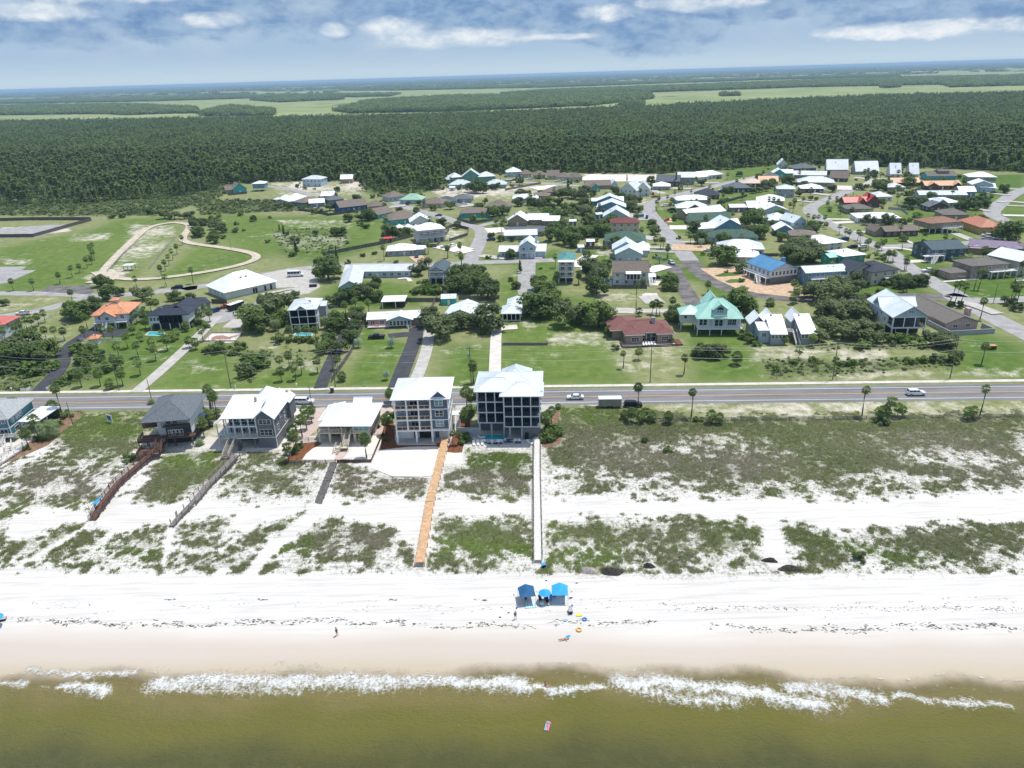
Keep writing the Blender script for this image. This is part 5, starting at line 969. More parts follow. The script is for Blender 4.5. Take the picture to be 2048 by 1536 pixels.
S('ochre house with a huge salmon striped tile roof and two parked vehicles','ochre house with the salmon tile roof','D',(1660,740),(1850,735),3.8,3.4,'hip',21,W_YL,STRIPE,wings=[(.5,-.5,1.1,8,3.6,1.8,'y',W_YL,STRIPE)])
S('grey shingle hip roof house behind the ochre house','grey roofed house behind the ochre house','D',(1340,612),(1560,612),3.0,2.6,'hip',14,W_TN,TAUPE)
S('low white house with wide many cornered white roof on the corner','wide white roofed corner house','D',(590,640),(960,640),3.0,1.9,'hip',15,W_WH,METALW,wings=[(.3,-1,.7,6,3,1.8,'hip',W_WH,METALW)])
S('grey hip roofed house half hidden behind the wide white roofed corner house','grey roofed corner house','D',(500,560),(720,555),3.0,2.2,'hip',13,W_TN,TAUPE)
S('brown brick house with bright red stepped metal roofs and a stone chimney','red roofed brick house','D',(475,505),(760,500),3.4,2.6,'x',10,W_BK,REDR,chim=(.76,3,8.5),wings=[(.38,-2,.62,9,3.4,2.6,'y',W_BK,REDR),(.66,-1,1.05,12,3.6,4,'y',W_BK,REDR)])
S('silver hip roofed house right behind the red roofed brick house','silver roofed house by the red roof','D',(740,450),(890,445),3.0,2.6,'hip',13,W_WH,METALG)
S('pale grey hip roofed house among oaks below the orange roofs','grey roof among oaks','D',(850,362),(1000,362),3,2.4,'hip',12,W_TN,METALG)
S('white house with jagged white gable roof beside two round oaks','white jagged roof house','D',(1235,510),(1480,498),3.0,2.4,'hip',14,W_WH,METALW,wings=[(.1,-1.5,.5,6,3,2.4,'y',W_LG,METALL)])
S('small dark gabled house in front of the jagged white roof','small dark gabled house','D',(1210,540),(1380,535),3.0,2.4,'y',9,W_BK,GREYS)
S('long grey roofed low building behind the jagged white roof','long grey roof','D',(1130,432),(1540,432),3.0,1.8,'x',12,W_LG,METALG)
S('white shed roofed house with bright white square roof near the right edge','white square roofed house','D',(1480,410),(1615,408),3.6,2.6,'x',9,W_BL,METALW)
S('pale blue house with jagged white gables near the right edge','pale blue jagged gable house','D',(1585,370),(1765,372),5.4,2.4,'y',12,W_LB,METALW,wings=[(.4,-1,1.1,7,3.6,2,'x',W_LB,METALW)])
S('low house with broad white hip roof backing on the forest at the right','white hip roof by the forest','D',(1560,270),(1800,272),3.0,3.0,'hip',15,W_LG,METALW)
S('long brick house with peach orange metal roof','long peach orange roofed house','D',(1180,348),(1490,345),3.0,2.4,'x',12,W_BK,ORR2,wings=[(.05,-1.5,.35,5,3,2,'y',W_BK,ORR2),(.75,-1.5,1,5,3,2,'y',W_BK,ORR2)])
S('brick house with orange roof mostly hidden by oaks','orange roof among oaks','D',(890,320),(1130,318),3.0,2.6,'x',11,W_BK,ORR2)
S('teal house with dark grey roof and raised centre block at the forest edge','dark grey house with raised centre','D',(1200,268),(1450,265),3.4,2.4,'x',14,W_TQ,TAUPE,wings=[(.42,4,.8,9,6.6,1,'x',W_TN,TAUPE)])
for i,(L_,R_,nm) in enumerate([((875,240),(965,240),'left'),((1045,240),(1120,240),'right')]):
    h = S(nm+' one of two white A-frame houses with steep white roofs at the forest edge',nm+' white A-frame at the forest','D',L_,R_,3.0,7.5,'x',13,W_WH,METALW,ov=.5)
S('white roofed long chalet with steep roof at the forest edge, right of its twin','right white chalet','D',(575,215),(770,212),3.0,7.0,'x',13,W_LG,METALW)
S('white roofed chalet with tall windows and steep roof, leftmost at the forest edge','left white chalet','D',(320,205),(500,205),3.6,7.2,'x',13,W_LG,METALW)
S('brown low roofed house in front of the leftmost chalet','brown house before the chalets','D',(345,275),(500,280),3.0,4.4,'x',12,W_BK,TAN)
S('brick house with grey hip roof at the forest edge','grey hip roof at the forest edge','D',(40,195),(225,188),3.0,3.6,'hip',14,W_BK,GREYS)
# crop C cluster
S('tall white A-frame house alone against the forest','lone white A-frame','C',(1600,125),(1680,125),4.5,4.2,'y',12,W_WH,METALW)
S('long low grey roofed house on the far street','long low grey roofed house','C',(1740,200),(2010,205),3.0,2.4,'x',13,W_TN,METALG)
S('wide light grey hip roofed house with plain driveway','wide light grey roof','C',(1770,265),(2080,270),3.0,3.6,'hip',16,W_TN,METALG)
S('low white hip roofed house beside a row of small shrubs','white hip roof by shrub row','C',(1800,322),(1990,322),3.0,2.6,'hip',14,W_BK,METALW)
S('two storey grey house with stone piers and pale roof','two storey grey house with stone piers','C',(1590,360),(1740,362),5.8,2.4,'hip',12,W_LG,METALG)
S('turquoise gabled house with white metal roof near the forest','turquoise gabled house','C',(1560,190),(1660,190),3.4,3.0,'y',12,W_TQ,METALW,wings=[(.6,2,1.7,12,3.2,2.2,'x',W_TQ,METALW)])
S('orange brick house with peach gable roof','orange brick gable house','C',(1440,258),(1600,258),3.0,3.2,'x',12,W_YL,ORR2)
S('house with wide pale peach hip roof','pale peach hip roof','C',(1290,275),(1480,275),3.0,3.0,'hip',14,W_BK,PEACHP)
S('grey hip roofed house behind the orange brick gable house','grey hip behind the orange gable','C',(1480,225),(1620,225),3.0,3.2,'hip',12,W_TN,GREYS)
S('navy sided house with grey hip roof behind a green lawn','navy sided hip roofed house','C',(1160,322),(1370,318),3.2,3.2,'hip',14,W_NV,GREYS)
S('house with very dark charcoal pyramid roof','charcoal pyramid roof','C',(900,378),(1100,378),2.8,3.8,'hip',14,W_BK,NAVYS)
S('long white roofed house in the bend of the far street','long white roof in the bend','C',(885,220),(1130,195),3.2,3.0,'hip',13,W_WH,METALW,wings=[(-.02,-3,.4,6,3,2.2,'hip',W_WH,METALW)])
S('grey gabled house with square tower chimney','grey house with tower chimney','C',(565,268),(760,270),4.2,3.8,'x',11,W_BK,GREYS,chim=(.85,2,11))
S('pale two storey house with grey gable roof right of the tower chimney','pale gabled house by the tower','C',(740,255),(890,255),6.0,3.2,'x',11,W_LG,METALG)
S('low house with shallow white hip roof by the street bend','shallow white hip roof','C',(530,300),(680,300),3.0,2.6,'hip',12,W_LG,METALW)
for i in range(2):
    S(['left','right'][i]+' half of the pair of tall white houses with roofs sloping steeply to the right',['left','right'][i]+' steep white house','C',[(250,350),(390,350)][i],[(395,360),(510,350)][i],4.6,5.2,'x' if 0 else 'y',14,W_WH,METALG,ov=.3)
S('blue gabled house with pale metal roofs, farthest of the stack of three','farthest blue gabled house','C',(60,432),(270,430),3.2,3.2,'y',12,W_BL,METALL,wings=[(-.2,1,.1,9,3,1.4,'x',W_BL,METALW),(.8,1,1.05,9,3.2,2,'x',W_BL,METALW)])
S('blue gabled house in the middle of the stack of three','middle blue gabled house','C',(60,490),(300,490),3.4,3.4,'y',14,W_BL,METALL)
S('wide slate blue gable end house, nearest of the stack of three','nearest blue gabled house','C',(115,572),(325,572),3.4,4.2,'y',15,W_SL if 0 else W_LB,METALL)
S('two storey cream house with maroon hip roof','maroon hip roofed house','C',(180,665),(415,662),5.6,2.2,'hip',12,W_CR,MAROON)
S('low house under a broad green shingle hip roof left of the street','broad green hip roof','C',(130,785),(470,785),3.0,3.8,'hip',18,W_BG,GREENS)
h = S('teal and white house with three silver gables and blue gable wall facing the shore','silver triple gable house','C',(220,918),(440,918),4.2,3.0,'y',11,W_LB,METALL,wings=[(-.1,9,.9,20,4.6,3.6,'y',W_LB,METALL),(.8,12,1.3,22,3.4,2,'x',W_WH,METALW)])
S('small white hexagonal roofed outbuilding beside the silver triple gable house','white outbuilding','C',(420,840),(508,838),3.0,2.2,'hip',8,W_LB,METALW)
h = S('white two storey house with grey brown gable roof, small screened balcony and side pool','white house with the side pool','C',(195,1110),(495,1110),5.8,3.6,'x',10,W_WH,TAN,ov=.5)
h.screen(h.w*.38,h.w*.76,2.9,5.4,-2.2,4,TRIM,1,.2); h.p('deck', MB().box(h.w*.38,-2.2,2.7,h.w*.76,0,2.9,WHITE)); h.roof('shedf',h.w*.36,-2.4,h.w*.78,0,5.4,.5,METALW,.1); h.stair((h.w+1,3),(h.w+1.2,-3),2.9,.1,1.2,WHITE,TRIM); h.p('deck', MB().box(h.w,3,2.7,h.w+3.6,9,2.9,WHITE)); [h.post(h.w+x,3.2,0,2.7) for x in (.3,3.3)]
S('white many gabled roof house with maroon front gable','maroon gable white roof house','C',(740,492),(1000,490),3.0,3.2,'hip',12,W_LG,METALL,wings=[(.35,-2,.8,5,3,2.4,'y',MAROON,METALL)])
S('white flat looking roof house right of the street bend','white roof right of the bend','C',(745,425),(1030,418),3.0,2.4,'hip',14,W_LG,METALW)
S('white gable roof house with small turquoise pool','white gable house with turquoise pool','C',(840,560),(1150,515),3.0,2.8,'x',11,W_TN,METALW)
S('cream house with long green shingle roof right of the street','long green shingle roof','C',(860,600),(1200,590),2.9,3.0,'x',14,W_CR,GREENS)
S('blue gabled house with white metal side roofs right of the street','blue gable house right of the street','C',(1075,668),(1290,655),3.4,4.0,'y',13,W_BL,METALL,wings=[(-.65,1,.1,11,3,2,'x',W_WH,METALW),(.7,3,1.0,12,3.4,2.6,'x',W_BL,METALW)])
S('green shingle hip roof house with white porch room','green hip roof with porch room','C',(1020,752),(1430,752),3.0,3.2,'hip',13,W_LB,GREENS)
S('grey white crooked hip roof house behind the round street oak','crooked pale hip roof','C',(1100,850),(1480,855),3.0,3.4,'hip',14,W_WH,METALG)
S('low white metal roof building behind the vivid blue roof','white roof behind the blue roof','C',(1225,920),(1440,925),3.0,2.6,'hip',11,W_CR,METALW)
S('grey walled building with white flat roof, back lane','grey building with white flat roof','C',(1195,490),(1340,488),3.2,1.2,'x',9,W_GR,METALW)
S('long grey metal roofed building joined to the white flat roof','long grey metal roof','C',(1350,490),(1520,485),3.2,3.0,'x',12,W_GR,METALG)
S('house with broad bright white hip roof above the palms','broad white hip above palms','C',(1420,425),(1650,430),3.0,3.0,'hip',14,W_LG,METALW)
S('white and blue gable house behind the palm row','white and blue gable','C',(1460,520),(1690,515),3.0,3.2,'y',12,W_LB,METALW)
S('pale hip roofed house left of the two storey blue house','pale hip beside the blue house','C',(1510,600),(1700,600),3.0,3.4,'hip',13,W_LB,METALL)
S('two storey pale blue house with silver gable roof','two storey pale blue house','C',(1730,660),(1835,650),5.6,2.8,'y',13,W_LB,METALL)
S('blue gabled cottage with white roof before the two storey blue house','blue cottage with white roof','C',(1580,690),(1730,690),3.2,2.6,'y',11,W_BL,METALW)
# crop B
h = S('tall narrow four level stilt house with teal roof and stacked porches','tall narrow teal roofed house','B',(1098,1092),(1225,1092),10.0,1.6,'hip',14,W_CR,TEALR,st=2.8,nwin=False,ov=.5)
w = h.w
for j in range(3): h.p('deck', MB().box(0,-1.8,2.8+2.45*j-.15,w,0,2.8+2.45*j,TRIM)); h.rail((0,-1.8),(w,-1.8),2.8+2.45*j,TRIM,step=.3)
for x in (.1,w/2,w-.1): h.post(x,-1.75,0,10.0)
for j in range(3):
    for x in (w*.25,w*.75): h.win('f',x,3.1+2.45*j,1.4,1.7,0,2)
h.roof('shedf',0,-2.0,w,0,9.7,.4,METALW,.25); h.walls(.4,3,0,w-.4,13,2.8,W_DK,cut=False)
S('pale blue house with tall central gable porch and white metal wings','pale blue house with central gable','B',(768,880),(900,880),6.2,2.6,'y',12,W_LB,METALL,porch=(0,1,1.5,3,True),wings=[(-1.35,1.5,0,10,3.2,1.8,'x',W_LB,METALW),(1,1.5,1.6,10,3.4,2.4,'x',W_LB,METALW)],chim=(1.0,6,9.5))
S('low grey shingle and pale metal roofed house above the pale blue one','grey shingle house above the blue one','B',(640,730),(910,722),2.9,2.0,'x',9,W_LB,METALL,wings=[(.05,9,1.25,17,2.9,2,'x',W_TN,GREYS)])
S('long house with dazzling white metal roofs and tan front gable','long dazzling white roofed house','B',(665,605),(830,605),3.2,3.6,'y',13,W_TN,METALW,wings=[(1,3,2.0,13,3.4,2.6,'x',W_TN,METALW),(1.8,1,2.6,11,3.0,2,'x',W_TN,METALW)])
S('teal walled house with brown hip roof and curved fence','teal walled brown roof house','B',(260,538),(510,530),3.0,2.6,'hip',13,W_TQ,TAN)
S('long brown hip roofed house behind the teal walled one','brown roof behind the teal house','B',(480,480),(680,478),3.0,3.4,'hip',13,W_BL,TAN)
S('grey hip roofed house with white pickup trucks parked outside','grey roof with parked pickups','B',(190,412),(350,410),3.0,2.8,'hip',13,W_LG,GREYS)
S('slate roofed house between the brown and the grey ones','slate roofed house','B',(50,435),(225,430),3.0,2.8,'hip',13,W_LG,SLATE)
S('brown roofed house left of the slate roofed one','brown roofed house by the slate one','B',(-60,440),(100,452),3.0,2.8,'hip',13,W_CR,TAN)
S('house with low bright white roof among scrub','bright white roof among scrub','B',(710,410),(920,405),3.0,2.4,'hip',13,W_LG,METALW)
S('brown roofed house with dark solar panels near the scrub','brown solar roof','B',(870,385),(1010,385),3.0,2.2,'hip',12,W_TN,TAN)
S('brown hip roofed house behind the solar roofed one','brown hip behind the solar one','B',(970,350),(1180,350),3.0,3.2,'hip',14,W_TN,TAN)
S('long brown roofed house with solar array','long brown roof with solar array','B',(1330,295),(1540,290),3.0,3.0,'x',14,W_TN,TAN)
S('white gabled end house beside the long solar roof','white gable by the solar roof','B',(1545,285),(1600,283),3.0,3.0,'y',10,W_LB,METALW)
S('turquoise small gabled house below the long solar roof','small turquoise gable','B',(1375,315),(1450,312),3.0,2.8,'y',9,W_TQ,TAN)
for i,(a_,b_,wh_,rh_,kd,wm_,rm_,lb) in enumerate([((120,242),(190,242),3.2,3,'hip',W_GN,METALG,'leftmost small house of the green walled group'),((190,245),(275,238),5.2,3.2,'hip',W_GN,METALG,'green walled house with pale hip roof, second from the left in its group'),
  ((275,240),(430,235),5.4,5.4,'y',W_GN,METALG,'tallest gabled house of the green walled group'),((420,240),(560,232),5.2,3.4,'hip',W_GN,METALG,'green walled house with hip roof right of the tallest gable'),((165,288),(335,286),3.2,3.4,'hip',W_GN,METALG,'front green walled bungalow, left of the oak clump'),((475,288),(645,285),3.2,3.4,'hip',W_GN,METALG,'front green walled bungalow, right of the oak clump'),
  ((655,190),(780,185),4.4,3.6,'hip',W_LB,METALL,'pale blue house with white hip roof at the head of the far row'),((775,195),(865,192),3.2,3.4,'hip',W_CR,TAN,'first brown roofed house of the far row, counted from the left'),((880,205),(985,202),3.2,3.6,'hip',W_CR,TAN,'second brown roofed house of the far row'),((1000,210),(1100,208),3.2,4,'x',W_CR,TAN,'third brown roofed house of the far row'),((1075,222),(1190,222),3.2,3.6,'hip',W_CR,TAN,'fourth brown roofed house of the far row'),((1190,226),(1300,222),3.2,3.4,'hip',W_CR,TAUPE,'last brown roofed house of the far row, on the right')]):
    S(lb,lb,'B',a_,b_,wh_,rh_,kd,12,wm_,rm_)
for a_,b_,wm_,rm_,lb,c_ in [((165,307),(210,307),W_WH,METALW,'tiny white shed below the green walled group','B'),((1192,605),(1248,603),W_GR,METALW,'grey open shed with white roof on the sandy lot','B'),((1266,832),(1313,830),W_BL,METALW,'small blue shed with white roof','B'),((1338,782),(1403,780),W_BK,METALW,'low garden shed with white roof by the dark fence','B'),((1420,545),(1475,540),W_TL,METALL,'teal shed beside the nearest blue gabled house','B')]:
    S(lb,lb,c_,a_,b_,2.6,.8,'x',4,wm_,rm_,ov=.25,name='shed',cat='shed')
# crop A
S('turquoise gabled house with brown roof at the forest edge on the left','turquoise house at the left forest edge','A',(345,305),(450,295),3.6,4.2,'y',14,W_TQ,TAN,wings=[(-.5,3,0,12,3.2,3,'x',W_TN,TAN)])
S('blue two storey stilt house with small white hip roof at the forest edge','blue stilt house at the forest edge','A',(500,288),(592,285),6.4,1.8,'hip',10,W_BL,METALW,st=2.4)
S('pale blue two storey house with grey white hip roof on the sandy clearing','pale blue house on the clearing','A',(890,250),(1035,250),6.4,2.6,'hip',13,W_LB,METALG)
S('tan garage building with white gable roof on the sandy clearing','tan garage on the clearing','A',(1190,225),(1280,222),4.0,3.0,'x',10,W_TN,METALW)
S('large bright white hip roofed house above the meadow','large white hip above the meadow','A',(785,398),(965,375),3.0,4.2,'hip',16,W_LB,METALW)
S('small white hip roofed outbuilding left of the large white hip','small white hip outbuilding','A',(710,372),(780,370),2.8,2.2,'hip',8,W_LB,METALW)
S('tiny white roofed shed at the left end above the meadow','tiny white shed above the meadow','A',(667,375),(703,374),2.4,1,'hip',5,W_LB,METALW,name='shed',cat='shed')
S('house with pinkish brown roof behind the white ones','pinkish brown roof','A',(900,410),(1035,385),3.0,2.8,'hip',12,W_BL,TAN)
S('blue house with white gable roof among the row above the meadow','blue house with white gable','A',(1040,375),(1135,372),5.0,2.4,'x',10,W_BL,METALW)
S('low blue house with small white roof in front of the row','low blue house with white roof','A',(945,412),(1060,405),3.0,2.2,'x',9,W_BL,METALW)
S('grey two storey house with slate hip roof in the row above the meadow','grey two storey row house','A',(1105,412),(1215,400),5.0,2.6,'hip',11,W_GR,GREYS)
S('cobalt blue house with long brown shingle roof','cobalt blue house','A',(1185,455),(1400,430),3.6,3.4,'x',13,mat('cobalt_siding',(.02,.12,.35),.6),TAN)
S('brown roofed house beside the cobalt blue one','brown roof by the cobalt house','A',(1415,440),(1530,432),3.0,3.0,'hip',12,W_TN,TAN)
S('teal house with bluish solar panels on its roof','teal house with solar panels','A',(1480,505),(1600,480),3.0,3.2,'x',11,W_TQ,TAN)
S('wide brown hip roofed house left of the white deck house','wide brown hip roof','A',(1580,555),(1810,530),3.2,4.0,'hip',16,W_TQ,TAN)
S('white gabled roof house behind the deck house','white gable behind the deck house','A',(1740,570),(1900,560),3.2,3.6,'y',12,W_WH,METALW)
h = S('white three storey house with long weathered grey decks and white roof','white house with grey decks','A',(1800,692),(2010,672),6.8,2.8,'hip',12,W_WH,METALW,porch=(-.1,1.15,2.4,2.6,True)); h.p('deck', MB().box(-1,-2.4,5.0,h.w+1.5,0,5.15,WOODG)); h.rail((-1,-2.4),(h.w+1.5,-2.4),5.1,WOODG,step=.4)
S('house with pale mint green hip roof on the far street','pale mint hip roof','A',(1655,385),(1820,385),3.0,3.6,'hip',13,W_LB,LGREEN)
S('brown shingle roofed house left of the pale mint roof','brown roof left of the mint one','A',(1565,370),(1700,355),3.2,3.6,'hip',13,W_LB,TAN)
S('brown roofed house right of the pale mint roof','brown roof right of the mint one','A',(1820,418),(1990,415),3.0,3.0,'hip',13,W_CR,TAN)
h = S('white low house with a softly peaked dazzling white roof and car in front','peaked white roof house','A',(1555,800),(1770,790),2.9,2.4,'hip',12,W_LG,METALW,wings=[(.85,1,1.4,9,2.9,1.2,'hip',W_LG,METALW)])
S('small red roofed shed behind the peaked white roof','small red shed','A',(1535,695),(1588,690),2.6,.5,'x',3,MAROON,REDR,name='shed',cat='shed')
# gatehouse and field shelter
h = S('little white gatehouse with orange pyramid roof beside the curved black drive','little orange roofed gatehouse','E',(705,828),(775,822),2.2,1.2,'hip',3.4,W_WH,ORR,ov=.5,name='gatehouse',cat='gatehouse',nwin=False)
h = House('open picnic shelter with flat pale roof on the sandy enclosure','picnic shelter', cp('E',975,245), cp('E',1045,243), name='shelter', cat='shelter'); h.roof('flat',0,0,h.w,4,2.6,0,METALL,.3); [h.post(x,y,0,2.6,WOODG,.1) for x in (.2,h.w-.2) for y in (.2,3.8)]
# ---------------- boardwalks ----------------
def boardwalk(label, P, width, z0, z1, wood, rail=None, both=True, post_step=2.4, plank=0.16, drop=0.6, railh=1.0, cross=False):
    P = [Vector((*p_[:2],0)) for p_ in P]; root = empty('boardwalk', P[0].copy(), 0, 1, label, 'boardwalk'); O_ = P[0]
    L_ = sum((P[i+1]-P[i]).length for i in range(len(P)-1)); pl_ = MB(); st = MB(); rl_ = MB(); s0 = 0; pm = MB().box(-.07,-.07,-1.0,.07,.07,1.0,rail or wood).mesh('post')
    CUT.append((np.array([[p_.x,p_.y] for p_ in P]), width+.3))
    for i in range(len(P)-1):
        a, b = P[i]-O_, P[i+1]-O_; d = (b-a); l_ = d.length; d = d/l_; nn = Vector((-d.y,d.x,0)); zf = lambda t: z0+(z1-z0)*((s0+t)/L_)
        k_ = int(l_/plank)
        for j in range(k_):
            t = j*plank; q = a+d*t; q.z = zf(t)+random.uniform(-.006,.006); e = width/2+random.uniform(-.03,.03); c4 = [q+nn*e, q-nn*e, q-nn*e+d*(plank-.018), q+nn*e+d*(plank-.018)]
            pl_.add([v-Vector((0,0,.045)) for v in c4]+c4, [(0,1,2,3),(7,6,5,4),(0,4,5,1),(1,5,6,2),(2,6,7,3),(3,7,4,0)], wood)
        A = a+Vector((0,0,zf(0))); B = b+Vector((0,0,zf(l_)))
        for sg in (-1,1):
            o_ = nn*sg*(width/2-.05); st.bar(A+o_-Vector((0,0,.14)), B+o_-Vector((0,0,.14)), .08, wood)
            if sg == 1 or both:
                if rail:
                    o2 = nn*sg*(width/2+.04)
                    for hh_,r_2 in ((railh,.06),(railh*.62,.04),(railh*.3,.04)): rl_.bar(A+o2+Vector((0,0,hh_)), B+o2+Vector((0,0,hh_)), r_2, rail)
                    if cross:
                        for t in np.arange(.2, l_, .28): q = a+d*t+o2; q.z = zf(t); rl_.bar(q+Vector((0,0,.05)), q+Vector((0,0,railh)), .03, rail)
        for j in range(int(l_/post_step)+1):
            t = min(j*post_step, l_)
            for sg in (-1,1):
                q = a+d*t+nn*sg*(width/2+.05); q.z = 0
                g_ = float(hgt(q.x+O_.x, q.y+O_.y)); zt = zf(t)+(railh+.06 if rail else .08); zb = g_-.3
                link('post', pm, root, (q.x,q.y,(zt+zb)/2), sc=(1,1,(zt-zb)/2))
        s0 += l_
    tag(pl_.build('planks', root), kind='stuff'); st.build('joist', root)
    if rail: rl_.build('railing', root)
    return root
boardwalk('long red brown railed boardwalk running diagonally from the red decked house to the sand', [at('M',395,985), at('I',760,745), at('I',640,905)], 1.7, 1.5, 1.1, WOODR, WOODR, cross=True)
boardwalk('lower end of the red brown boardwalk stepping down beside the blue shade sail', [at('I',640,905), at('I',590,968)], 1.5, 1.1, .15, WOODR, WOODR, railh=.9)
boardwalk('weathered grey railed boardwalk from the charcoal house stairs toward the beach', [at('M',1310,1130), at('I',1330,755), at('I',1245,860)], 1.6, .9, .9, WOODG, WOODG)
boardwalk('left branch of the weathered grey boardwalk ending at the dune scrub', [at('I',1240,865), at('I',1150,950), at('I',1098,1008)], 1.2, .9, .25, WOODG, WOODG, both=False)
boardwalk('small grey platform at the foot of the charcoal house stairs', [at('M',1110,1130), at('M',1290,1110)], 2.2, .5, .5, WOODG, None)
boardwalk('low dark plank path without rails from the fenced sand yard down the dune', [at('J',345,662), at('J',300,780), at('J',232,940)], 1.7, .25, .2, WOODD, None, plank=.2)
boardwalk('new orange pine boardwalk without rails from the tall blue house to the beach', [at('O',730,940), at('J',960,930), at('J',895,1325)], 1.75, 1.3, .7, WOODN, None, post_step=3, plank=.2)
boardwalk('pale silvery boardwalk with dark side rails from the pool terrace straight to the beach', [at('O',1835,900), at('J',1645,700), at('J',1653,1300)], 1.5, .9, .5, WOODP, WOODD, railh=.55, post_step=3)
boardwalk('pale boardwalk with dark edge leaving the teal house at the left edge', [at('L',330,990), at('L',0,1215), at('L',-200,1330)], 1.3, .5, .5, WOODP, WOODP, both=False)
ob = empty('rail_ramp', at('O',735,938), 0, 1, 'pair of orange pine handrails at the head of the orange boardwalk', 'handrail')
for sg in (-1,1):
    m_ = MB(); m_.bar((sg*.95,-1.5,1.6),(sg*.95,1.6,3.0),.07,WOODN); m_.bar((sg*.95,-1.5,0),(sg*.95,-1.5,1.65),.07,WOODN); m_.bar((sg*.95,1.6,0),(sg*.95,1.6,3.05),.07,WOODN); m_.bar((sg*.95,-1.5,1.2),(sg*.95,1.6,2.5),.05,WOODN); m_.build('handrail', ob)
# ---------------- fences and walls ----------------
_fp = {}
def fence(label, crop, pts, hgt_, m, rails_only=False, name='fence', solid=True, step=2.4):
    P = [at(crop,*q) for q in pts]; root = empty(name, P[0].copy(), 0, 1, label, name); O_ = P[0]
    for i in range(len(P)-1):
        a, b = P[i]-O_, P[i+1]-O_; d = b-a; l_ = d.length; k_ = max(1, round(l_/step)); ang = math.atan2(d.y,d.x); u = l_/k_
        for j in range(k_+1):
            q = a+d*(j/k_)
            if 'p' not in _fp: _fp['p'] = {}
            key = (m.name, hgt_)
            if key not in _fp['p']: _fp['p'][key] = MB().box(-.06,-.06,-.2,.06,.06,hgt_+.08,m).mesh('post')
            link('post', _fp['p'][key], root, (q.x,q.y,0))
            if j < k_:
                key2 = (m.name, hgt_, rails_only)
                if key2 not in _fp:
                    f_ = MB()
                    if rails_only:
                        for zz in (.3,.6,.92): f_.box(0,-.03,hgt_*zz-.06,1,.03,hgt_*zz+.06,m)
                    else:
                        for x in range(9): f_.box(x/9+.004,-.02,.04,(x+1)/9-.004,.02,hgt_-(.03 if x%2 else 0),m)
                        f_.box(0,.02,hgt_*.25,1,.06,hgt_*.25+.1,m); f_.box(0,.02,hgt_*.8,1,.06,hgt_*.8+.1,m)
                    _fp[key2] = f_.mesh('fence_panel')
                link('fence_panel', _fp[key2], root, (q.x,q.y,0), ang, sc=(u,1,1))
    return root
fence('low brown wire and board fence round the white sand yard of the beige stilt house','N',[(200,1110),(270,1100),(140,1400),(75,1445),(860,1430)],.9,WOODR,True)
fence('low brown board fence right of the sand yard gate, climbing toward the driveway','N',[(880,1428),(1400,1418),(1480,1230),(1590,970)],.9,WOODR,False)
fence('grey railing between the two beach driveways behind the sand yard','N',[(290,1095),(590,1090)],1.0,WOODG,True)
fence('long weathered wooden fence between the shaded driveway and the cottage lawn','F',[(880,1120),(1030,900),(1150,640)],1.7,FENCEG)
fence('grey wooden fence across the back of the cottage gardens','F',[(1270,500),(1470,488),(1500,488),(1760,488)],1.8,FENCEG)
fence('grey wooden fence running back from the long pink cottage','F',[(1650,575),(1710,465)],1.7,WOODG)
fence('dark wooden fence behind the white gabled house and the oaks','F',[(1880,470),(2048,468),(2200,466)],1.7,FENCEG)
fence('long dark board fence at the foot of the meadow','A',[(1050,795),(1300,745),(1540,700),(1760,645)],2.0,FENCEG)
fence('dark board fence joining the white house decks to the road','A',[(1760,720),(1940,730),(2040,600)],2.0,FENCEG)
fence('dark fence behind the white hall beside the trailer','E',[(1670,500),(1790,505)],2.0,WOODD); fence('dark fence right of the trailer court','F',[(290,503),(440,498)],2.0,WOODD)
fence('dark fence round the sandy court at the forest edge, its long front run','P',[(0,375),(265,372),(720,243)],2.2,WOODD,step=4); fence('dark fence at the back of the sandy court by the forest','P',[(0,245),(260,238),(715,238)],2.2,WOODD,step=4)
fence('curved grey fence round the teal walled house','B',[(232,555),(360,590),(480,570),(640,535)],1.8,FENCEG)
fence('grey fence round the sandy paddock beside the deck house','B',[(130,640),(200,610),(330,640),(320,690),(165,740)],1.8,FENCEG)
fence('dark fence below the white house with the side pool','B',[(1480,1142),(1850,1142)],1.6,WOODD); fence('dark fence behind the green side lawn','B',[(1270,805),(1540,808)],1.8,WOODD)
fence('grey fence in front of the green walled group','B',[(640,305),(945,248)],1.8,WOODG)
fence('white rail fence left of the black drive','E',[(0,797),(250,797),(505,800)],1.2,WHITE,True); fence('white rail fence right of the little gatehouse','E',[(630,797),(700,800)],1.2,WHITE,True); fence('white rail fence beside the gatehouse, right side','E',[(780,802),(960,800)],1.2,WHITE,True)
fence('white rail fence running along the palm row behind the orange roofed house','E',[(0,800),(200,700),(390,610),(500,585)],1.2,WHITE,True)
fence('short white gate rail left of the black drive entrance','L',[(270,275),(340,275),(395,245)],1.0,WHITE); fence('short white gate rail right of the black drive entrance','L',[(600,262),(650,232),(690,265)],1.0,WHITE,True)
fence('pale garden wall below the right white chalet lane','D',[(940,495),(1030,510),(1200,520)],1.6,W_LG); fence('pale green garden wall behind the wide white roofed corner house','D',[(860,520),(980,530),(1030,570)],1.6,W_LG)
fence('dark fence along the lane behind the navy sided house','C',[(1080,420),(1200,395),(1340,355)],1.8,WOODD); fence('dark fence behind the blue house and gravel yard','C',[(1240,870),(1600,865)],1.6,WOODD)
fence('grey chain fence on the left of the sandy enclosure in the park','P',[(845,650),(980,500),(1100,400)],1.4,GREYM,True,step=4); fence('grey chain fence on the right of the sandy enclosure in the park','P',[(1175,625),(1280,490),(1380,380)],1.4,GREYM,True,step=4)
fence('brown fence round the blue row above the meadow','A',[(855,440),(1000,455),(1090,480),(1310,450)],1.8,WOODD); fence('fence below the turquoise house at the forest edge','A',[(300,320),(450,305)],1.8,WOODD)
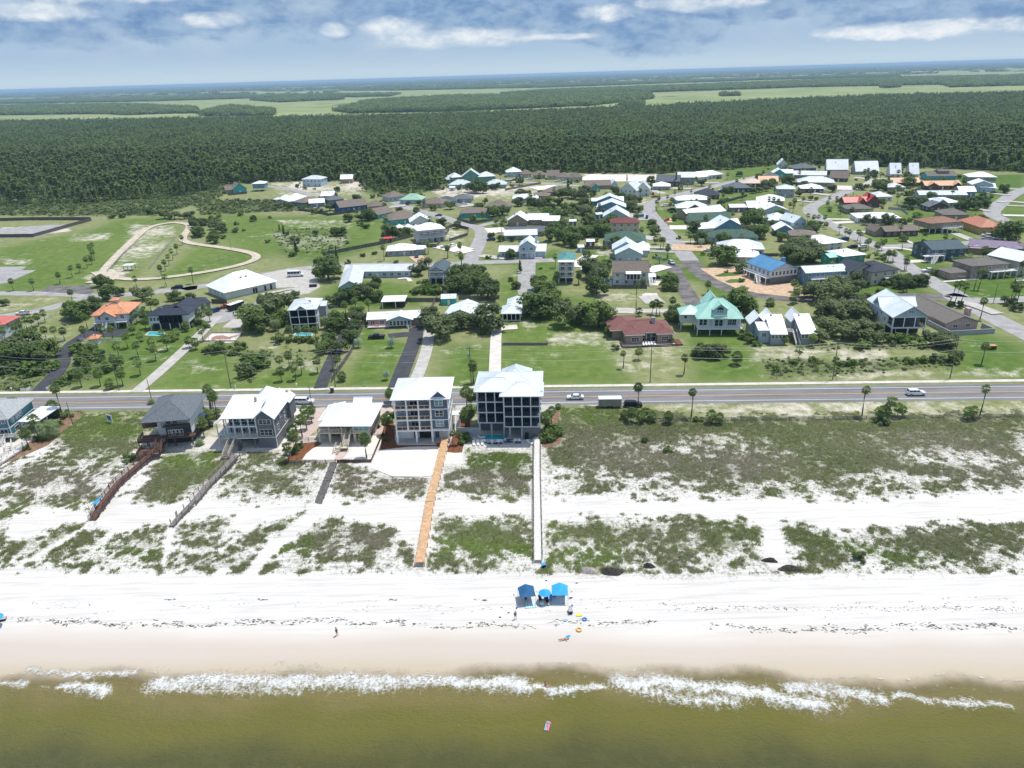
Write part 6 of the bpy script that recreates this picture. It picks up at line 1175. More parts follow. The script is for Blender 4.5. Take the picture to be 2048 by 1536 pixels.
fence('thin wire fence with low wooden posts along the dune scrub beside the road','K',[(420,222),(700,220),(1200,215),(1700,208),(2048,204)],1.0,WOODG,True,step=5)
rw = MB(); a_ = at('G',412,828); b_ = at('G',768,828); c_ = at('G',768,790)
def wall_line(mb, a, b, h_, t, m): d = (b-a).normalized(); nn = Vector((-d.y,d.x,0))*t/2; vs = [a+nn,b+nn,b-nn,a-nn]; mb.add([v+Vector((0,0,-.2)) for v in vs]+[v+Vector((0,0,h_)) for v in vs],[(0,1,2,3),(7,6,5,4),(0,4,5,1),(1,5,6,2),(2,6,7,3),(3,7,4,0)],m)
wall_line(rw,a_,b_,1.0,.3,WOODG); wall_line(rw,b_,c_,1.0,.25,WOODG); tag(rw.build('retaining_wall'),'low dark retaining wall on the big green lawn above the road','wall')
tc_ = empty('tarp_fence', at('E',1605,800), 0, 1, 'waist high dark fence round the white tarp with brown marks', 'fence'); cc = [at('E',*q) for q in ((1605,800),(1670,735),(1910,735),(1860,800))]
f_ = MB()
for i in range(4): wall_line(f_, cc[i]-cc[0], cc[(i+1)%4]-cc[0], .5, .12, GREYM)
f_.build('kerb', tc_)
pm_ = MB().box(-.05,-.05,0,.05,.05,1.8,GREYM).mesh('post')
for i in range(4):
    for t in np.linspace(0,1,7)[:-1]: q = cc[i].lerp(cc[(i+1)%4],float(t))-cc[0]; link('post', pm_, tc_, q)
sw_ = MB(); pts_ = cps('E',[(1660,775),(1700,755),(1760,752),(1800,765),(1850,752),(1890,745),(1850,765),(1800,785),(1740,782),(1690,788),(1670,795)]); sw_.prism([tuple(p) for p in wpoly(pts_)],.071,.078,mat('tarp_brown',(.35,.2,.16),.9)); tag(sw_.build('brown_marks'),kind='structure')  # brown marks on the white tarp
# ---------------- poles and wires ----------------
def pole(label, base, h_, arm=1, lamp=False, tr=False, r=.15, cat='utility pole', m=None):
    m = m or POLEM; root = empty('utility_pole', base, math.radians(87), 1, label, cat); MB().bar((0,0,-.3),(0,0,h_),r,m,8,r*.65).build('shaft', root)
    for i in range(arm): MB().box(-.06,-1.2,h_-.6-i*1.3,.06,1.2,h_-.45-i*1.3,m).build('crossarm', root)
    if tr: MB().bar((0,.45,h_-3.2),(0,.45,h_-2.2),.28,GREYM,8).build('transformer', root)
    if lamp: MB().bar((0,0,h_-.3),(0,1.4,h_),.05,GREYM).build('lamp_arm', root); MB().box(-.15,1.1,h_-.08,.15,1.7,h_+.05,GREYM).build('lamp', root)
    return root
PL = [('E',242,1185,.9,'utility pole by the road in the palm grove'),('E',1820,1172,1,'utility pole by the road on the open lawn, left of the thicket'),('F',910,1160,1,'utility pole beside the shaded driveway entrance'),('G',168,1130,1,'utility pole beside the tall navy house, with transformer'),
  ('R',410,840,1,'utility pole before the burgundy roofed house'),('R',1905,815,1,'utility pole below the twin cottages and thicket'),('S',1305,1085,1,'utility pole before the taupe ranch, leaning left')]
hs = [12.2,12.4,12.2,11.8,12.0,11.6,12.2]; tops = []
for (c__,x,y,_,lb),hh in zip(PL,hs):
    q = at(c__,x,y) if c__ != 'E' or x != 242 else at('E',940,1187)
    pole(lb, q, hh, 1, tr=('transformer' in lb)); tops.append(q+Vector((0,0,hh)))
d_ = tops[-1]-tops[-2]; tops.append(tops[-1]+d_); d_ = tops[0]-tops[1]; tops.insert(0, tops[0]+d_); tops.insert(0, tops[0]+d_)
pole('utility pole beyond the right edge of the picture', Vector((tops[-1].x,tops[-1].y,0)), tops[-1].z)
for i,(dz,dn) in enumerate([(-.05,0),(-.45,1.1),(-.45,-1.1),(-3.4,.1)]):
    mb = MB(); 
    for a,b in zip(tops[:-1],tops[1:]):
        pts = []
        for t in np.linspace(0,1,9): q = a.lerp(b,float(t)); q.z += dz-1.4*4*t*(1-t); pts.append(q+Vector((SN[0]*dn,SN[1]*dn,0)))
        for u,v in zip(pts[:-1],pts[1:]): mb.bar(u,v,.016 if i<3 else .028,WIRE,3)
    tag(mb.build('overhead_wire'), ['topmost thin overhead wire along the road','inland wire of the crossarm pair','seaward wire of the crossarm pair','thicker lower communication cable under the power wires'][i], 'wire')
for c__,x,y,hh,lb in [('L',1940,372,6.5,'dark street pole with small sign beside the grey roofed red deck house'),('L',935,705,7,'bare pole standing in the pine straw bed'),('N',490,560,6.5,'slim pole in front of the white van on the road'),('N',880,110,5,'short pole by the shaded driveway'),('S',1740,335,7.5,'street pole at the right side road junction'),('H',1240,0,7,'pole behind the white octagonal house'),('P',1822,470,7,'pole beside the sandy trail loop')]:
    pole(lb, at(c__,x,y), hh, 0, r=.11, m=WOODD)
# sign by the dune
s_ = empty('real_estate_sign', at('L',1415,680), math.radians(-30), 1, 'white framed board sign with blue panel standing in the dune grass', 'sign')
for x in (-1.1,1.1): MB().box(x-.08,-.08,0,x+.08,.08,2.6,WHITE).build('post', s_)
MB().box(-1.1,-.05,.7,1.1,.05,2.5,WHITE).build('board', s_); MB().box(-.8,-.07,1.0,.8,-.055,2.25,mat('sign_blue',(.08,.16,.35),.5)).build('panel', s_)
for i,(c__,x,y) in enumerate([('L',155,275),('M',1288,245),('N',260,270),('N',1310,250),('E',1857,1175),('S',168,1100)]):
    mbx = empty('mailbox', at(c__,x,y), 0, 1, ['white mailbox left of the black drive entrance','white post box on the lawn right of the utility pole','white mailbox behind the white van','small grey mailbox on the cottage lawn edge','white post beside the lawn by the sidewalk','slim white post by the stony verge'][i], 'mailbox'); MB().box(-.06,-.06,0,.06,.06,1.0,WHITE).build('post',mbx); MB().box(-.15,-.28,1.0,.15,.28,1.3,WHITE if i!=3 else GREYM).build('box',mbx)
pp = empty('brick_pillar', at('N',805,345), 0, 1, 'rust brown stone pillar at the shaded driveway entrance', 'pillar'); MB().box(-.45,-.45,0,.45,.45,1.5,WOODR).build('shaft',pp); MB().box(-.55,-.55,1.5,.55,.55,1.7,CONC).build('cap',pp)
ub = empty('utility_box', at('S',1718,795), 0, 1, 'brown utility cabinet with orange top alone on the green lawn', 'cabinet'); MB().box(-1.2,-.7,0,1.2,.7,1.3,BROWNP).build('case',ub); MB().box(-1.3,-.8,1.3,1.3,.8,1.4,mat('tan_lid',(.5,.27,.14),.6)).build('lid',ub)
# ---------------- vehicles ----------------
PROF = {'sedan': (4.8,1.8,[(0,.35),(0,.7),(.1,.85),(1.15,.98),(4.2,.98),(4.75,.9),(4.8,.4)],[(1.1,.97),(1.9,1.42),(3.2,1.44),(4.15,.97)]),
 'suv': (5.0,1.95,[(0,.4),(0,.85),(.15,1.02),(1.3,1.14),(4.95,1.16),(5.0,.45)],[(1.2,1.13),(1.95,1.72),(4.5,1.76),(4.9,1.15)]),
 'van': (5.6,2.0,[(0,.4),(0,.85),(.15,1.05),(1.35,1.18),(5.55,1.2),(5.6,.45)],[(1.3,1.17),(2.0,1.86),(5.3,1.9),(5.5,1.19)]),
 'pickup': (5.8,2.0,[(0,.45),(0,.9),(.15,1.08),(1.5,1.2),(5.75,1.2),(5.8,.5)],[(1.4,1.19),(2.05,1.82),(3.6,1.84),(3.9,1.19)]),
 'bus': (7.4,2.3,[(0,.5),(0,1.0),(.2,1.2),(1.5,1.35),(7.4,1.35),(7.4,.5)],[(1.2,1.34),(1.8,2.75),(7.3,2.8),(7.4,1.35)])}
_vm = {}
def vehicle(kind, paint_, loc, head, label, cat, name=None, group=None):
    key = (kind, paint_.name)
    if key not in _vm:
        L_, Wd, lo, hi = PROF[kind]; hw = Wd/2
        def ext(poly, ins0, ins1, m):
            mb = MB(); z0_ = min(p_[1] for p_ in poly); z1_ = max(p_[1] for p_ in poly); k_ = len(poly); vs = []
            for sg in (-1,1):
                for x,z in poly: t = (z-z0_)/(z1_-z0_); vs.append((x-L_/2, sg*(hw-ins0-(ins1-ins0)*t), z))
            return mb.add(vs, [tuple(range(k_)), tuple(range(2*k_-1,k_-1,-1))]+[(i,k_+i,k_+(i+1)%k_,(i+1)%k_) for i in range(k_)], m)
        body = ext(lo, .03, .06, paint_); cab = ext(hi, .1, .26, paint_); body.add(cab.v, cab.f, paint_)
        if kind == 'pickup': body.box(3.95-L_/2,-hw+.14,1.205,5.7-L_/2,hw-.14,1.215,BLACK)
        me_b = body.mesh('body')
        gl = MB(); (x0,z0_),(x1,z1_),(x2,z2_),(x3,z3_) = hi
        def lerp(a,b,t): return a+(b-a)*t
        for sg in (-1,1):
            def sp_(x,z): t = (z-z0_)/(z2_-z0_); return (x-L_/2, sg*(hw-.1-.16*t+.012), z)
            za, zb = lerp(z0_,z1_,.18), lerp(z0_,z1_,.86); n_ = {'sedan':2,'suv':3,'van':3,'pickup':2,'bus':4}[kind]
            for i in range(n_):
                xa = lerp(x0+.45*(x1-x0)+.15, x3-.25*(x3-x2)-.1, i/n_)+.05; xb = lerp(x0+.45*(x1-x0)+.15, x3-.25*(x3-x2)-.1, (i+1)/n_)-.05
                off = (x1-x0)*.35 if i == 0 else 0; q4 = [sp_(xa,za),sp_(xb,za),sp_(xb-(0 if i<n_-1 else (x3-x2)*.4),zb),sp_(xa+off,zb)]
                gl.add(q4, [(0,1,2,3) if sg<0 else (3,2,1,0)], GLASS)
        for (xa,za_),(xb,zb_),s_2 in (((x0,z0_),(x1,z1_),-1),((x3,z3_),(x2,z2_),1)):
            pa = (lerp(xa,xb,.12)-L_/2+s_2*.015, lerp(za_,zb_,.12)); pb = (lerp(xa,xb,.88)-L_/2+s_2*.015, lerp(za_,zb_,.88))
            gl.add([(pa[0],-hw+.22,pa[1]+.02),(pa[0],hw-.22,pa[1]+.02),(pb[0],hw-.36,pb[1]+.02),(pb[0],-hw+.36,pb[1]+.02)],[(0,1,2,3) if s_2>0 else (3,2,1,0)],GLASS)
        me_g = gl.mesh('window')
        r_w = .36 if kind in ('suv','pickup','van') else (.33 if kind == 'sedan' else .42)
        wh = MB().bar((0,-.11,0),(0,.11,0),r_w,TYRE,14); me_w = wh.mesh('wheel'); rm = MB().bar((0,-.125,0),(0,.125,0),r_w*.58,GREYM,10); me_r = rm.mesh('rim')
        me_h = MB().box(-.05,-.16,-.07,.05,.16,.07,mat('lamp_glass',(.7,.7,.68),.2)).mesh('headlight'); me_t = MB().box(-.05,-.14,-.1,.05,.14,.1,mat('tail_lamp',(.35,.02,.02),.3)).mesh('tail_light')
        _vm[key] = (me_b,me_g,me_w,me_r,me_h,me_t,L_,hw,r_w,lo)
    me_b,me_g,me_w,me_r,me_h,me_t,L_,hw,r_w,lo = _vm[key]
    root = empty(name or {'sedan':'car','suv':'car','van':'van','pickup':'pickup_truck','bus':'minibus'}[kind], loc+Vector((0,0,.03)), head, 1, label, cat, group)
    link('body', me_b, root); link('window', me_g, root)
    for x in (-L_/2+.85,L_/2-.95):
        for sg in (-1,1): o = link('wheel', me_w, root, (x,sg*(hw-.1),r_w)); link('rim', me_r, o)
    for sg in (-1,1): link('headlight', me_h, root, (-L_/2+.02,sg*(hw-.3),lo[1][1]-.05)); link('tail_light', me_t, root, (L_/2-.02,sg*(hw-.2),lo[-1][1]+.45))
    return root
ra = math.atan2(rd[1],rd[0]); PI = math.pi
vehicle('van',CARW,at('N',375,515),ra+PI,'white van with dark side windows driving along the road behind a slim pole','van'); vehicle('sedan',CARW,at('J',1890,250),ra,'white saloon car driving on the road right of the tall navy house','car'); vehicle('suv',CARW,at('K',1578,108),ra+PI,'white sport utility car at the right end of the road','car')
vehicle('pickup',CARW,at('E',187,590),math.radians(5),'white pickup truck on the side street at the far left','truck'); vehicle('suv',BLACK,at('E',1397,385),math.radians(10),'black sport utility car parked on the side street near the pyramid roofed hall','car'); vehicle('bus',CARW,at('F',598,288),math.radians(185),'white minibus parked on the pale court behind the hall','minibus')
vehicle('pickup',BLACK,at('T',990,600),math.radians(0),'black pickup truck on the grass before the pink cottage','truck'); vehicle('suv',BLACK,at('K',358,158),ra+PI,'black sport utility car hitched to the trailer on the road shoulder','car')
vehicle('suv',CARB,at('B',522,732),math.radians(5),'navy car parked on the driveway of the grey shingle house','car'); vehicle('pickup',CARS,at('B',135,795),math.radians(20),'silver pickup truck below the grey decked white house','truck'); vehicle('suv',CARW,at('B',190,785),math.radians(60),'white car beside the silver pickup below the deck house','car'); vehicle('suv',CARB,at('A',1785,808),math.radians(95),'dark blue car under the peaked white roof carport','car')
vehicle('pickup',CARW,at('D',1215,1068),math.radians(-2),'white pickup truck in the drive between slate and tan houses','truck'); vehicle('suv',CARS,at('D',1720,785),math.radians(-30),'silver car parked in front of the ochre house','car'); vehicle('suv',CARW,at('D',1720,758),math.radians(-30),'white car behind the silver one at the ochre house','car'); vehicle('suv',CARW,at('D',1822,785),math.radians(-20),'white car right of the pair at the ochre house','car')
vehicle('suv',CARS,at('C',695,930),math.radians(100),'silver car parked at the street fork','car'); vehicle('sedan',CARB,at('G',1625,305),math.radians(5),'dark blue car behind the white house with the side pool','car'); vehicle('sedan',CARW,at('C',1010,820),math.radians(0),'white car on the pale drive left of the crooked pale roof','car')
vehicle('suv',CARW,at('C',1125,305),math.radians(10),'white car on the street by the navy sided house','car'); vehicle('pickup',BLACK,at('C',1105,325),math.radians(5),'black pickup on the drive of the navy sided house','truck'); vehicle('pickup',CARW,at('B',240,435),math.radians(10),'left white pickup beside the grey hip roof','truck'); vehicle('pickup',CARW,at('B',285,430),math.radians(10),'right white pickup beside the grey hip roof','truck')
vehicle('sedan',CARB,at('B',75,522),math.radians(5),'small dark blue car on the far bend of the street','car'); vehicle('bus',CARW,at('B',660,240),math.radians(5),'white camper van on the far left cul-de-sac','camper'); vehicle('sedan',CARR,at('B',1915,362),math.radians(10),'red car in front of the steep white pair','car'); vehicle('suv',BLACK,at('B',715,222),math.radians(5),'black car at the far cul-de-sac','car')
vehicle('suv',CARW,at('B',1090,228),math.radians(8),'white car before the third brown roofed house','car'); vehicle('pickup',CARW,at('B',1160,238),math.radians(8),'white truck before the fourth brown roofed house','truck'); vehicle('suv',CARW,at('B',850,212),math.radians(8),'white car before the first brown roofed houses','car'); vehicle('sedan',CARW,at('C',1825,392),math.radians(8),'white car near the two storey grey house','car')
vehicle('suv',CARW,at('D',285,372),math.radians(5),'white car by the white hip roof and shrub row','car'); vehicle('sedan',BLACK,at('D',1780,380),math.radians(5),'black car by the pale blue jagged gables','car'); vehicle('suv',CARR,at('C',655,565),math.radians(60),'red car on the pinkish gravel right of the street','car'); vehicle('suv',BLACK,at('C',690,475),math.radians(5),'black car by the maroon gabled white roof','car'); vehicle('suv',CARB,at('C',735,435),math.radians(5),'blue car beside the bend of the street','car')
vehicle('suv',CARW,at('C',640,440),math.radians(5),'white car left of the blue one at the bend','car'); vehicle('suv',BLACK,at('D',545,860),math.radians(5),'dark car left of the white one near the octagonal house','car'); vehicle('suv',CARW,at('D',630,858),math.radians(5),'white car near the octagonal house','car'); vehicle('suv',CARB,at('D',470,790),math.radians(5),'navy car in front of the octagonal house','car'); vehicle('suv',CARB,at('E',1690,570),math.radians(60),'dark blue car beside the charcoal annex','car')
vehicle('suv',CARR,at('E',1785,535),math.radians(20),'dark red pickup cab beside the black sided trailer','car')
def trailer(label, loc, head, L_, Wd, Hh, side, top):
    t = empty('trailer', loc, head, 1, label, 'trailer'); MB().box(-L_/2,-Wd/2,.5,L_/2,Wd/2,Hh,side).build('body',t); MB().box(-L_/2-.05,-Wd/2-.05,Hh,L_/2+.05,Wd/2+.05,Hh+.06,top).build('roof',t)
    MB().bar((L_/2,0,.5),(L_/2+1.2,0,.45),.06,GREYM).build('hitch',t)
    for x in (-.5,.4):
        for sg in (-1,1): MB().bar((x,sg*(Wd/2-.02)-.1,.36),(x,sg*(Wd/2-.02)+.1,.36),.36,TYRE,12).build('wheel',t)
    return t
trailer('enclosed grey trailer with pale ribbed roof parked on the sandy shoulder', at('K',258,158), ra, 6.2,2.3,2.7,mat('trailer_taupe',(.3,.29,.26),.4),METALL); trailer('black sided enclosed trailer with white roof behind the charcoal annex', at('E',1860,545), math.radians(62), 7,2.4,2.7,BLACK,METALW)
for i,(c__,x,y,m_,lb,s3) in enumerate([('F',735,368,BLACK,'black dumpster on the red sandy edge of the hall court',(1.6,.9,1.3)),('B',1780,530,mat('bin_blue',(.03,.13,.35),.5),'large blue skip beside the nearest blue gabled house',(3.2,1.1,1.8)),('B',1850,548,mat('bin_blue',(.03,.13,.35),.5),'upright blue portable toilet at the street',(.7,.7,2.6))]):
    t = empty('dumpster' if i<2 else 'portable_toilet', at(c__,x,y), .1, 1, lb, 'dumpster' if i<2 else 'toilet'); MB().add([(-s3[0],-s3[1]*.8,0),(s3[0],-s3[1]*.8,0),(s3[0],s3[1]*.8,0),(-s3[0],s3[1]*.8,0),(-s3[0],-s3[1],s3[2]),(s3[0],-s3[1],s3[2]),(s3[0],s3[1],s3[2]),(-s3[0],s3[1],s3[2])],[(0,3,2,1),(4,5,6,7),(0,1,5,4),(1,2,6,5),(2,3,7,6),(3,0,4,7)],m_).build('body',t); MB().box(-s3[0]-.05,-s3[1]-.05,s3[2],s3[0]+.05,s3[1]+.05,s3[2]+.1,GREYM).build('lid',t)
for i,(c__,x,y,lb) in enumerate([('D',1500,1125,'white motor boat on a trailer on the lawn by the tan house'),('D',2010,1165,'small white boat at the foot of the tan house stairs'),('E',1935,535,'brown skiff beside the black sided trailer')]):
    t = empty('boat', at(c__,x,y)+Vector((0,0,.5)), .1, 1, lb, 'boat'); L_=5.5 if i==0 else 4; mm = CARW if i<2 else BROWNP
    pts_ = [(-L_/2,.9),(L_*.2,1.0),(L_*.42,.5),(L_/2,0)]; out_ = [(x_,-y_) for x_,y_ in pts_]+[(x_,y_) for x_,y_ in pts_[::-1][1:]]
    mb = MB(); k_ = len(out_); mb.add([(x_*.85,y_*.45,0) for x_,y_ in out_]+[(x_,y_,.8) for x_,y_ in out_],[tuple(range(k_))[::-1],tuple(range(k_,2*k_))]+[(j,(j+1)%k_,k_+(j+1)%k_,k_+j) for j in range(k_)],mm); mb.build('hull',t); MB().box(-1.2,-.5,.8,.6,.5,1.2,GREYM if i else W_SL).build('console',t); MB().box(-L_/2-.3,-.2,.2,-L_/2,.2,1.3,BLACK).build('outboard_motor',t)
# pools inland
for c__,pts_,m_,lb in [('E',[(1145,755),(1180,725),(1300,735),(1290,760)],POOL,'turquoise kidney pool in the palm garden of the charcoal roofed house'),('F',[(580,755),(600,735),(730,740),(725,760)],POOL,'narrow turquoise pool hidden behind the palms of the three storey house'),('G',[(1200,360),(1225,300),(1275,310),(1285,360)],POOLB,'bright blue pool beside the white house with the side pool'),('B',[(1285,985),(1300,950),(1330,960),(1325,985)],POOL,'small turquoise round pool cover right of the narrow teal roofed house'),('C',[(1060,495),(1090,483),(1130,488),(1120,500)],POOL,'small turquoise pool behind the white gable right of the street')]:
    P4 = [at(c__,*q) for q in pts_]; t = empty('swimming_pool', P4[0].copy(), 0, 1, lb, 'pool'); l_ = [v-P4[0] for v in P4]; MB().prism([(v.x,v.y) for v in l_],.06,.10,m_).build('pool_surface',t); cb = MB()
    for i in range(4): cb.bar(l_[i]+Vector((0,0,.08)), l_[(i+1)%4]+Vector((0,0,.08)), .3, CONCW)
    cb.build('pool_coping',t)
for c__,x,y,m_,lb,r_ in [('E',1222,690,mat('pink_cloth',(.55,.03,.3),.7),'folded magenta umbrella by the pool, left one',.25),('E',1293,690,mat('pink_cloth',(.55,.03,.3),.7),'folded magenta umbrella by the pool, right one',.25)]:
    t = empty('folded_umbrella', at(c__,x,y),0,1,lb,'umbrella'); MB().bar((0,0,0),(0,0,2.4),.04,GREYM,6).build('pole',t); MB().bar((0,0,1.0),(0,0,2.5),r_,m_,8,.05).build('canopy',t)
solar = MB()
# ---------------- pool terrace loungers ----------------
LNG = [(1070,960),(1120,958),(1170,955),(1215,950),(1270,955),(1310,960),(1350,955),(1390,955),(1440,945),(1480,930),(1530,945),(1580,945),(1620,945),(1160,885),(1740,950),(1790,945)]
seat = MB().box(-.32,-1.0,.22,.32,.35,.34,WHITE); seatm = seat.mesh('seat'); cush = {m_.name: MB().box(-.3,-.95,.345,.3,.3,.43,m_).mesh('cushion') for m_ in (W_NV,WHITE)}
bk = MB().add([(-.32,.35,.22),(.32,.35,.22),(.32,.95,.75),(-.32,.95,.75),(-.32,.35,.34),(.32,.35,.34),(.32,.9,.86),(-.32,.9,.86)],[(3,2,1,0),(4,5,6,7),(0,1,5,4),(1,2,6,5),(2,3,7,6),(3,0,4,7)],WHITE).mesh('backrest'); lg = MB().box(-.3,-.03,0,.3,.03,.22,WHITE).mesh('leg')
for i,(x,y) in enumerate(LNG):
    t = empty('sun_lounger', at('O',x,y)+Vector((0,0,.05)), [.1,.1,.1,.5,-.6,.9,-.3,.2,1.2,1.0,-1.2,.3,.1,1.4,.6,-.2][i], 1, 'white pool lounger with '+('navy' if 2<i<13 else 'white')+' cushion on the pool terrace, number %s from the left'%['one','two','three','four','five','six','seven','eight','nine','ten','eleven','twelve','thirteen','by the pool corner','beside the boardwalk head','nearest the boardwalk'][i] if i < 13 else 'white pool lounger with white cushion '+['','beside the top left pool corner','just left of the silvery boardwalk head','nearest the silvery boardwalk head'][i-12], 'sun lounger','loungers on the pool terrace')
    link('seat',seatm,t); link('cushion',cush['navy_siding' if 2<i<13 else 'white_paint'],t); link('backrest',bk,t); link('leg',lg,t,(0,-.85,0)); link('leg',lg,t,(0,.3,0))
t = empty('parasol', at('O',1505,945), 0, 1, 'closed navy parasol lying over the pool terrace furniture', 'parasol'); MB().bar((-.9,0,.9),(.9,.3,1.1),.3,W_NV,8,.08).build('canopy',t); MB().bar((0,0,0),(0,0,1.0),.05,WHITE).build('stand',t)
# ---------------- beach camp ----------------
def canopy(label, loc, rz, top, w_=2.8, d_=2.6):
    t = empty('beach_canopy', loc, rz, 1, label, 'canopy'); mb = MB(); pts_ = [(-w_/2,-d_/2,1.75),(w_/2,-d_/2,1.75),(w_/2,d_/2,1.9),(0,d_/2+.5,2.15),(-w_/2,d_/2,1.9),(0,0,2.1)]
    mb.add([(x,y,z) for x,y,z in pts_]+[(x,y,z-.03) for x,y,z in pts_],[(0,1,5),(1,2,5),(2,3,5),(3,4,5),(4,0,5),(7,6,11),(8,7,11),(9,8,11),(10,9,11),(6,10,11),(0,6,7,1),(1,7,8,2),(2,8,9,3),(3,9,10,4),(4,10,6,0)],top); mb.build('cloth',t)
    for x in (-w_/2,w_/2):
        for y in (-d_/2,d_/2):
            MB().bar((x,y,0),(x,y,1.8),.03,GREYM,6).build('pole',t); MB().bar((x,y,1.78),(x*1.5,y*1.35,.05),.012,GREYM,4).build('guy_line',t); MB().bar((x*1.5,y*1.35,0),(x*1.5,y*1.35,.18),.14,TARPD,8,.08).build('sand_bag',t)
    return t
canopy('dark blue square beach canopy, left of the umbrella', at('U',515,700), .12, TARPD); canopy('bright blue square beach canopy, right of the umbrella', at('U',975,680), -.05, TARPL)
def umbrella(label, loc, m_, r_=1.15, name='beach_umbrella'):
    t = empty(name, loc, 0, 1, label, 'umbrella'); MB().bar((0,0,0),(0,0,2.1),.025,GREYM,6).build('pole',t); mb = MB(); k_ = 8; vs = [(0,0,2.2)]+[(r_*math.cos(2*PI*i/k_),r_*math.sin(2*PI*i/k_),1.8) for i in range(k_)]; vs += [(0,0,2.17)]+[(v[0]*.98,v[1]*.98,1.77) for v in vs[1:9]]
    mb.add(vs,[(0,1+i,1+(i+1)%k_) for i in range(k_)]+[(9,10+(i+1)%k_,10+i) for i in range(k_)]+[(1+i,10+i,10+(i+1)%k_,1+(i+1)%k_) for i in range(k_)],m_); mb.build('canopy',t)
umbrella('bright blue octagonal beach umbrella between the two canopies', at('U',765,715), TARPL)
umbrella('blue beach umbrella cut by the left edge above dark gear', at('P',0,0)*0+Gg(-3,1252), TARPL, 1.3)
TW = empty('striped_towel', at('U',560,760), .1, 1, 'white beach towel with turquoise stripes in front of the dark blue canopy', 'towel')
for i in range(9): MB().box(-.95+.21*i,-.9,.01,-.74+.21*i,.9,.03,WHITE if i%2 else mat('towel_turquoise',(.2,.6,.66),.9)).build('stripe',TW)
def chair(label, loc, rz, m_):
    t = empty('beach_chair', loc, rz, 1, label, 'chair','folding chairs in the beach camp'); MB().box(-.28,-.28,.25,.28,.25,.3,m_).build('seat',t); MB().add([(-.28,.22,.3),(.28,.22,.3),(.28,.5,.9),(-.28,.5,.9),(-.28,.26,.3),(.28,.26,.3),(.28,.54,.9),(-.28,.54,.9)],[(3,2,1,0),(4,5,6,7),(0,1,5,4),(1,2,6,5),(2,3,7,6),(3,0,4,7)],m_).build('backrest',t)
    for sx in (-.26,.26): MB().bar((sx,-.26,0),(sx,.2,.3),.02,GREYM,4).build('leg',t)
for i,(x,y,m_,lb) in enumerate([(705,705,BLACK,'black folding chair left under the blue beach umbrella'),(770,700,CARR,'dark red folding chair under the blue beach umbrella'),(800,730,BLACK,'black folding chair in front right under the beach umbrella'),(845,700,TARPB,'blue folding chair just right of the beach umbrella'),(900,650,BLACK,'black folding chair under the left side of the bright canopy'),(1030,640,TARPD,'dark blue chair under the bright canopy')]): chair(lb, at('U',x,y), [.3,-.2,.1,-.5,.2,0][i], m_)
def boxthing(name, label, cat, loc, s3, m_, rz=0, lid=None):
    t = empty(name, loc, rz, 1, label, cat); a,b,c_ = s3; MB().add([(-a*.85,-b*.85,0),(a*.85,-b*.85,0),(a*.85,b*.85,0),(-a*.85,b*.85,0),(-a,-b,c_),(a,-b,c_),(a,b,c_),(-a,b,c_)],[(0,3,2,1),(4,5,6,7),(0,1,5,4),(1,2,6,5),(2,3,7,6),(3,0,4,7)],m_).build('body',t); MB().box(-a*1.03,-b*1.03,c_,a*1.03,b*1.03,c_+.06,lid or WHITE).build('lid',t); return t
boxthing('cooler','pale turquoise cooler in front of the beach umbrella','cooler',at('U',725,770),(.35,.22,.4),mat('towel_turquoise',(.2,.6,.66)))
boxthing('beach_cart','dark wheeled beach cart loaded with gear below the bright canopy','cart',at('U',1122,870),(.35,.55,.6),BLACK,.1,CARS); boxthing('beach_cart','black cart with blue bag at the end of the silvery boardwalk','cart',at('U',748,240),(.35,.4,.7),BLACK,.3,TARPL)
boxthing('bag','small blue bag right of the bright canopy pole','bag',at('U',1130,668),(.25,.15,.3),TARPD); boxthing('bag','small dark bag alone on the sand behind the umbrella','bag',at('U',786,425),(.16,.12,.2),TARPD); boxthing('bag','small dark bag alone on the sand right behind the canopies','bag',at('U',1212,460),(.2,.12,.2),TARPD); boxthing('bag','small navy sand bag left of the standing person','bag',at('U',143,937),(.2,.12,.2),TARPD)
boxthing('bucket','tiny pink bucket left of the standing person','bucket',at('U',262,874),(.14,.14,.25),mat('pink_plastic',(.8,.08,.3)))
def ring(label, loc, r_, m_):
    mb = MB(); n1_,n2_ = 16,8; vs = []; fs = []
    for i in range(n1_):
        for j in range(n2_): a = 2*PI*i/n1_; b = 2*PI*j/n2_; rr = r_+r_*.35*math.cos(b); vs.append((rr*math.cos(a),rr*math.sin(a),r_*.33+r_*.33*math.sin(b)))
    for i in range(n1_):
        for j in range(n2_): fs.append((i*n2_+j,((i+1)%n1_)*n2_+j,((i+1)%n1_)*n2_+(j+1)%n2_,i*n2_+(j+1)%n2_))
    o = mb.add(vs,fs,m_).build('swim_ring',None,True,loc=loc); tag(o,label,'swim ring')
ring('blue and white inflatable ring lying on the sand', at('U',1320,972), .33, TARPB); ring('orange yellow inflatable ring near the wrack line', at('U',1242,1118), .4, mat('ring_yellow',(.75,.5,.15),.5))
def slab(name,label,cat,loc,a,b,h_,m_,rz=0):
    k_ = 12; P_ = [(a*math.copysign(abs(math.cos(2*PI*i/k_))**.6,math.cos(2*PI*i/k_)), b*math.copysign(abs(math.sin(2*PI*i/k_))**.6,math.sin(2*PI*i/k_))) for i in range(k_)]; o = MB().prism(P_,0,h_,m_).build(name,None,loc=loc,rz=rz); tag(o,label,cat)
slab('inflatable_float','yellow inflatable float flat on the sand','float',at('U',1245,914),.55,.25,.15,mat('float_yellow',(.85,.8,.08),.5),.05); slab('boogie_board','pale blue boogie board on the sand below the bright canopy','board',at('U',1060,978),.45,.2,.06,mat('board_blue',(.25,.5,.72),.5)); slab('boogie_board','light blue boogie board beside the crouching child','board',at('U',1090,1208),.42,.25,.06,TARPL,.6)
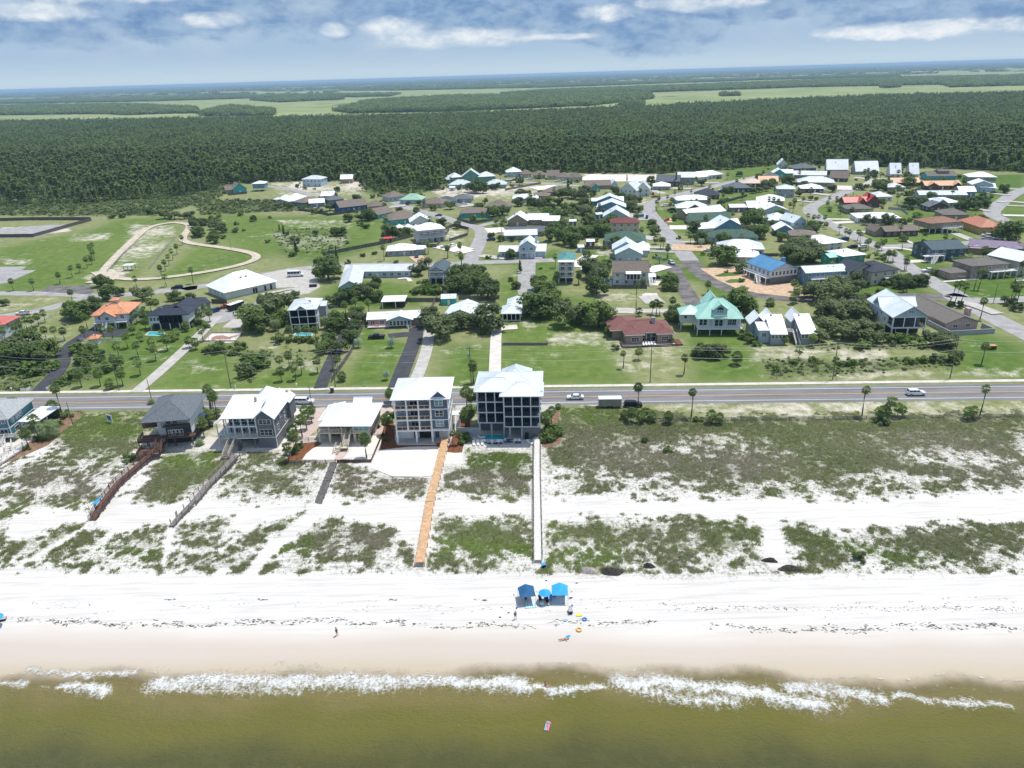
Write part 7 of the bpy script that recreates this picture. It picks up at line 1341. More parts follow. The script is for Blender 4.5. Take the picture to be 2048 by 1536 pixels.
slab('boogie_board','grey folded mat beside the beach cart','mat',at('U',1128,792),.35,.12,.06,GREYM,-.4)
# ---------------- people ----------------
SKIN = mat('skin',(.5,.29,.2),.6,.05); HAIR = mat('brown_hair',(.05,.03,.02),.7,.1)
def person(label, loc, rz, pose, cloth, legs=None):
    root = empty('person', loc, rz, 1, label, 'person'); J = {}
    if pose == 'stand': J = dict(pel=(0,0,.95),che=(0,.02,1.3),nck=(0,.02,1.47),hed=(0,0,1.62),top=(0,0,1.74),sl=(-.19,.02,1.4),el=(-.25,.03,1.13),wl=(-.24,-.08,.9),sr=(.19,.02,1.4),er=(.26,.02,1.13),wr=(.27,-.06,.9),hl=(-.1,0,.9),kl=(-.11,-.04,.5),al=(-.12,.02,.08),fl=(-.12,-.16,.04),hr=(.1,0,.9),kr=(.13,-.08,.5),ar=(.13,-.1,.08),fr=(.13,-.28,.04))
    elif pose == 'lie': J = dict(pel=(0,0,.13),che=(.38,0,.15),nck=(.56,0,.15),hed=(.7,0,.17),top=(.82,0,.17),sl=(.5,.19,.14),el=(.3,.32,.08),wl=(.08,.34,.06),sr=(.5,-.19,.14),er=(.34,-.34,.08),wr=(.5,-.5,.06),hl=(-.06,.1,.12),kl=(-.45,.14,.16),al=(-.85,.15,.07),fl=(-.93,.15,.16),hr=(-.06,-.1,.12),kr=(-.45,-.18,.2),ar=(-.82,-.2,.07),fr=(-.92,-.22,.16))
    else: J = dict(pel=(0,.0,.14),che=(0,.06,.5),nck=(0,.04,.68),hed=(0,0,.82),top=(0,-.01,.94),sl=(-.18,.04,.6),el=(-.26,-.1,.38),wl=(-.14,-.28,.32),sr=(.18,.04,.6),er=(.26,-.1,.38),wr=(.14,-.28,.3),hl=(-.1,-.05,.14),kl=(-.14,-.4,.4),al=(-.14,-.62,.07),fl=(-.14,-.76,.05),hr=(.1,-.05,.14),kr=(.14,-.42,.38),ar=(.14,-.64,.07),fr=(.14,-.78,.05))
    R_ = dict(pel=.13,che=.14,nck=.06,hed=.1,top=.07,sl=.07,el=.045,wl=.035,sr=.07,er=.045,wr=.035,hl=.09,kl=.06,al=.04,fl=.035,hr=.09,kr=.06,ar=.04,fr=.035)
    names = list(J); E_ = [('pel','che'),('che','nck'),('nck','hed'),('hed','top'),('che','sl'),('sl','el'),('el','wl'),('che','sr'),('sr','er'),('er','wr'),('pel','hl'),('hl','kl'),('kl','al'),('al','fl'),('pel','hr'),('hr','kr'),('kr','ar'),('ar','fr')]
    def sk(nm, keep, grow, m_, rootj):
        ks = [k_ for k_ in names if k_ in keep]; me_ = bpy.data.meshes.new(nm); me_.from_pydata([J[k_] for k_ in ks],[(ks.index(a),ks.index(b)) for a,b in E_ if a in ks and b in ks],[]); me_.materials.append(m_)
        o = link(nm, me_, root); md = o.modifiers.new('Skin','SKIN'); 
        for i,k_ in enumerate(ks): me_.skin_vertices[0].data[i].radius = (R_[k_]*grow,)*2; me_.skin_vertices[0].data[i].use_root = (k_ == rootj)
        sb_ = o.modifiers.new('Sub','SUBSURF'); sb_.levels = 1; sb_.render_levels = 1; return o
    sk('body', names, 1.0, SKIN, 'pel'); sk('shirt' if legs else 'swimsuit', ('pel','che','sl','sr') if legs else ('pel','che'), 1.12, cloth, 'pel')
    if legs: sk('shorts', ('pel','hl','kl','hr','kr'), 1.1, legs, 'pel')
    hd = Vector(J['hed']); tp = Vector(J['top']); MB().bar(hd+(tp-hd)*.2+Vector((0,.02,0)), tp+(tp-hd)*.35, .11, HAIR, 8, .06).build('hair', root)
    return root
person('person in navy top and dark shorts standing on the sand below the dark blue canopy', at('U',355,965), .3, 'stand', TARPD, mat('grey_cloth',(.15,.15,.18),.8)); person('person in dark clothes walking alone by the wrack line on the left', Gg(674,1271), 1.2, 'stand', mat('dark_cloth',(.05,.04,.05),.8), mat('brown_cloth',(.12,.06,.05),.8))
person('child in dark red swimsuit lying on the wet sand beside a light blue board', at('U',1030,1255), .1, 'lie', CARR); person('person sitting on a folding chair spot under the dark blue canopy', at('U',500,690), 0, 'sit', TARPD, TARPD)
f1 = G(1095,1452,SEA+.15); fl_ = empty('pool_float', (f1[0],f1[1],SEA+.06), 1.3, 1, 'pink and blue inflatable mattress floating in the shallow sea', 'float'); MB().box(-.8,-.32,0,.8,0,.14,mat('float_pink',(.75,.2,.4),.5)).build('pink_half',fl_); MB().box(-.8,0,0,.8,.32,.14,mat('board_blue',(.25,.5,.72))).build('blue_half',fl_)
person('person lying on the pink and blue float in the sea', Vector((f1[0],f1[1],SEA+.17)), 1.3, 'lie', TARPB)
f2 = G(1091,1372,SEA); person('bather sitting in the surf below the beach camp', Vector((f2[0],f2[1],SEA-.1)), .4, 'sit', CARB)
boxthing('beach_gear','dark pile of gear under the umbrella at the left edge','gear',Gg(6,1240),(.6,.4,.4),BLACK,.3,W_PK)
# blue shade sail at the red boardwalk
t = empty('shade_sail', at('I',600,900), 0, 1, 'triangular bright blue shade sail on two poles beside the red boardwalk end', 'shade sail'); a_ = at('I',588,925)-t.location; b_ = at('I',645,900)-t.location
MB().add([a_+Vector((0,0,2.2)),b_+Vector((0.2,-.6,2.4)),b_+Vector((.1,1.6,2.9)),a_+Vector((0,0,2.17)),b_+Vector((.2,-.6,2.37)),b_+Vector((.1,1.6,2.87))],[(0,1,2),(5,4,3),(0,3,4,1),(1,4,5,2),(2,5,3,0)],TARPL).build('cloth',t); MB().bar(a_,a_+Vector((-.3,0,2.3)),.05,WOODG).build('pole',t); MB().bar(b_+Vector((.1,1.6,0)),b_+Vector((0,1.8,3.4)),.05,WOODG).build('pole',t)
# white tents and dining set details
for i,(x,y) in enumerate([(1650,575),(1720,572),(1780,578)]):
    t = empty('shade_tent', at('A',x,y+25), 0, 1, ['left','middle','right'][i]+' of three white peaked shade tents below the wide brown roof', 'tent'); MB().add([(-2.6,-2.6,2.4),(2.6,-2.6,2.4),(2.6,2.6,2.4),(-2.6,2.6,2.4),(0,0,4.4)],[(0,1,4),(1,2,4),(2,3,4),(3,0,4),(3,2,1,0)],WHITE).build('canopy',t)
    for sx in (-2.5,2.5):
        for sy in (-2.5,2.5): MB().box(sx-.06,sy-.06,0,sx+.06,sy+.06,2.4,GREYM).build('pole',t)
# dune debris mounds
for i,(x,y,a,b,m_) in enumerate([(265,872,2.4,1.3,'d'),(165,868,1.9,1.1,'g'),(425,848,1.2,.8,'d'),(1040,860,2.4,1.1,'d'),(950,825,1.5,.6,'d')]):
    q = at('K',x,y); vs = []; fs = []; nr_,ns_ = 7,16
    for r_ in range(nr_):
        for s_i in range(ns_): t_ = 2*PI*s_i/ns_; rr = r_/(nr_-1); vs.append((a*rr*math.cos(t_)*(1+.2*math.sin(3*t_+i)), b*rr*math.sin(t_)*(1+.15*math.cos(2*t_)), (1-rr**2)*.75+random.uniform(-.12,.12)*(1 if rr<1 else 0)-.05))
    for r_ in range(nr_-1):
        for s_i in range(ns_): fs.append((r_*ns_+s_i,(r_+1)*ns_+s_i,(r_+1)*ns_+(s_i+1)%ns_,r_*ns_+(s_i+1)%ns_))
    tag(MB().add(vs,fs,mat('dead_seaweed_heap',(.06,.052,.045),.95,.4,2,bump=.2) if m_=='d' else mat('greyish_debris',(.35,.31,.3),.95,.2,2)).build('debris_mound',None,True,loc=q,rz=-.15), ['large dark heap of dead seaweed below the dune edge','pale grey debris mound left of the largest dark heap','small dark heap at the foot of the dune','long dark heap sprawling below the dune gap','small dark upper heap beside the sprawling one'][i],'debris mound')
# ---------------- plants: source meshes ----------------
R = random.Random(5)
def leafblob(n_, rad, size, m, flat=.8, seed=0, zc=0, shape=None, clusters=9):
    """crown of leaf-clump faces gathered in clusters inside an uneven volume"""
    r = random.Random(seed); vs = []; fs = []
    cl = []
    for i in range(clusters):
        a = r.uniform(0,2*math.pi); rr = rad*math.sqrt(r.uniform(.05,.75)); zz = r.uniform(-.45,.75)*rad*flat; s_ = rad*r.uniform(.28,.5)
        lim = math.sqrt(max(.1,1-(zz/(rad*flat*1.05))**2)); cl.append((rr*lim*math.cos(a), rr*lim*math.sin(a), zz, s_))
    for i in range(n_):
        cx,cy,cz,cs = cl[i%clusters]; v = Vector((r.gauss(0,1),r.gauss(0,1),r.gauss(0,1))).normalized()*cs*r.uniform(.55,1.05); c_ = Vector((cx,cy,cz+zc))+Vector((v.x,v.y,v.z*.8))
        nn = (v.normalized()+Vector((r.uniform(-.6,.6),r.uniform(-.6,.6),r.uniform(.2,1.3)))).normalized(); q = nn.to_track_quat('Z','Y'); s_ = size*r.uniform(.6,1.35); a = r.uniform(0,6.28)
        b = len(vs)
        for k_ in range(4): t = a+k_*math.pi/2; vs.append(tuple(c_+q@Vector((s_*math.cos(t)*(1 if k_%2 else .65), s_*math.sin(t)*(1 if k_%2 else .65), r.uniform(-.25,.25)*s_))))
        fs.append((b,b+1,b+2)); fs.append((b,b+2,b+3))
    mb = MB(); mb.add(vs,fs,m); return mb
def wood_mesh(h_, rad, m, seed=0, limbs=6, spread=.5):
    r = random.Random(seed); mb = MB(); p0 = Vector((0,0,-.2)); pts = [p0, Vector((r.uniform(-.1,.1)*h_*.5,r.uniform(-.1,.1)*h_*.5,h_*.4)), Vector((r.uniform(-.15,.15)*h_,r.uniform(-.15,.15)*h_,h_*.8))]
    mb.tube(pts,[rad,rad*.75,rad*.35],m,7)
    for i in range(limbs):
        t = r.uniform(.3,.85); q = pts[0].lerp(pts[1],t*2) if t<.5 else pts[1].lerp(pts[2],(t-.5)*2); a = 2*math.pi*i/limbs+r.uniform(-.4,.4); e = q+Vector((math.cos(a)*h_*spread*r.uniform(.5,1),math.sin(a)*h_*spread*r.uniform(.5,1),h_*r.uniform(.12,.35))); md = q.lerp(e,.5)+Vector((0,0,h_*.03)); mb.tube([q,md,e],[rad*.4,rad*.28,rad*.08],m,5)
    return mb
OAK = []     # unit oak: crown radius 1, height about 1.5
for i in range(5):
    OAK.append((leafblob(1500,1.0,.105,L_OAK if i<3 else L_OLV,.72,seed=20+i,zc=.82,clusters=16).mesh('crown'), wood_mesh(1.0,.075,BARK,40+i,7,.5).mesh('trunk')))
BUSH = [(leafblob(420,1.0,.15,mm,.7,seed=60+i,zc=.5,clusters=9).mesh('crown'), wood_mesh(.6,.05,BARK,70+i,4,.5).mesh('trunk')) for i,mm in enumerate([L_OAK,L_BUSH,L_OLV])]
def cypress(seed):
    r = random.Random(seed); mb = MB()
    for lv in range(6): q = leafblob(110,.42*(1-lv*.12),.12,L_OAK,1.0,seed=seed+lv,zc=.55+lv*.38,clusters=5); mb.add(q.v,q.f,L_OAK)
    return mb
TALL = (cypress(90).mesh('crown'), wood_mesh(2.0,.05,BARK,91,5,.12).mesh('trunk'))
def sabal(seed, leafm, dead=True, nf=30, R_=1.0, droop=.55):
    """fan palm head at the origin, radius about R_"""
    r = random.Random(seed); live = MB(); dd = MB()
    for i in range(nf):
        u = (i+.5)/nf; ph = i*2.39996+r.uniform(-.2,.2); elv = math.radians(82-145*u+r.uniform(-12,12)); L_ = R_*r.uniform(.45,.8)
        d = Vector((math.cos(ph)*math.cos(elv), math.sin(ph)*math.cos(elv), math.sin(elv))); side = d.cross(Vector((0,0,1))); side = side.normalized() if side.length>.05 else Vector((1,0,0)); up = side.cross(d)
        m = leafm if (u<.92 or not dead) else L_DEAD; tgt = live if m is leafm else dd
        p_ = d*L_*.12; q = d*L_*.62; tgt.add([p_-side*.012,p_+side*.012,q+side*.012,q-side*.012],[(0,1,2,3)],m)
        nb_ = 7; fan = R_*.5; base = q
        for j in range(nb_):
            a0 = (-1+2*j/nb_)*1.35; a1 = (-1+2*(j+1)/nb_)*1.35; am = (a0+a1)/2
            def tip(a,s_): return base+(d*math.cos(a)+side*math.sin(a))*fan*s_+up*(.05*R_)*math.cos(a)-Vector((0,0,1))*(droop*R_*.28*s_*s_)
            tgt.add([base, tip(a0,.62), tip(am,1.05+r.uniform(-.1,.1)), tip(a1,.62)],[(0,1,2),(0,2,3)],m)
    return live, dd
def date(seed, leafm, nf=34, L0=1.0, up0=80, down=-25, seg=5, wid=.16):
    r = random.Random(seed); mb = MB()
    for i in range(nf):
        u = (i+.5)/nf; ph = i*2.39996+r.uniform(-.15,.15); e0 = math.radians(up0+(down-up0)*u); L_ = L0*r.uniform(.85,1.1); p_ = Vector((0,0,0)); e = e0; pr = []
        for s_ in range(seg+1):
            dh = Vector((math.cos(ph),math.sin(ph),0)); pr.append((p_.copy(), dh)); p_ = p_+(dh*math.cos(e)+Vector((0,0,math.sin(e))))*L_/seg; e -= math.radians(13+10*s_/seg*1.6)
        for s_ in range(seg):
            a,dh = pr[s_]; b,_ = pr[s_+1]; sd_ = dh.cross(Vector((0,0,1))); w_ = wid*L0*(.5+1.2*math.sin(math.pi*(s_+.6)/(seg+.8)))
            for sg in (-1,1):
                for k_ in range(3):
                    q = a.lerp(b,k_/3); q2 = a.lerp(b,(k_+.75)/3); mb.add([q, q2, q2+(b-a)*.35+sd_*sg*w_-Vector((0,0,w_*.55))],[(0,1,2) if sg>0 else (0,2,1)],leafm)
    return mb
PALMV = []
for i in range(5):
    a,b = sabal(100+i, L_PALM, True, 26+3*i, 1.0, .4+.1*i); PALMV.append((a.mesh('fronds'), b.mesh('dead_fronds')))
TRK = []
for i in range(4):
    rr = random.Random(i); b1 = rr.uniform(-.03,.03); TRK.append(MB().tube([(0,0,-.05),(b1,0,.35),(b1*1.5,rr.uniform(-.02,.02),.7),(0,0,1.0)],[.036,.028,.026,.03],BARK,7).mesh('trunk'))
DATE = date(7,L_DATE,44,1.0,82,-20,6,.17).mesh('fronds'); PINDO = date(8,L_PIND,34,1.0,75,-35,6,.15).mesh('fronds')
def palm_at(q, h_, rad, kind='sabal', lean=(0,0), vi=None):
    vi = R.randrange(5) if vi is None else vi; root = empty('palm_tree', q, R.uniform(0,6.28), 1)
    root.rotation_euler = (0,0,0)
    tk = link('trunk', TRK[vi%4], root, sc=(h_*1.0 if h_<5 else 5.5, h_ if h_<5 else 5.5, h_)); top = Vector((lean[0],lean[1],h_)); 
    if abs(lean[0])+abs(lean[1]) > .01: tk.rotation_euler = (math.atan2(-lean[1],h_), math.atan2(lean[0],h_), 0)
    rz = R.uniform(0,6.28)
    if kind == 'sabal': a,b = PALMV[vi]; link('fronds',a,root,top,rz,sc=rad); link('dead_fronds',b,root,top,rz,sc=rad)
    else: link('fronds', DATE if kind=='date' else PINDO, root, top, rz, sc=rad)
    return root
def tree_at(q, rad, kind='oak', vi=None, hs=1.0):
    src = {'oak':OAK,'bush':BUSH,'tall':[TALL]}[kind]; vi = (R.randrange(len(src)) if vi is None else vi)%len(src); cr,tk = src[vi]
    root = empty({'oak':'oak_tree','bush':'shrub','tall':'cypress_tree'}[kind], q, R.uniform(0,6.28), (rad,rad,rad*hs)); link('crown',cr,root); link('trunk',tk,root); return root
PLANTS = []
PALMS = []
def pal(c_, L_, h_=5, r_=1.6, kind='sabal'):
    for t in L_: PALMS.append((c_, t[0], t[1], t[2] if len(t)>2 else h_, t[3] if len(t)>3 else r_, t[4] if len(t)>4 else kind))
pal('K',[(378,165,6.5,1.7),(609,205,7.5,1.4),(1348,198,7.5,1.5),(1857,195,7.5,1.5),(350,225,3,1.9),(390,228,2.2,1.8),(410,215,2.5,1.6),(440,225,2.0,1.7),(510,232,2.4,1.7),(695,232,2.6,1.8),(730,234,2.0,1.7),(320,212,1.6,1.5),(1440,222,3.0,2.2),(1462,218,5.5,1.9),(1425,212,2.4,2.0),(1500,205,2.8,1.8),(1520,200,2.0,1.5),(1800,216,2.4,1.8),(1822,214,2.6,1.7),(630,222,.8,1.0),(35,168,.8,1.2),(655,222,.7,.8)])
pal('L',[(810,600,9.0,1.8),(640,860,2.6,3.8,'date'),(370,990,4.2,1.9),(490,850,5,2.0),(12,430,6,1.9),(170,430,1.0,2.0,'date'),(690,560,2.5,2.4),(740,600,1.8,1.8)])
pal('M',[(985,540,7.2,1.8),(1012,580,7,1.7),(1055,640,7.5,1.9),(965,520,6.5,1.6),(890,860,4.4,1.9),(960,730,4.0,1.9),(900,700,4,1.8),(830,960,.6,1.6,'date'),(215,430,.8,1.4,'date')])
pal('N',[(390,760,3.0,1.8),(490,800,3.6,1.7),(510,730,2.8,1.4),(345,1030,5.2,1.9),(415,910,4.2,1.7),(235,1260,4.6,2.0),(200,1010,2.0,2.0),(1332,1345,5.4,2.0),(1635,985,4.6,1.6),(140,1410,4.2,1.6)])
pal('O',[(985,560,6.2,2.1),(1050,640,6.8,2.2),(972,775,4.4,2.0),(1010,740,3.6,1.6),(815,965,3.2,.9),(885,960,3.4,1.0),(1920,820,4.6,2.0),(1965,770,4.2,1.8),(2010,730,4.4,1.6),(20,850,4.2,1.4),(70,480,3.6,1.8),(60,440,3.0,1.6)])
pal('E',[(108,400),(268,400),(475,348),(572,295),(632,258,3.6),(690,222),(725,192,3.5),(745,162),(718,120),(740,100),(730,140),(1078,385),(1312,367),(1522,343,6.5),(1272,290),(1305,245),(1335,202),(1362,158),(1398,115),(1440,40),(572,492),(897,410),(862,400)],4.8,1.7)
pal('E',[(165,738),(215,705),(260,702),(307,676),(357,650),(285,785),(365,785),(440,785),(512,792),(690,695,4.5),(668,783),(822,783),(888,778),(130,760),(40,790)],4.0,1.8)
pal('E',[(938,930),(1010,852),(1092,922),(1228,950),(1322,870),(1107,1065),(642,1157),(792,1150),(872,1175,2.2),(968,1145),(955,1010,3),(905,1000,3),(692,960,3),(842,1045,2.6),(690,1020,2),(760,900,2),(1600,800,4.4),(1545,862,3),(1495,850,3)],4.4,2.0)
pal('E',[(1452,640),(1580,650),(1655,645),(1610,600),(1080,660),(1192,560),(1050,745,3),(1210,505,5),(1400,780,2.6),(1470,720,2.6),(1110,800,2.4),(1150,700,3),(1130,640,3),(1200,850,2.6),(1290,790,2.6),(1360,800,2.6),(1240,560,4)],4.2,2.0)
pal('F',[(825,160),(1292,165,7),(1640,110,5.5),(1795,142,5.5),(1905,235,6.5),(880,112,4),(482,1045),(552,1015,5),(642,1062,4.5),(597,1103),(487,1112,3.6),(772,1047,4.4),(965,1112,2.0),(1312,1102,2.2,1.6,'pindo'),(930,1022,4),(1092,848,2.4,2.0,'pindo'),(1352,850,2.6,2.1,'pindo'),(990,600,5),(1070,582,5.5),(1172,585,5),(1890,92,4),(440,715,3.0,2.6,'date'),(470,820,3),(548,765,3.4),(620,785,4),(685,775,4),(755,790,4),(985,520,5),(830,700,3.5,2.4,'date'),(2000,1130,5.2,1.8)],4.6,1.8)
pal('G',[(1465,585,11.5,1.2),(1362,1010,5,1.2),(1487,945,3,1.8),(1840,1060,5.5,1.5),(182,1130,6.2,1.9),(1750,560,4.5),(1622,592,5),(1652,592,4.2),(1590,585,4),(1710,152,5.5),(1645,192,3.4,1.9,'pindo'),(842,352,4.2),(950,322,3),(1012,352,4),(1255,760,2.6,2.2),(1760,400,2,3),(1700,400,2,2.6),(1520,365,2.4),(1490,600,2)],4.4,1.8)
pal('H',[(1625,365,8,1.5),(1655,365,8.2,1.7),(1680,380,8,1.7),(1765,282,7.5,1.3),(1788,282,8,1.4),(1800,447,7,1.7),(1370,292,5.5),(1386,290,4.8),(1282,122,4),(1312,122,3.6),(1382,172,4),(1972,352,7,2.0),(2008,352,7,1.9),(1990,362,6,1.8),(1808,698,6,1.7),(778,672,3.4,1.9),(430,702,3,2.4),(268,307,4.6),(765,352,4.4,2.0),(745,362,3,1.9),(1178,232,4.4),(618,372,1.8,2.4),(855,600,3.2,2),(700,590,2,1.6)],5,1.8)
pal('D',[(430,742),(480,782),(512,792),(590,792),(612,812),(662,882),(682,872),(980,872,6,1.9),(852,980),(892,985),(1002,1052,5.5),(1132,932,4.5,2.2),(1162,950,4),(702,1132,5),(1012,1205,5),(152,640),(202,652),(242,652),(312,692,3),(112,482),(402,480),(325,502,3.4),(935,480,6),(440,560),(640,602,4.5),(690,600,4),(1470,1050,4.5,2.2),(1510,1040,4.5,2.2),(1560,1010,4.2,2),(1690,940,4,2.2),(1600,1120,5,1.8),(30,1240,4,2.0),(360,1080,4,2),(760,900,4,2.2),(800,880,4,2),(940,380,4.5,3.0,'date'),(345,540,2,2),(540,560,3,2),(470,470,4)],4.6,1.7)
pal('C',[(520,322,6),(585,442,6),(720,402,7),(902,262,6),(832,272,5),(1132,402,5),(662,882,6),(592,930,3.2,1.9,'pindo'),(600,802,5),(622,802,5),(855,752,4.2,2.2),(945,785,3.4,2.2,'pindo'),(1050,882,5),(1062,882,5),(842,680,4.4,2),(682,482,5),(1002,1192,4.6,1.9),(1758,1232,4.6,2),(1522,442,5.5),(1562,442,5.5),(1582,492,5.5),(1602,452,5),(1702,482,5),(1732,492,5),(980,720,3,2),(940,700,3,2),(440,700,4.4,2),(560,760,3,2.2),(500,990,2.6,1.4),(1250,260,4),(660,400,3.6),(760,520,3,2.4),(720,560,2.4,2.4)],4.8,1.7)
pal('B',[(150,882,5),(257,855,5),(267,962,6.5),(612,662,5.5),(572,612,4.4,2.4),(622,612,4.4,2.4),(1067,962,5.5),(1082,1102,4.4),(1272,1102,4.6),(560,600,3,2),(640,600,3,2)],4.6,1.8)
TREES = []
def tre(c_, L_, kind='oak', vi=None, hs=1.0):
    for t in L_: TREES.append((c_, t[0], t[1], t[2], t[3] if len(t)>3 else kind, t[4] if len(t)>4 else vi, hs))
tre('E',[(610,640,5),(690,600,4.5),(560,620,4),(730,560,3.6),(845,480,4),(790,372,3.8),(1110,485,4.5),(940,442,2.5),(1372,482,3),(1420,500,2.4),(1500,480,2.2),(215,862,4.4),(100,920,4.6),(40,900,4),(300,920,4),(380,930,4),(250,960,4.2),(340,980,3.4),(150,980,4),(60,990,4)])
tre('E',[(400,1020,3,'bush'),(200,1040,3,'bush',1),(100,1030,3,'bush'),(260,1070,2.4,'bush',1),(30,1060,2.6,'bush'),(320,1060,2.4,'bush'),(40,520,2.2),(690,900,3.4,'bush',0),(760,960,3,'bush'),(650,980,3,'bush'),(600,900,3,'bush'),(860,1030,2.4,'bush'),(640,1060,2.4,'bush'),(460,1150,2.4,'bush'),(540,1100,2.4,'bush'),(1700,890,3.6,'bush',0),(1860,900,3,'bush',0),(1640,890,2.6,'bush',0),(1980,1000,3.6,'bush'),(1930,1080,3,'bush'),(1160,640,3,'bush'),(1540,680,3,'bush'),(1600,700,2.4,'bush'),(1120,590,2.6,'bush')])
tre('F',[(845,325,7.2,'oak',0),(350,660,6.5,'oak',3),(255,700,6,'oak',0),(300,740,5,'oak',1),(420,600,6,'oak',3),(500,580,5,'oak',4),(500,680,4),(910,520,4.2),(1010,500,4),(1100,470,4.2,'oak',3),(1180,470,4.4,'oak',4),(1240,490,3),(900,740,4.2,'oak',2),(940,700,4),(860,830,2.8,'oak',2),(1020,810,3.2),(1090,670,3.6),(1050,740,3),(1080,610,3),(820,900,2.8),(940,890,3),(800,870,2.4),(1560,285,4),(1610,230,3.6),(1570,430,3,'bush'),(1640,430,3,'bush'),(1700,430,3,'bush',1),(1760,430,3,'bush'),(1530,420,2.4,'bush'),(1600,370,3,'bush',1),(1700,390,2.4,'bush',1),(1230,360,2.6,'oak',0),(1210,375,2,'bush'),(920,165,2.8,'tall'),(600,110,2.2,'tall'),(1125,130,1.4,'bush'),(1220,110,1.2,'bush'),(1850,400,5),(1950,400,5.5),(2030,360,5.5),(1900,330,5),(1990,420,4.6),(1730,800,6.2,'oak',3),(1660,700,4.6,'oak',4),(1820,720,4.6,'oak',3),(1900,700,4,'oak',4),(590,460,2),(150,870,2.6,'bush',0),(200,1080,3,'bush'),(240,1020,3,'bush',0),(300,960,3,'bush'),(340,1010,2.6,'bush'),(180,1020,2.4,'bush',2),(1460,500,.8,'bush'),(500,800,2.0,'bush',0),(560,810,2,'bush',0),(620,812,2,'bush',0),(680,812,2,'bush',0),(740,812,2,'bush',0),(440,812,2,'bush',0)])
tre('G',[(100,420,5),(205,400,5.2,'oak',1),(300,480,5.4,'oak',3),(60,340,5),(150,330,4.6),(290,730,6.2,'oak',4),(220,690,4,'oak',3),(270,745,2,'bush',0),(690,620,7,'oak',0),(790,600,6,'oak',1),(620,580,4,'oak',1),(740,480,5.4,'oak',2),(700,400,4),(960,690,6,'oak',4),(1030,640,3.6,'oak',3),(1180,700,6.2,'oak',0),(1160,440,5,'oak',1),(1180,310,4.8),(1130,300,4),(1240,240,3.2),(1735,385,4.2,'oak',2),(1790,660,3.2,'oak',2),(1740,640,2.6,'oak',2),(555,265,2.2,'tall'),(520,385,2.2),(478,150,2.8,'oak',1),(480,325,1.3,'bush',1),(715,230,1,'bush'),(1300,870,1.6,'bush',0),(1740,810,1.8,'bush',1),(1990,930,3.4,'bush',0),(1250,720,2.2,'bush'),(1820,640,2.2,'bush')])
tre('H',[(870,340,5,'oak',4),(940,370,5.4,'oak',3),(1020,350,5.4,'oak',4),(1080,320,5,'oak',3),(1000,300,4.6,'oak',4),(930,450,5,'oak',4),(1010,470,5.4,'oak',3),(1080,440,5,'oak',4),(1140,480,5,'oak',3),(960,540,4.6,'oak',4),(1040,560,4.6,'oak',3),(1120,560,4.6,'oak',4),(1200,550,4,'oak',3),(900,580,3.6,'oak',3),(1210,590,3.6),(1160,400,4,'oak',4),(1100,250,3.6),(460,440,6.6,'oak',0),(400,400,4),(510,450,3.6,'oak',3),(250,665,3.0,'oak',3),(300,670,3,'oak',4),(350,660,2.6,'oak',3),(490,560,2.6,'bush',0),(520,590,2.4,'bush',0),(550,600,1.8,'bush'),(1310,590,3,'bush',0),(1380,590,3,'bush'),(1460,600,3,'bush',1),(1530,600,3.2,'oak',3),(1620,620,3.4,'oak',3),(1150,620,2.6,'bush'),(1640,690,3,'bush'),(1560,690,2.4,'bush',2),(1480,690,2,'bush',1),(1400,700,2,'bush'),(760,700,1.6,'bush',1),(860,690,1.6,'bush',1),(1030,710,1.6,'bush',1),(660,740,1.6,'bush',1),(380,150,5,'oak',0),(90,430,3,'oak',2),(60,250,3.6,'oak',2),(800,130,5.6,'oak',3),(870,130,5.4,'oak',3),(730,120,4.6,'oak',0),(1340,260,3,'oak',2),(1480,260,3,'oak',2),(1420,270,2.6),(1280,260,2.6,'bush'),(1240,300,2,'bush'),(1500,390,3,'bush'),(1960,370,3,'bush'),(2010,400,3,'bush'),(1640,375,1.8,'bush'),(1700,380,1.8,'bush'),(180,440,2.6,'bush')])
tre('D',[(600,350,3.4),(645,352,3),(780,360,5.4,'oak',2),(840,340,5,'oak',2),(1040,325,5,'oak',1),(1060,500,4.2,'oak',1),(1165,508,4,'oak',0),(1550,520,4.8,'oak',0),(1500,530,4,'oak',1),(1640,490,4,'oak',0),(1700,480,3.4),(1940,810,6.6,'oak',2),(870,660,4,'oak',4),(700,660,3.6,'oak',4),(1075,1180,3),(1140,1195,3.2),(960,1215,2.6),(800,490,3,'oak',0),(1020,400,3.4,'bush',0),(850,660,3,'bush'),(1870,950,3.4),(1460,980,2.4,'bush'),(1250,260,2,'bush'),(740,250,2.4),(620,210,2),(180,440,2),(230,440,1.6),(1700,1120,1.6,'bush'),(610,1180,2.6,'bush'),(650,1200,2.6,'bush'),(560,1000,3,'oak',2),(800,960,3,'bush',1),(1010,520,2.2),(1330,560,3,'bush',1),(1400,570,2.6,'bush',2),(1120,590,3,'bush',1),(1050,630,2.4,'bush',1),(80,900,5,'oak',3),(140,880,5,'oak',4),(200,900,5,'oak',3),(260,930,4.6,'oak',3),(100,980,4,'oak',4),(180,980,3.6,'bush'),(1480,250,2.2),(1540,300,2.6),(1100,400,3),(1200,420,2.6),(260,660,2.6,'bush'),(160,690,2.6,'bush'),(230,680,2.6,'bush')])
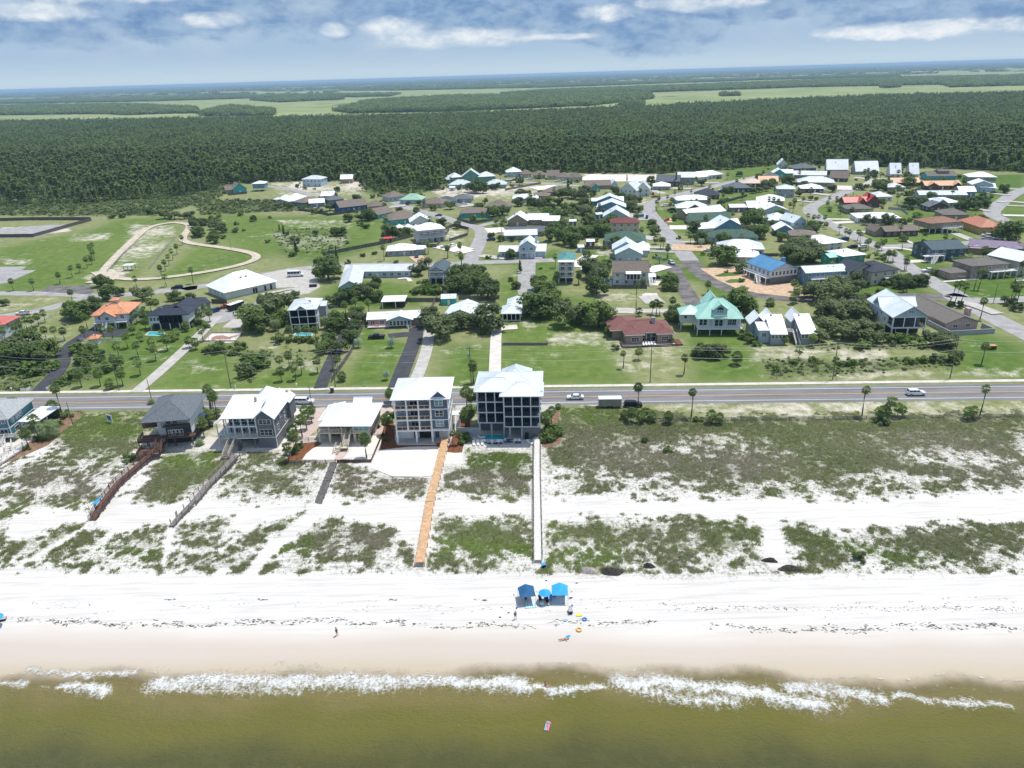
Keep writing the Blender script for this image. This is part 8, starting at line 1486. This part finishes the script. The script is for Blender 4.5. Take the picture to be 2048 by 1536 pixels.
tre('C',[(1150,945,6.2,'oak',0),(1410,620,7,'oak',0),(1350,600,5,'oak',1),(1460,720,4.6,'oak',2),(1350,690,3.6),(1140,760,4,'oak',2),(900,665,4,'oak',2),(560,680,3.4,'oak',1),(100,700,4.4,'oak',2),(180,620,4.2),(60,640,4.4),(350,460,4.2,'oak',4),(390,490,3.4,'oak',4),(1280,185,3.2),(1040,840,2.4,'tall'),(430,470,2.6,'bush'),(320,430,2.4,'bush'),(1400,330,3),(1450,320,3),(1500,310,3),(1560,290,3),(1690,260,5,'oak',2),(1540,260,2.8),(1300,870,1.6,'bush'),(760,720,1.6,'bush'),(1290,1085,1.6,'bush'),(1165,1005,1,'bush'),(1300,1010,3,'oak',2),(1610,690,3,'bush'),(1640,740,3,'oak',2),(1700,860,5.4,'oak',3),(1800,880,5.4,'oak',3),(1880,860,5,'oak',3),(1760,940,4),(1880,690,4)])
tre('B',[(1035,740,5),(1150,770,5,'oak',1),(1225,790,5,'oak',0),(1200,700,4,'oak',2),(1070,690,4.6,'oak',2),(1110,640,4),(1290,720,4),(1340,700,4,'oak',2),(1360,620,4.4,'oak',0),(1480,700,5),(1440,640,4.4),(1560,600,4),(400,330,6,'oak',0),(450,330,5),(350,320,4.4),(540,530,4.4),(620,515,4.4),(420,480,4,'oak',4),(470,430,2,'tall'),(690,888,3,'oak',1),(768,995,2.0,'tall'),(735,1145,2,'oak',1),(690,1080,1.4,'bush'),(500,885,1.6,'bush',1),(1400,1060,5.4,'oak',3),(1450,1100,5.4,'oak',4),(1360,1000,4.6,'oak',3),(1340,880,2.6),(700,740,2,'oak'),(780,740,2),(600,740,2.4),(860,400,3.4),(750,440,4),(860,430,4),(760,350,4,'oak',3),(830,360,4,'oak',3),(950,350,3),(1100,380,5,'oak',3),(1180,370,5,'oak',4),(1240,380,5,'oak',3),(1300,390,4.6,'oak',4),(1330,340,4,'oak',3),(1180,310,3.6,'tall'),(1390,360,3.4),(1300,330,4),(1000,500,3.6,'bush',1),(1080,510,3.6,'bush',1),(1150,520,3.6,'bush'),(1220,500,3.6,'bush',1),(1290,510,4,'oak',3),(1340,520,4,'oak',4),(1050,470,3.6,'bush'),(1150,460,3.6,'bush',1),(1240,450,3.6,'bush'),(1320,440,4,'oak',4),(1680,230,2.2,'tall'),(225,630,3,'oak',3),(520,720,2.4),(1740,400,3.4,'oak',4),(1010,420,3.6),(960,440,3),(1100,430,4,'oak',3),(540,290,3),(700,280,2.4),(10,610,2.4)])
tre('A',[(500,525,2.8,'oak',1),(192,590,4.4,'oak',3),(245,615,3.6,'oak',4),(188,700,4,'oak',1),(352,612,2.4,'bush'),(362,552,2,'bush'),(60,650,4.2,'oak',1),(30,560,4,'oak'),(740,640,2.6,'tall'),(755,635,2.2,'bush',0),(705,600,1.6,'tall'),(990,632,2.0,'oak'),(1135,640,3.2,'oak',1),(1190,640,3.8,'oak',0),(835,790,3,'tall'),(825,700,2.8,'oak',4),(610,692,1.8,'bush',0),(1160,865,2.8,'tall'),(785,420,3.4,'bush',2),(700,420,3.4,'bush',2),(740,410,3,'bush',2),(845,258,2.0,'oak'),(1160,290,2.8,'oak',2),(1320,368,4,'oak',3),(1100,440,4,'oak',3),(1050,460,3,'bush'),(980,465,3,'bush',2),(1400,520,5.4,'oak',0),(1350,520,3.6),(1450,500,4),(1250,530,3.6,'oak',1),(1390,580,2.6,'bush',1),(1340,560,2.6,'bush',1),(1570,670,5.4,'oak',0),(1640,660,4,'oak',0),(1700,640,3.4,'oak',2),(1810,400,2.6),(1780,460,2.8),(1915,440,3),(1715,395,2),(90,560,3.4),(160,500,2,'bush'),(230,490,2,'bush'),(425,600,1.4,'bush'),(265,660,2,'bush'),(630,500,1.6,'bush'),(1240,700,1.2,'bush'),(1360,805,1.6,'bush'),(1455,785,1.6,'bush'),(1245,860,1.8,'bush'),(1620,860,1.6,'bush'),(800,800,2.4,'bush',1),(600,440,2.6,'bush',0),(660,440,2.4,'bush',0),(400,480,2.2,'bush')])
tre('M',[(900,760,2,'bush',0),(960,640,2,'bush',0),(1000,620,2.2,'bush',2)]); tre('O',[(1985,900,2.4,'bush',0),(2030,860,2.4,'bush',1),(1930,930,1.8,'bush',0),(2010,800,2,'bush',1),(950,870,1.6,'bush',0),(970,930,1.5,'bush',1),(940,960,1.3,'bush',0),(960,830,1.4,'bush',0),(1000,620,2.2,'bush',0),(1070,560,1.8,'bush',1),(60,650,1.8,'bush',0),(40,720,1.6,'bush',0)]); tre('N',[(300,1200,1.2,'bush',0),(260,1250,1.0,'bush',1),(220,1300,1.0,'bush',0),(1480,900,1,'bush',0),(1500,780,1.2,'bush',0),(1620,1100,1.0,'bush',0)])
tre('L',[(850,620,1.8,'bush',0),(700,740,1.8,'bush',0),(560,900,1.4,'bush',0),(340,1030,1.0,'bush',0),(450,920,1.2,'bush',0),(1640,1190,2.0,'bush',0)]); tre('K',[(15,290,2,'bush',1),(1440,240,2,'bush',2),(1340,830,1.4,'bush',0),(510,358,1.2,'bush',0),(410,312,1.2,'bush',2)])
tre('P',[(1290,230,4.4,'oak',3),(1370,232,4,'oak',4),(1450,230,3.4,'oak',3),(1500,215,3,'oak',4),(880,225,3,'bush'),(960,220,3,'bush'),(1180,195,3,'oak'),(1550,360,4,'oak',1),(1530,300,3.4,'oak'),(1690,395,3.6,'oak',1),(1690,290,4,'oak',3),(1640,275,3,'oak',3),(1740,310,3,'oak',4)])
tre('S',[(740,730,2.4,'bush',0),(450,780,2.2,'bush'),(1250,760,2.8,'oak',3),(1310,740,2.4,'oak',4),(1390,900,2,'bush',2),(300,960,2,'bush',1)])
# --- labels from the nearest landmark ---
HP = np.array([h_[1] for h_ in HOUSES]); used = {}
def place_label(root, phrase, cat, group):
    q = np.array(root.location[:2]); d = np.linalg.norm(HP-q, axis=1); o = np.argsort(d)
    for j in o[:6]:
        dx, dy = q-HP[j]; rel = 'behind' if dy > abs(dx)*.8 else 'in front of' if -dy > abs(dx)*.8 else 'left of' if dx < 0 else 'right of'
        key = (phrase, rel, int(j))
        if used.get(key, 0) < (1 if j != o[5] else 99): break
    cnt = used.get(key, 0); used[key] = cnt+1
    s_ = HOUSES[j][0]; lb = ['','second ','third ','fourth ','fifth ','sixth ','seventh ','eighth '][min(cnt,7)]+phrase+' '+rel+' the '+s_
    w_ = lb.split(); root['label'] = ' '.join(w_[:16]); root['category'] = cat; root['group'] = group
items = []
for c_,x,y,h_,r_,kd in PALMS:
    q = at(c_,x,y); ln = (0,0)
    if c_ == 'H' and 1600 < x < 1800 and y < 400: ln = (1.6 if x<1740 else 1.0, .5)
    root = palm_at(q,h_,r_,kd,ln); sz = 'very tall slender' if h_>7.9 else 'tall' if h_>5.6 else 'middle sized' if h_>3.4 else 'short bushy'
    items.append((root, '%s %s palm'%(sz,{'sabal':'fan','date':'feather leaved','pindo':'silvery feather'}[kd]), 'palm', {'sabal':'fan palms','date':'feather palms','pindo':'silvery palms'}[kd])); PLANTS.append((q.x,q.y,r_))
for c_,x,y,r_,kd,vi,hs in TREES:
    q = at(c_,x,y); q = q+Vector((0,r_*.35,0)); root = tree_at(q, r_, kd, vi, (R.uniform(.85,1.05) if kd!='tall' else 1.0)); sz = 'broad' if r_>5 else 'rounded' if r_>3 else 'small'
    items.append((root, {'oak':'%s dark green oak','bush':'%s leafy shrub','tall':'%s upright dark cypress'}[kd]%sz, {'oak':'tree','bush':'shrub','tall':'tree'}[kd], {'oak':'oaks among the houses','bush':'shrubs among the houses','tall':'upright trees'}[kd])); PLANTS.append((q.x,q.y,r_))
# --- keep-out raster for the scattered plants (1 m cells) ---
RX0,RX1,RY0,RY1 = -620,760,60,900; cx,cy = np.meshgrid(np.arange(RX0,RX1)+.5, np.arange(RY0,RY1)+.5, indexing='ij'); KO = np.zeros(cx.shape,bool)
for P_,wd in CUT:
    pad = (wd or 0)+2; lo = P_.min(0)-pad; hi = P_.max(0)+pad; i0,i1 = int(max(0,lo[0]-RX0)),int(min(RX1-RX0,hi[0]-RX0+1)); j0,j1 = int(max(0,lo[1]-RY0)),int(min(RY1-RY0,hi[1]-RY0+1))
    if i1<=i0 or j1<=j0: continue
    X_,Y_ = cx[i0:i1,j0:j1],cy[i0:i1,j0:j1]; KO[i0:i1,j0:j1] |= (sdist(P_,X_,Y_)>-.4) if wd is None else (ldist(P_,X_,Y_)<wd/2+.6)
def free(x,y): 
    i = (x-RX0).astype(int); j = (y-RY0).astype(int); ok = (i>=0)&(i<KO.shape[0])&(j>=0)&(j<KO.shape[1]); r_ = np.ones(x.shape,bool); r_[ok] = ~KO[i[ok],j[ok]]; return r_
# extra palms and shrubs between the houses of the dense quarter
BR = [[(1180,400),(1300,330),(1480,325),(1940,330),(2048,420),(2048,560),(1700,560),(1560,500),(1400,520),(1180,520)],[(880,330),(1160,345),(1180,420),(1000,470),(880,450)],[(560,370),(870,385),(900,470),(760,450),(600,420)]]
extra = 0; PX = np.array([(p_[0],p_[1]) for p_ in PLANTS])
for k_,px in enumerate(BR):
    P_ = wpoly(px); lo,hi = P_.min(0),P_.max(0); want = [250,44,30][k_]; tries = 0
    while want and tries < 20000:
        tries += 1; x,y = R.uniform(lo[0],hi[0]),R.uniform(lo[1],hi[1])
        if sdist(P_,np.array([x]),np.array([y]))[0] < 0 or not free(np.array([x]),np.array([y]))[0]: continue
        near = np.min(np.hypot(HP[:,0]-x,HP[:,1]-y)) < 26
        if not near or np.min(np.hypot(PX[:,0]-x,PX[:,1]-y)) < 3: continue
        PX = np.vstack([PX,(x,y)]); want -= 1; t_ = R.random()
        if t_ < .34: h_ = R.uniform(2.5,6.5); items.append((palm_at(Vector((x,y,0)),h_,R.uniform(1.5,2.1)),'tall fan palm' if h_>5.6 else 'middle sized fan palm' if h_>3.4 else 'short bushy fan palm','palm','fan palms'))
        elif t_ < .58: r_ = R.uniform(2.2,4.0); items.append((tree_at(Vector((x,y,0)),r_,'oak'),'rounded dark green oak' if r_>3 else 'small dark green oak','tree','oaks among the houses'))
        else: items.append((tree_at(Vector((x,y,0)),R.uniform(1.2,2.4),'bush'),'small leafy shrub','shrub','shrubs among the houses'))
for it in items: place_label(*it)
# ---------------- scattered stuff by geometry nodes ----------------
def scatter(name, meshes, X_, Y_, Z_, S_, SZ=None, tilt=None, kind='stuff', label=None):
    col = bpy.data.collections.new(name+'_sources')
    for i,m_ in enumerate(meshes): o = bpy.data.objects.new('%s_source_%02d'%(name,i), m_); col.objects.link(o)
    n_ = len(X_); me_ = bpy.data.meshes.new(name); me_.vertices.add(n_); me_.vertices.foreach_set('co', np.stack([X_,Y_,Z_],-1).astype(np.float32).ravel())
    a = me_.attributes.new('scl','FLOAT_VECTOR','POINT'); SZ = S_ if SZ is None else SZ; a.data.foreach_set('vector', np.stack([S_,S_,SZ],-1).astype(np.float32).ravel())
    a = me_.attributes.new('rot','FLOAT_VECTOR','POINT'); ro = np.zeros((n_,3)); ro[:,2] = rng.uniform(0,6.28,n_)
    if tilt: ro[:,:2] = rng.normal(0,tilt,(n_,2))
    a.data.foreach_set('vector', ro.astype(np.float32).ravel()); a = me_.attributes.new('idx','INT','POINT'); a.data.foreach_set('value', rng.integers(0,len(meshes),n_).astype(np.int32))
    ob = link(name, me_); tag(ob, label, kind=kind)
    gt = bpy.data.node_groups.new(name,'GeometryNodeTree'); gt.interface.new_socket('Geometry',in_out='INPUT',socket_type='NodeSocketGeometry'); gt.interface.new_socket('Geometry',in_out='OUTPUT',socket_type='NodeSocketGeometry')
    nd_ = gt.nodes; gi = nd_.new('NodeGroupInput'); go = nd_.new('NodeGroupOutput'); ip = nd_.new('GeometryNodeInstanceOnPoints'); ci = nd_.new('GeometryNodeCollectionInfo'); ci.inputs[0].default_value = col; ci.inputs[1].default_value = True; ci.inputs[2].default_value = True
    gt.links.new(gi.outputs[0], ip.inputs['Points']); gt.links.new(ci.outputs[0], ip.inputs['Instance']); ip.inputs['Pick Instance'].default_value = True
    for nm,tp,sk_ in (('idx','INT','Instance Index'),('rot','FLOAT_VECTOR','Rotation'),('scl','FLOAT_VECTOR','Scale')):
        na_ = nd_.new('GeometryNodeInputNamedAttribute'); na_.data_type = tp; na_.inputs[0].default_value = nm; gt.links.new(na_.outputs[0], ip.inputs[sk_])
    gt.links.new(ip.outputs[0], go.inputs[0]); md = ob.modifiers.new('scatter','NODES'); md.node_group = gt; return ob
# dune grass and creeping scrub
def tuft(seed, m, nbl, wid, hh, spread):
    r = random.Random(seed); mb = MB()
    for i in range(nbl):
        a = r.uniform(0,6.28); d = Vector((math.cos(a),math.sin(a),0)); o_ = d*r.uniform(0,spread*.6); tipp = o_+d*spread*r.uniform(.3,1)+Vector((0,0,hh*r.uniform(.5,1.1))); s_ = Vector((-d.y,d.x,0))*wid*r.uniform(.6,1.3)
        mb.add([o_-s_,o_+s_,tipp],[(0,1,2)],m)
    return mb.mesh('tuft')
def creeper(seed, m, n_):
    r = random.Random(seed); mb = MB()
    for i in range(n_):
        c_ = Vector((r.gauss(0,.32),r.gauss(0,.32),abs(r.gauss(.08,.09)))); a = r.uniform(0,6.28); s_ = r.uniform(.06,.14); tl = r.uniform(-.5,.5)
        mb.add([c_+Vector((s_*math.cos(a+t),s_*math.sin(a+t),tl*s_*math.cos(t))) for t in (0,1.57,3.14,4.71)],[(0,1,2,3)],m)
    return mb.mesh('creeper')
def sample(n_, x0,x1,y0,y1): return rng.uniform(x0,x1,n_), rng.uniform(y0,y1,n_)
def th(x,n,amp,k): return np.clip((x-.5+(n-.5)*amp)*k+.5,0,1)
N0 = 380000; SS_ = rng.uniform(112,192,N0); UU_ = rng.uniform(-.93,.88,N0)*SS_; X0 = UU_*SE[0]+SS_*SN[0]; Y0 = UU_*SE[1]+SS_*SN[1]
vv = evalf('v',X0,Y0,np.zeros(N0)); nz = vn(X0,Y0,.33,8)*.5+vn(X0,Y0,1.1,9)*.5; pr_ = th(vv*.9,nz,2.0,1.9)*np.where(vv>.02,1,0); bb_ = evalf('b',X0,Y0,np.zeros(N0)); keep = (rng.random(N0) < np.maximum(pr_*.8, vv*.2))&free(X0,Y0); sml = (pr_ < .25)
yy_ = evalf('y',X0[keep],Y0[keep],np.zeros(keep.sum())); X0,Y0,bb_,sml = X0[keep],Y0[keep],bb_[keep],sml[keep]; green = rng.random(len(X0)) > (bb_*.7+.36-.5*(vn(X0,Y0,.08,12)-.5)); Z0 = hgt(X0,Y0)-.03; ssz = rng.uniform(.4,1.05,len(X0))*np.where(sml,.55,1); print('tufts', len(X0))
TG = [creeper(1,T_GRN,34),creeper(2,T_GRN,28),creeper(5,T_OLV,30),tuft(3,T_GRN,18,.035,.55,.4),tuft(4,T_OLV,18,.04,.5,.45)]
TB = [creeper(6,T_BRN,30),creeper(7,T_OLV,30),tuft(8,T_BRN,20,.03,.5,.4),creeper(9,T_BRN,26),tuft(10,T_OLV,18,.035,.45,.4)]
yel = rng.random(len(X0)) < yy_*.8; green &= ~yel; dry_ = ~green & ~yel
scatter('dune_scrub_bright', [creeper(15,T_YGR,34),creeper(16,T_YGR,30),tuft(17,T_YGR,20,.04,.5,.4)], X0[yel],Y0[yel],Z0[yel],ssz[yel]); scatter('dune_scrub_green', TG, X0[green],Y0[green],Z0[green],ssz[green]); scatter('dune_scrub_dry', TB, X0[dry_],Y0[dry_],Z0[dry_],ssz[dry_]*.95)
# rough weeds inland (thickets, verges)
N0 = 300000; SS_ = rng.uniform(192,700,N0); UU_ = rng.uniform(-.93,.88,N0)*SS_; X0 = UU_*SE[0]+SS_*SN[0]; Y0 = UU_*SE[1]+SS_*SN[1]; vv = evalf('v',X0,Y0,np.zeros(N0)); keep = (rng.random(N0) < vv*.6)&(vv>.3)&free(X0,Y0); X0,Y0 = X0[keep],Y0[keep]
LB = [leafblob(70,.5,.17,L_BUSH,.6,seed=200,zc=.25,clusters=5).mesh('weed'),creeper(13,L_BUSH,34),creeper(14,T_BRN,28),leafblob(70,.6,.17,L_OLV,.6,seed=202,zc=.3,clusters=5).mesh('weed'),creeper(11,T_GRN,30),creeper(12,T_OLV,30)]
far_ = np.hypot(X0,Y0)>520; print('weeds', len(X0)); scatter('roadside_thicket', LB, X0,Y0,np.zeros(len(X0)),rng.uniform(.5,1.5,len(X0))*np.where(far_,rng.uniform(.8,3.0,len(X0)),1))
# short grass texture in the dry lots and lawns: sparse low tufts
# seaweed wrack on the beach
sw_ = MB(); rr = random.Random(3)
WR = mat('seaweed',(.1,.085,.075),.9,.3,2)
def wrack(u, s, n_, sp_, sz):
    for _ in range(n_):
        uu,ssv = u+rr.gauss(0,sp_),s+rr.gauss(0,sp_*.22); x = uu*SE[0]+ssv*SN[0]; y = uu*SE[1]+ssv*SN[1]; z = float(hgt(x,y)); a = rr.gauss(0,.5)-.05+(3.14 if rr.random()<.5 else 0); l_ = sz*rr.uniform(.3,1.3); w_ = l_*rr.uniform(.12,.35); c_,s_ = math.cos(a),math.sin(a)
        P_ = [(-l_/2,0),(-l_*.2,w_/2),(l_*.2,w_*.4),(l_/2,0),(l_*.15,-w_/2),(-l_*.25,-w_*.4)]; vs = [(x+p_*c_-q*s_,y+p_*s_+q*c_,z+.015) for p_,q in P_]+[(x,y,z+.05)]; sw_.add(vs,[(i,(i+1)%6,6) for i in range(6)][::-1],WR)
for i in range(430):
    u = rr.uniform(-95,85); base = gpx(*(1024+u*12,1252))[1] if 0 else 99.3+.5*math.sin(u*.12)+.35*math.sin(u*.45)
    if u > 12: base += -.9*min(1,(u-12)/40)
    dens = (vn(np.array([u]),np.array([0.]),.12,31)[0]); 
    if dens < .3 and -2 < u < 30: continue
    wrack(u, base+rr.gauss(0,.35), rr.randint(1,6), .6, .55)
for i in range(150): u = rr.uniform(-95,85); wrack(u, 103.6+.8*math.sin(u*.1)+rr.gauss(0,.8), rr.randint(1,4), .8, .35)
for u in (-68,-51,-27.5,-11.5): wrack(u, 105.0, 14, .5, .6)
for i in range(60): u = rr.uniform(20,85); wrack(u, 103+rr.gauss(0,.3), 5, 1.0, .4)
tag(sw_.build('seaweed_wrack'), kind='stuff')
# ---------------- forests ----------------
def pine(seed, m, big=1.0, nleaf=120):
    r = random.Random(seed); mb = MB(); h_ = 10.5*big; mb.tube([(0,0,-.3),(r.uniform(-.3,.3),r.uniform(-.3,.3),h_*.95)],[.17,.06],BARKG if seed%2 else BARK,4)
    for i in range(nleaf):
        t = r.random()**.8; z = h_*(.34+.62*t); rad = 2.7*(1-t*.65)*big; a = r.uniform(0,6.28); q = rad*math.sqrt(r.random()); c_ = Vector((q*math.cos(a),q*math.sin(a),z)); s_ = r.uniform(.5,1.0)*big; nn = Vector((r.uniform(-.8,.8),r.uniform(-.8,.8),1)).normalized().to_track_quat('Z','Y'); a = r.uniform(0,6.28)
        mb.add([c_+nn@Vector((s_*math.cos(a+t_),s_*math.sin(a+t_),r.uniform(-.2,.2))) for t_ in (0,1.3,3.1,4.4)],[(0,1,2,3)],m)
    return mb
def broad(seed, m, rad=3.0): q = leafblob(110,rad,rad*.22,m,.9,seed=seed,zc=rad*1.3,clusters=7); q.tube([(0,0,-.3),(0,0,rad*1.2)],[.2,.1],BARK,4); return q
def snag(seed):
    r = random.Random(seed); mb = MB(); h_ = r.uniform(9,14); mb.tube([(0,0,-.3),(r.uniform(-.4,.4),0,h_)],[.2,.05],SNAG,4)
    for i in range(5): z = h_*r.uniform(.4,.95); a = r.uniform(0,6.28); mb.bar((0,0,z),(1.3*math.cos(a),1.3*math.sin(a),z+.7),.05,SNAG,3,.02)
    return mb
PN = [pine(300+i,L_PINE,[1,.85,1.1,.95][i]).mesh('pine') for i in range(4)]; BD = [broad(310+i,[L_OAK,L_PINE,L_OLV,L_BUSH][i],[2.6,3.2,2.4,2.7][i]).mesh('broadleaf') for i in range(4)]; SG = [snag(320+i).mesh('snag') for i in range(2)]
def forest_pts(polys, spacing, s0, s1, tmax=.95, jit=True):
    A_ = .5*(s1**2-s0**2)*2*tmax; n_ = int(A_/spacing**2); s = np.sqrt(rng.uniform(s0**2,s1**2,n_)); t = rng.uniform(-tmax,tmax,n_); u = t*s; x = u*SE[0]+s*SN[0]; y = u*SE[1]+s*SN[1]; f_ = evalf('f',x,y,np.zeros(n_)); return x,y,f_
x,y,f_ = forest_pts(None,4.3,380,1000); k_ = (f_>.5+(vn(x,y,.045,60)-.5)*.9)&free(x,y); x,y = x[k_],y[k_]; d_ = np.hypot(x,y)
thin = (vn(x,y,.02,40)*.6+vn(x,y,.07,41)*.4); s_l = x*SE[0]+y*SE[1]
lsc = (s_l < -95)&(x*SN[0]+y*SN[1] < 640)   # the open, snag-filled wood at the left
k_ = np.where(lsc, rng.random(len(x)) < .4, thin+rng.uniform(-.15,.15,len(x)) > .3); x,y,lsc = x[k_],y[k_],lsc[k_]; n_ = len(x); ty = rng.random(n_); isn = ty < np.where(lsc,.2,.03); isb = (~isn)&(ty < np.where(lsc,.5,.55)); isp = ~(isn|isb)
# individual pines along the near edge
dd_ = np.where(isp, y+np.abs(x)*.1, 1e9); near_i = np.argsort(dd_)[:230]; mask = np.ones(n_,bool); mask[near_i] = False
def simple_parts(m_): return m_
PNP = []
for i in range(4):
    r = PN[i]; mb = pine(300+i,L_PINE,[1,.85,1.1,.95][i]); tk = MB(); ff_ = MB(); base = mb.f[:0]
    lv = [k2 for k2,mi in enumerate(mb.mi) if mb.mats[mi] is L_PINE]; tv = [k2 for k2,mi in enumerate(mb.mi) if mb.mats[mi] is not L_PINE]
    ff_.v = mb.v; ff_.f = [mb.f[k2] for k2 in lv]; ff_.mi = [0]*len(lv); ff_.mats = [L_PINE]; tk.v = mb.v; tk.f = [mb.f[k2] for k2 in tv]; tk.mi = [0]*len(tv); tk.mats = [BARKG if (300+i)%2 else BARK]; PNP.append((ff_.mesh('crown'),tk.mesh('trunk')))
for i in near_i:
    s_ = R.uniform(.75,1.15); root = empty('pine_tree',(x[i],y[i],0),R.uniform(0,6.28),s_); a,b = PNP[R.randrange(4)]; link('crown',a,root); link('trunk',b,root); tag(root,'slender pine, one of many along the near edge of the forest','tree','pines at the forest edge')
isp = isp&mask; sz = rng.uniform(.6,1.3,n_)
scatter('pine_forest', PN, x[isp],y[isp],np.zeros(isp.sum()),sz[isp]); scatter('broadleaf_forest', BD, x[isb],y[isb],np.zeros(isb.sum()),np.where(lsc[isb],.6,1)*sz[isb]); scatter('dead_trees', SG, x[isn],y[isn],np.zeros(isn.sum()),sz[isn])
print('near forest', n_)
x,y,f_ = forest_pts(None,4.2,380,1150); k_ = (f_>.4)&free(x,y)&(rng.random(len(x))<.7); x,y = x[k_],y[k_]; k_ = ~((x*SE[0]+y*SE[1] < -95)&(x*SN[0]+y*SN[1] < 620)&(rng.random(len(x)) < .5)); x,y = x[k_],y[k_]; scatter('forest_understory', [broad(360,L_BUSH,1.6).mesh('shrub'),broad(361,L_BUSH,1.9).mesh('shrub'),BD[2]], x,y,np.zeros(len(x)),rng.uniform(.6,1.25,len(x)))  # bright shrub layer added to lighten the dark gaps between crowns
x,y,f_ = forest_pts(None,6.0,1000,2100,.9); k_ = (f_>.5)&(vn(x,y,.012,44)*.5+vn(x,y,.05,45)*.5+rng.uniform(-.2,.2,len(x))>.2); x,y = x[k_],y[k_]; print('mid', len(x)); FP = [pine(330,L_PINE,1.0,44).mesh('pine'),broad(342,L_BUSH,3.4).mesh('broadleaf')]+[broad(340,L_OAK,4.2).mesh('broadleaf'),broad(341,L_PINE,3.8).mesh('broadleaf')]
scatter('distant_forest', FP, x,y,np.zeros(len(x)),rng.uniform(.65,1.35,len(x)))
x,y,f_ = forest_pts(None,15,2100,6500,.85); k_ = f_>.5; x,y = x[k_],y[k_]; print('far', len(x))
def clump(seed): q = leafblob(90,11,2.6,L_PINE,.62,seed=seed,zc=6,clusters=12); return q.mesh('clump')
CL = [clump(350+i) for i in range(3)]; scatter('far_forest', CL, x,y,np.zeros(len(x)),rng.uniform(.7,1.1,len(x)))
n_ = 26000; s = np.sqrt(rng.uniform(5500**2,30000**2,n_)); u = rng.uniform(-.8,.8,n_)*s; x = u*SE[0]+s*SN[0]; y = u*SE[1]+s*SN[1]; k_ = vn(x*.35,y,.0011,50)*.6+vn(x,y,.004,51)*.4 > .56-np.clip((s-8000)/16000,0,.45); x,y = x[k_],y[k_]; print('horizon', len(x)); scatter('horizon_forest', CL, x,y,np.zeros(len(x))-3,rng.uniform(3,6,len(x)),rng.uniform(1.1,1.9,len(x)))
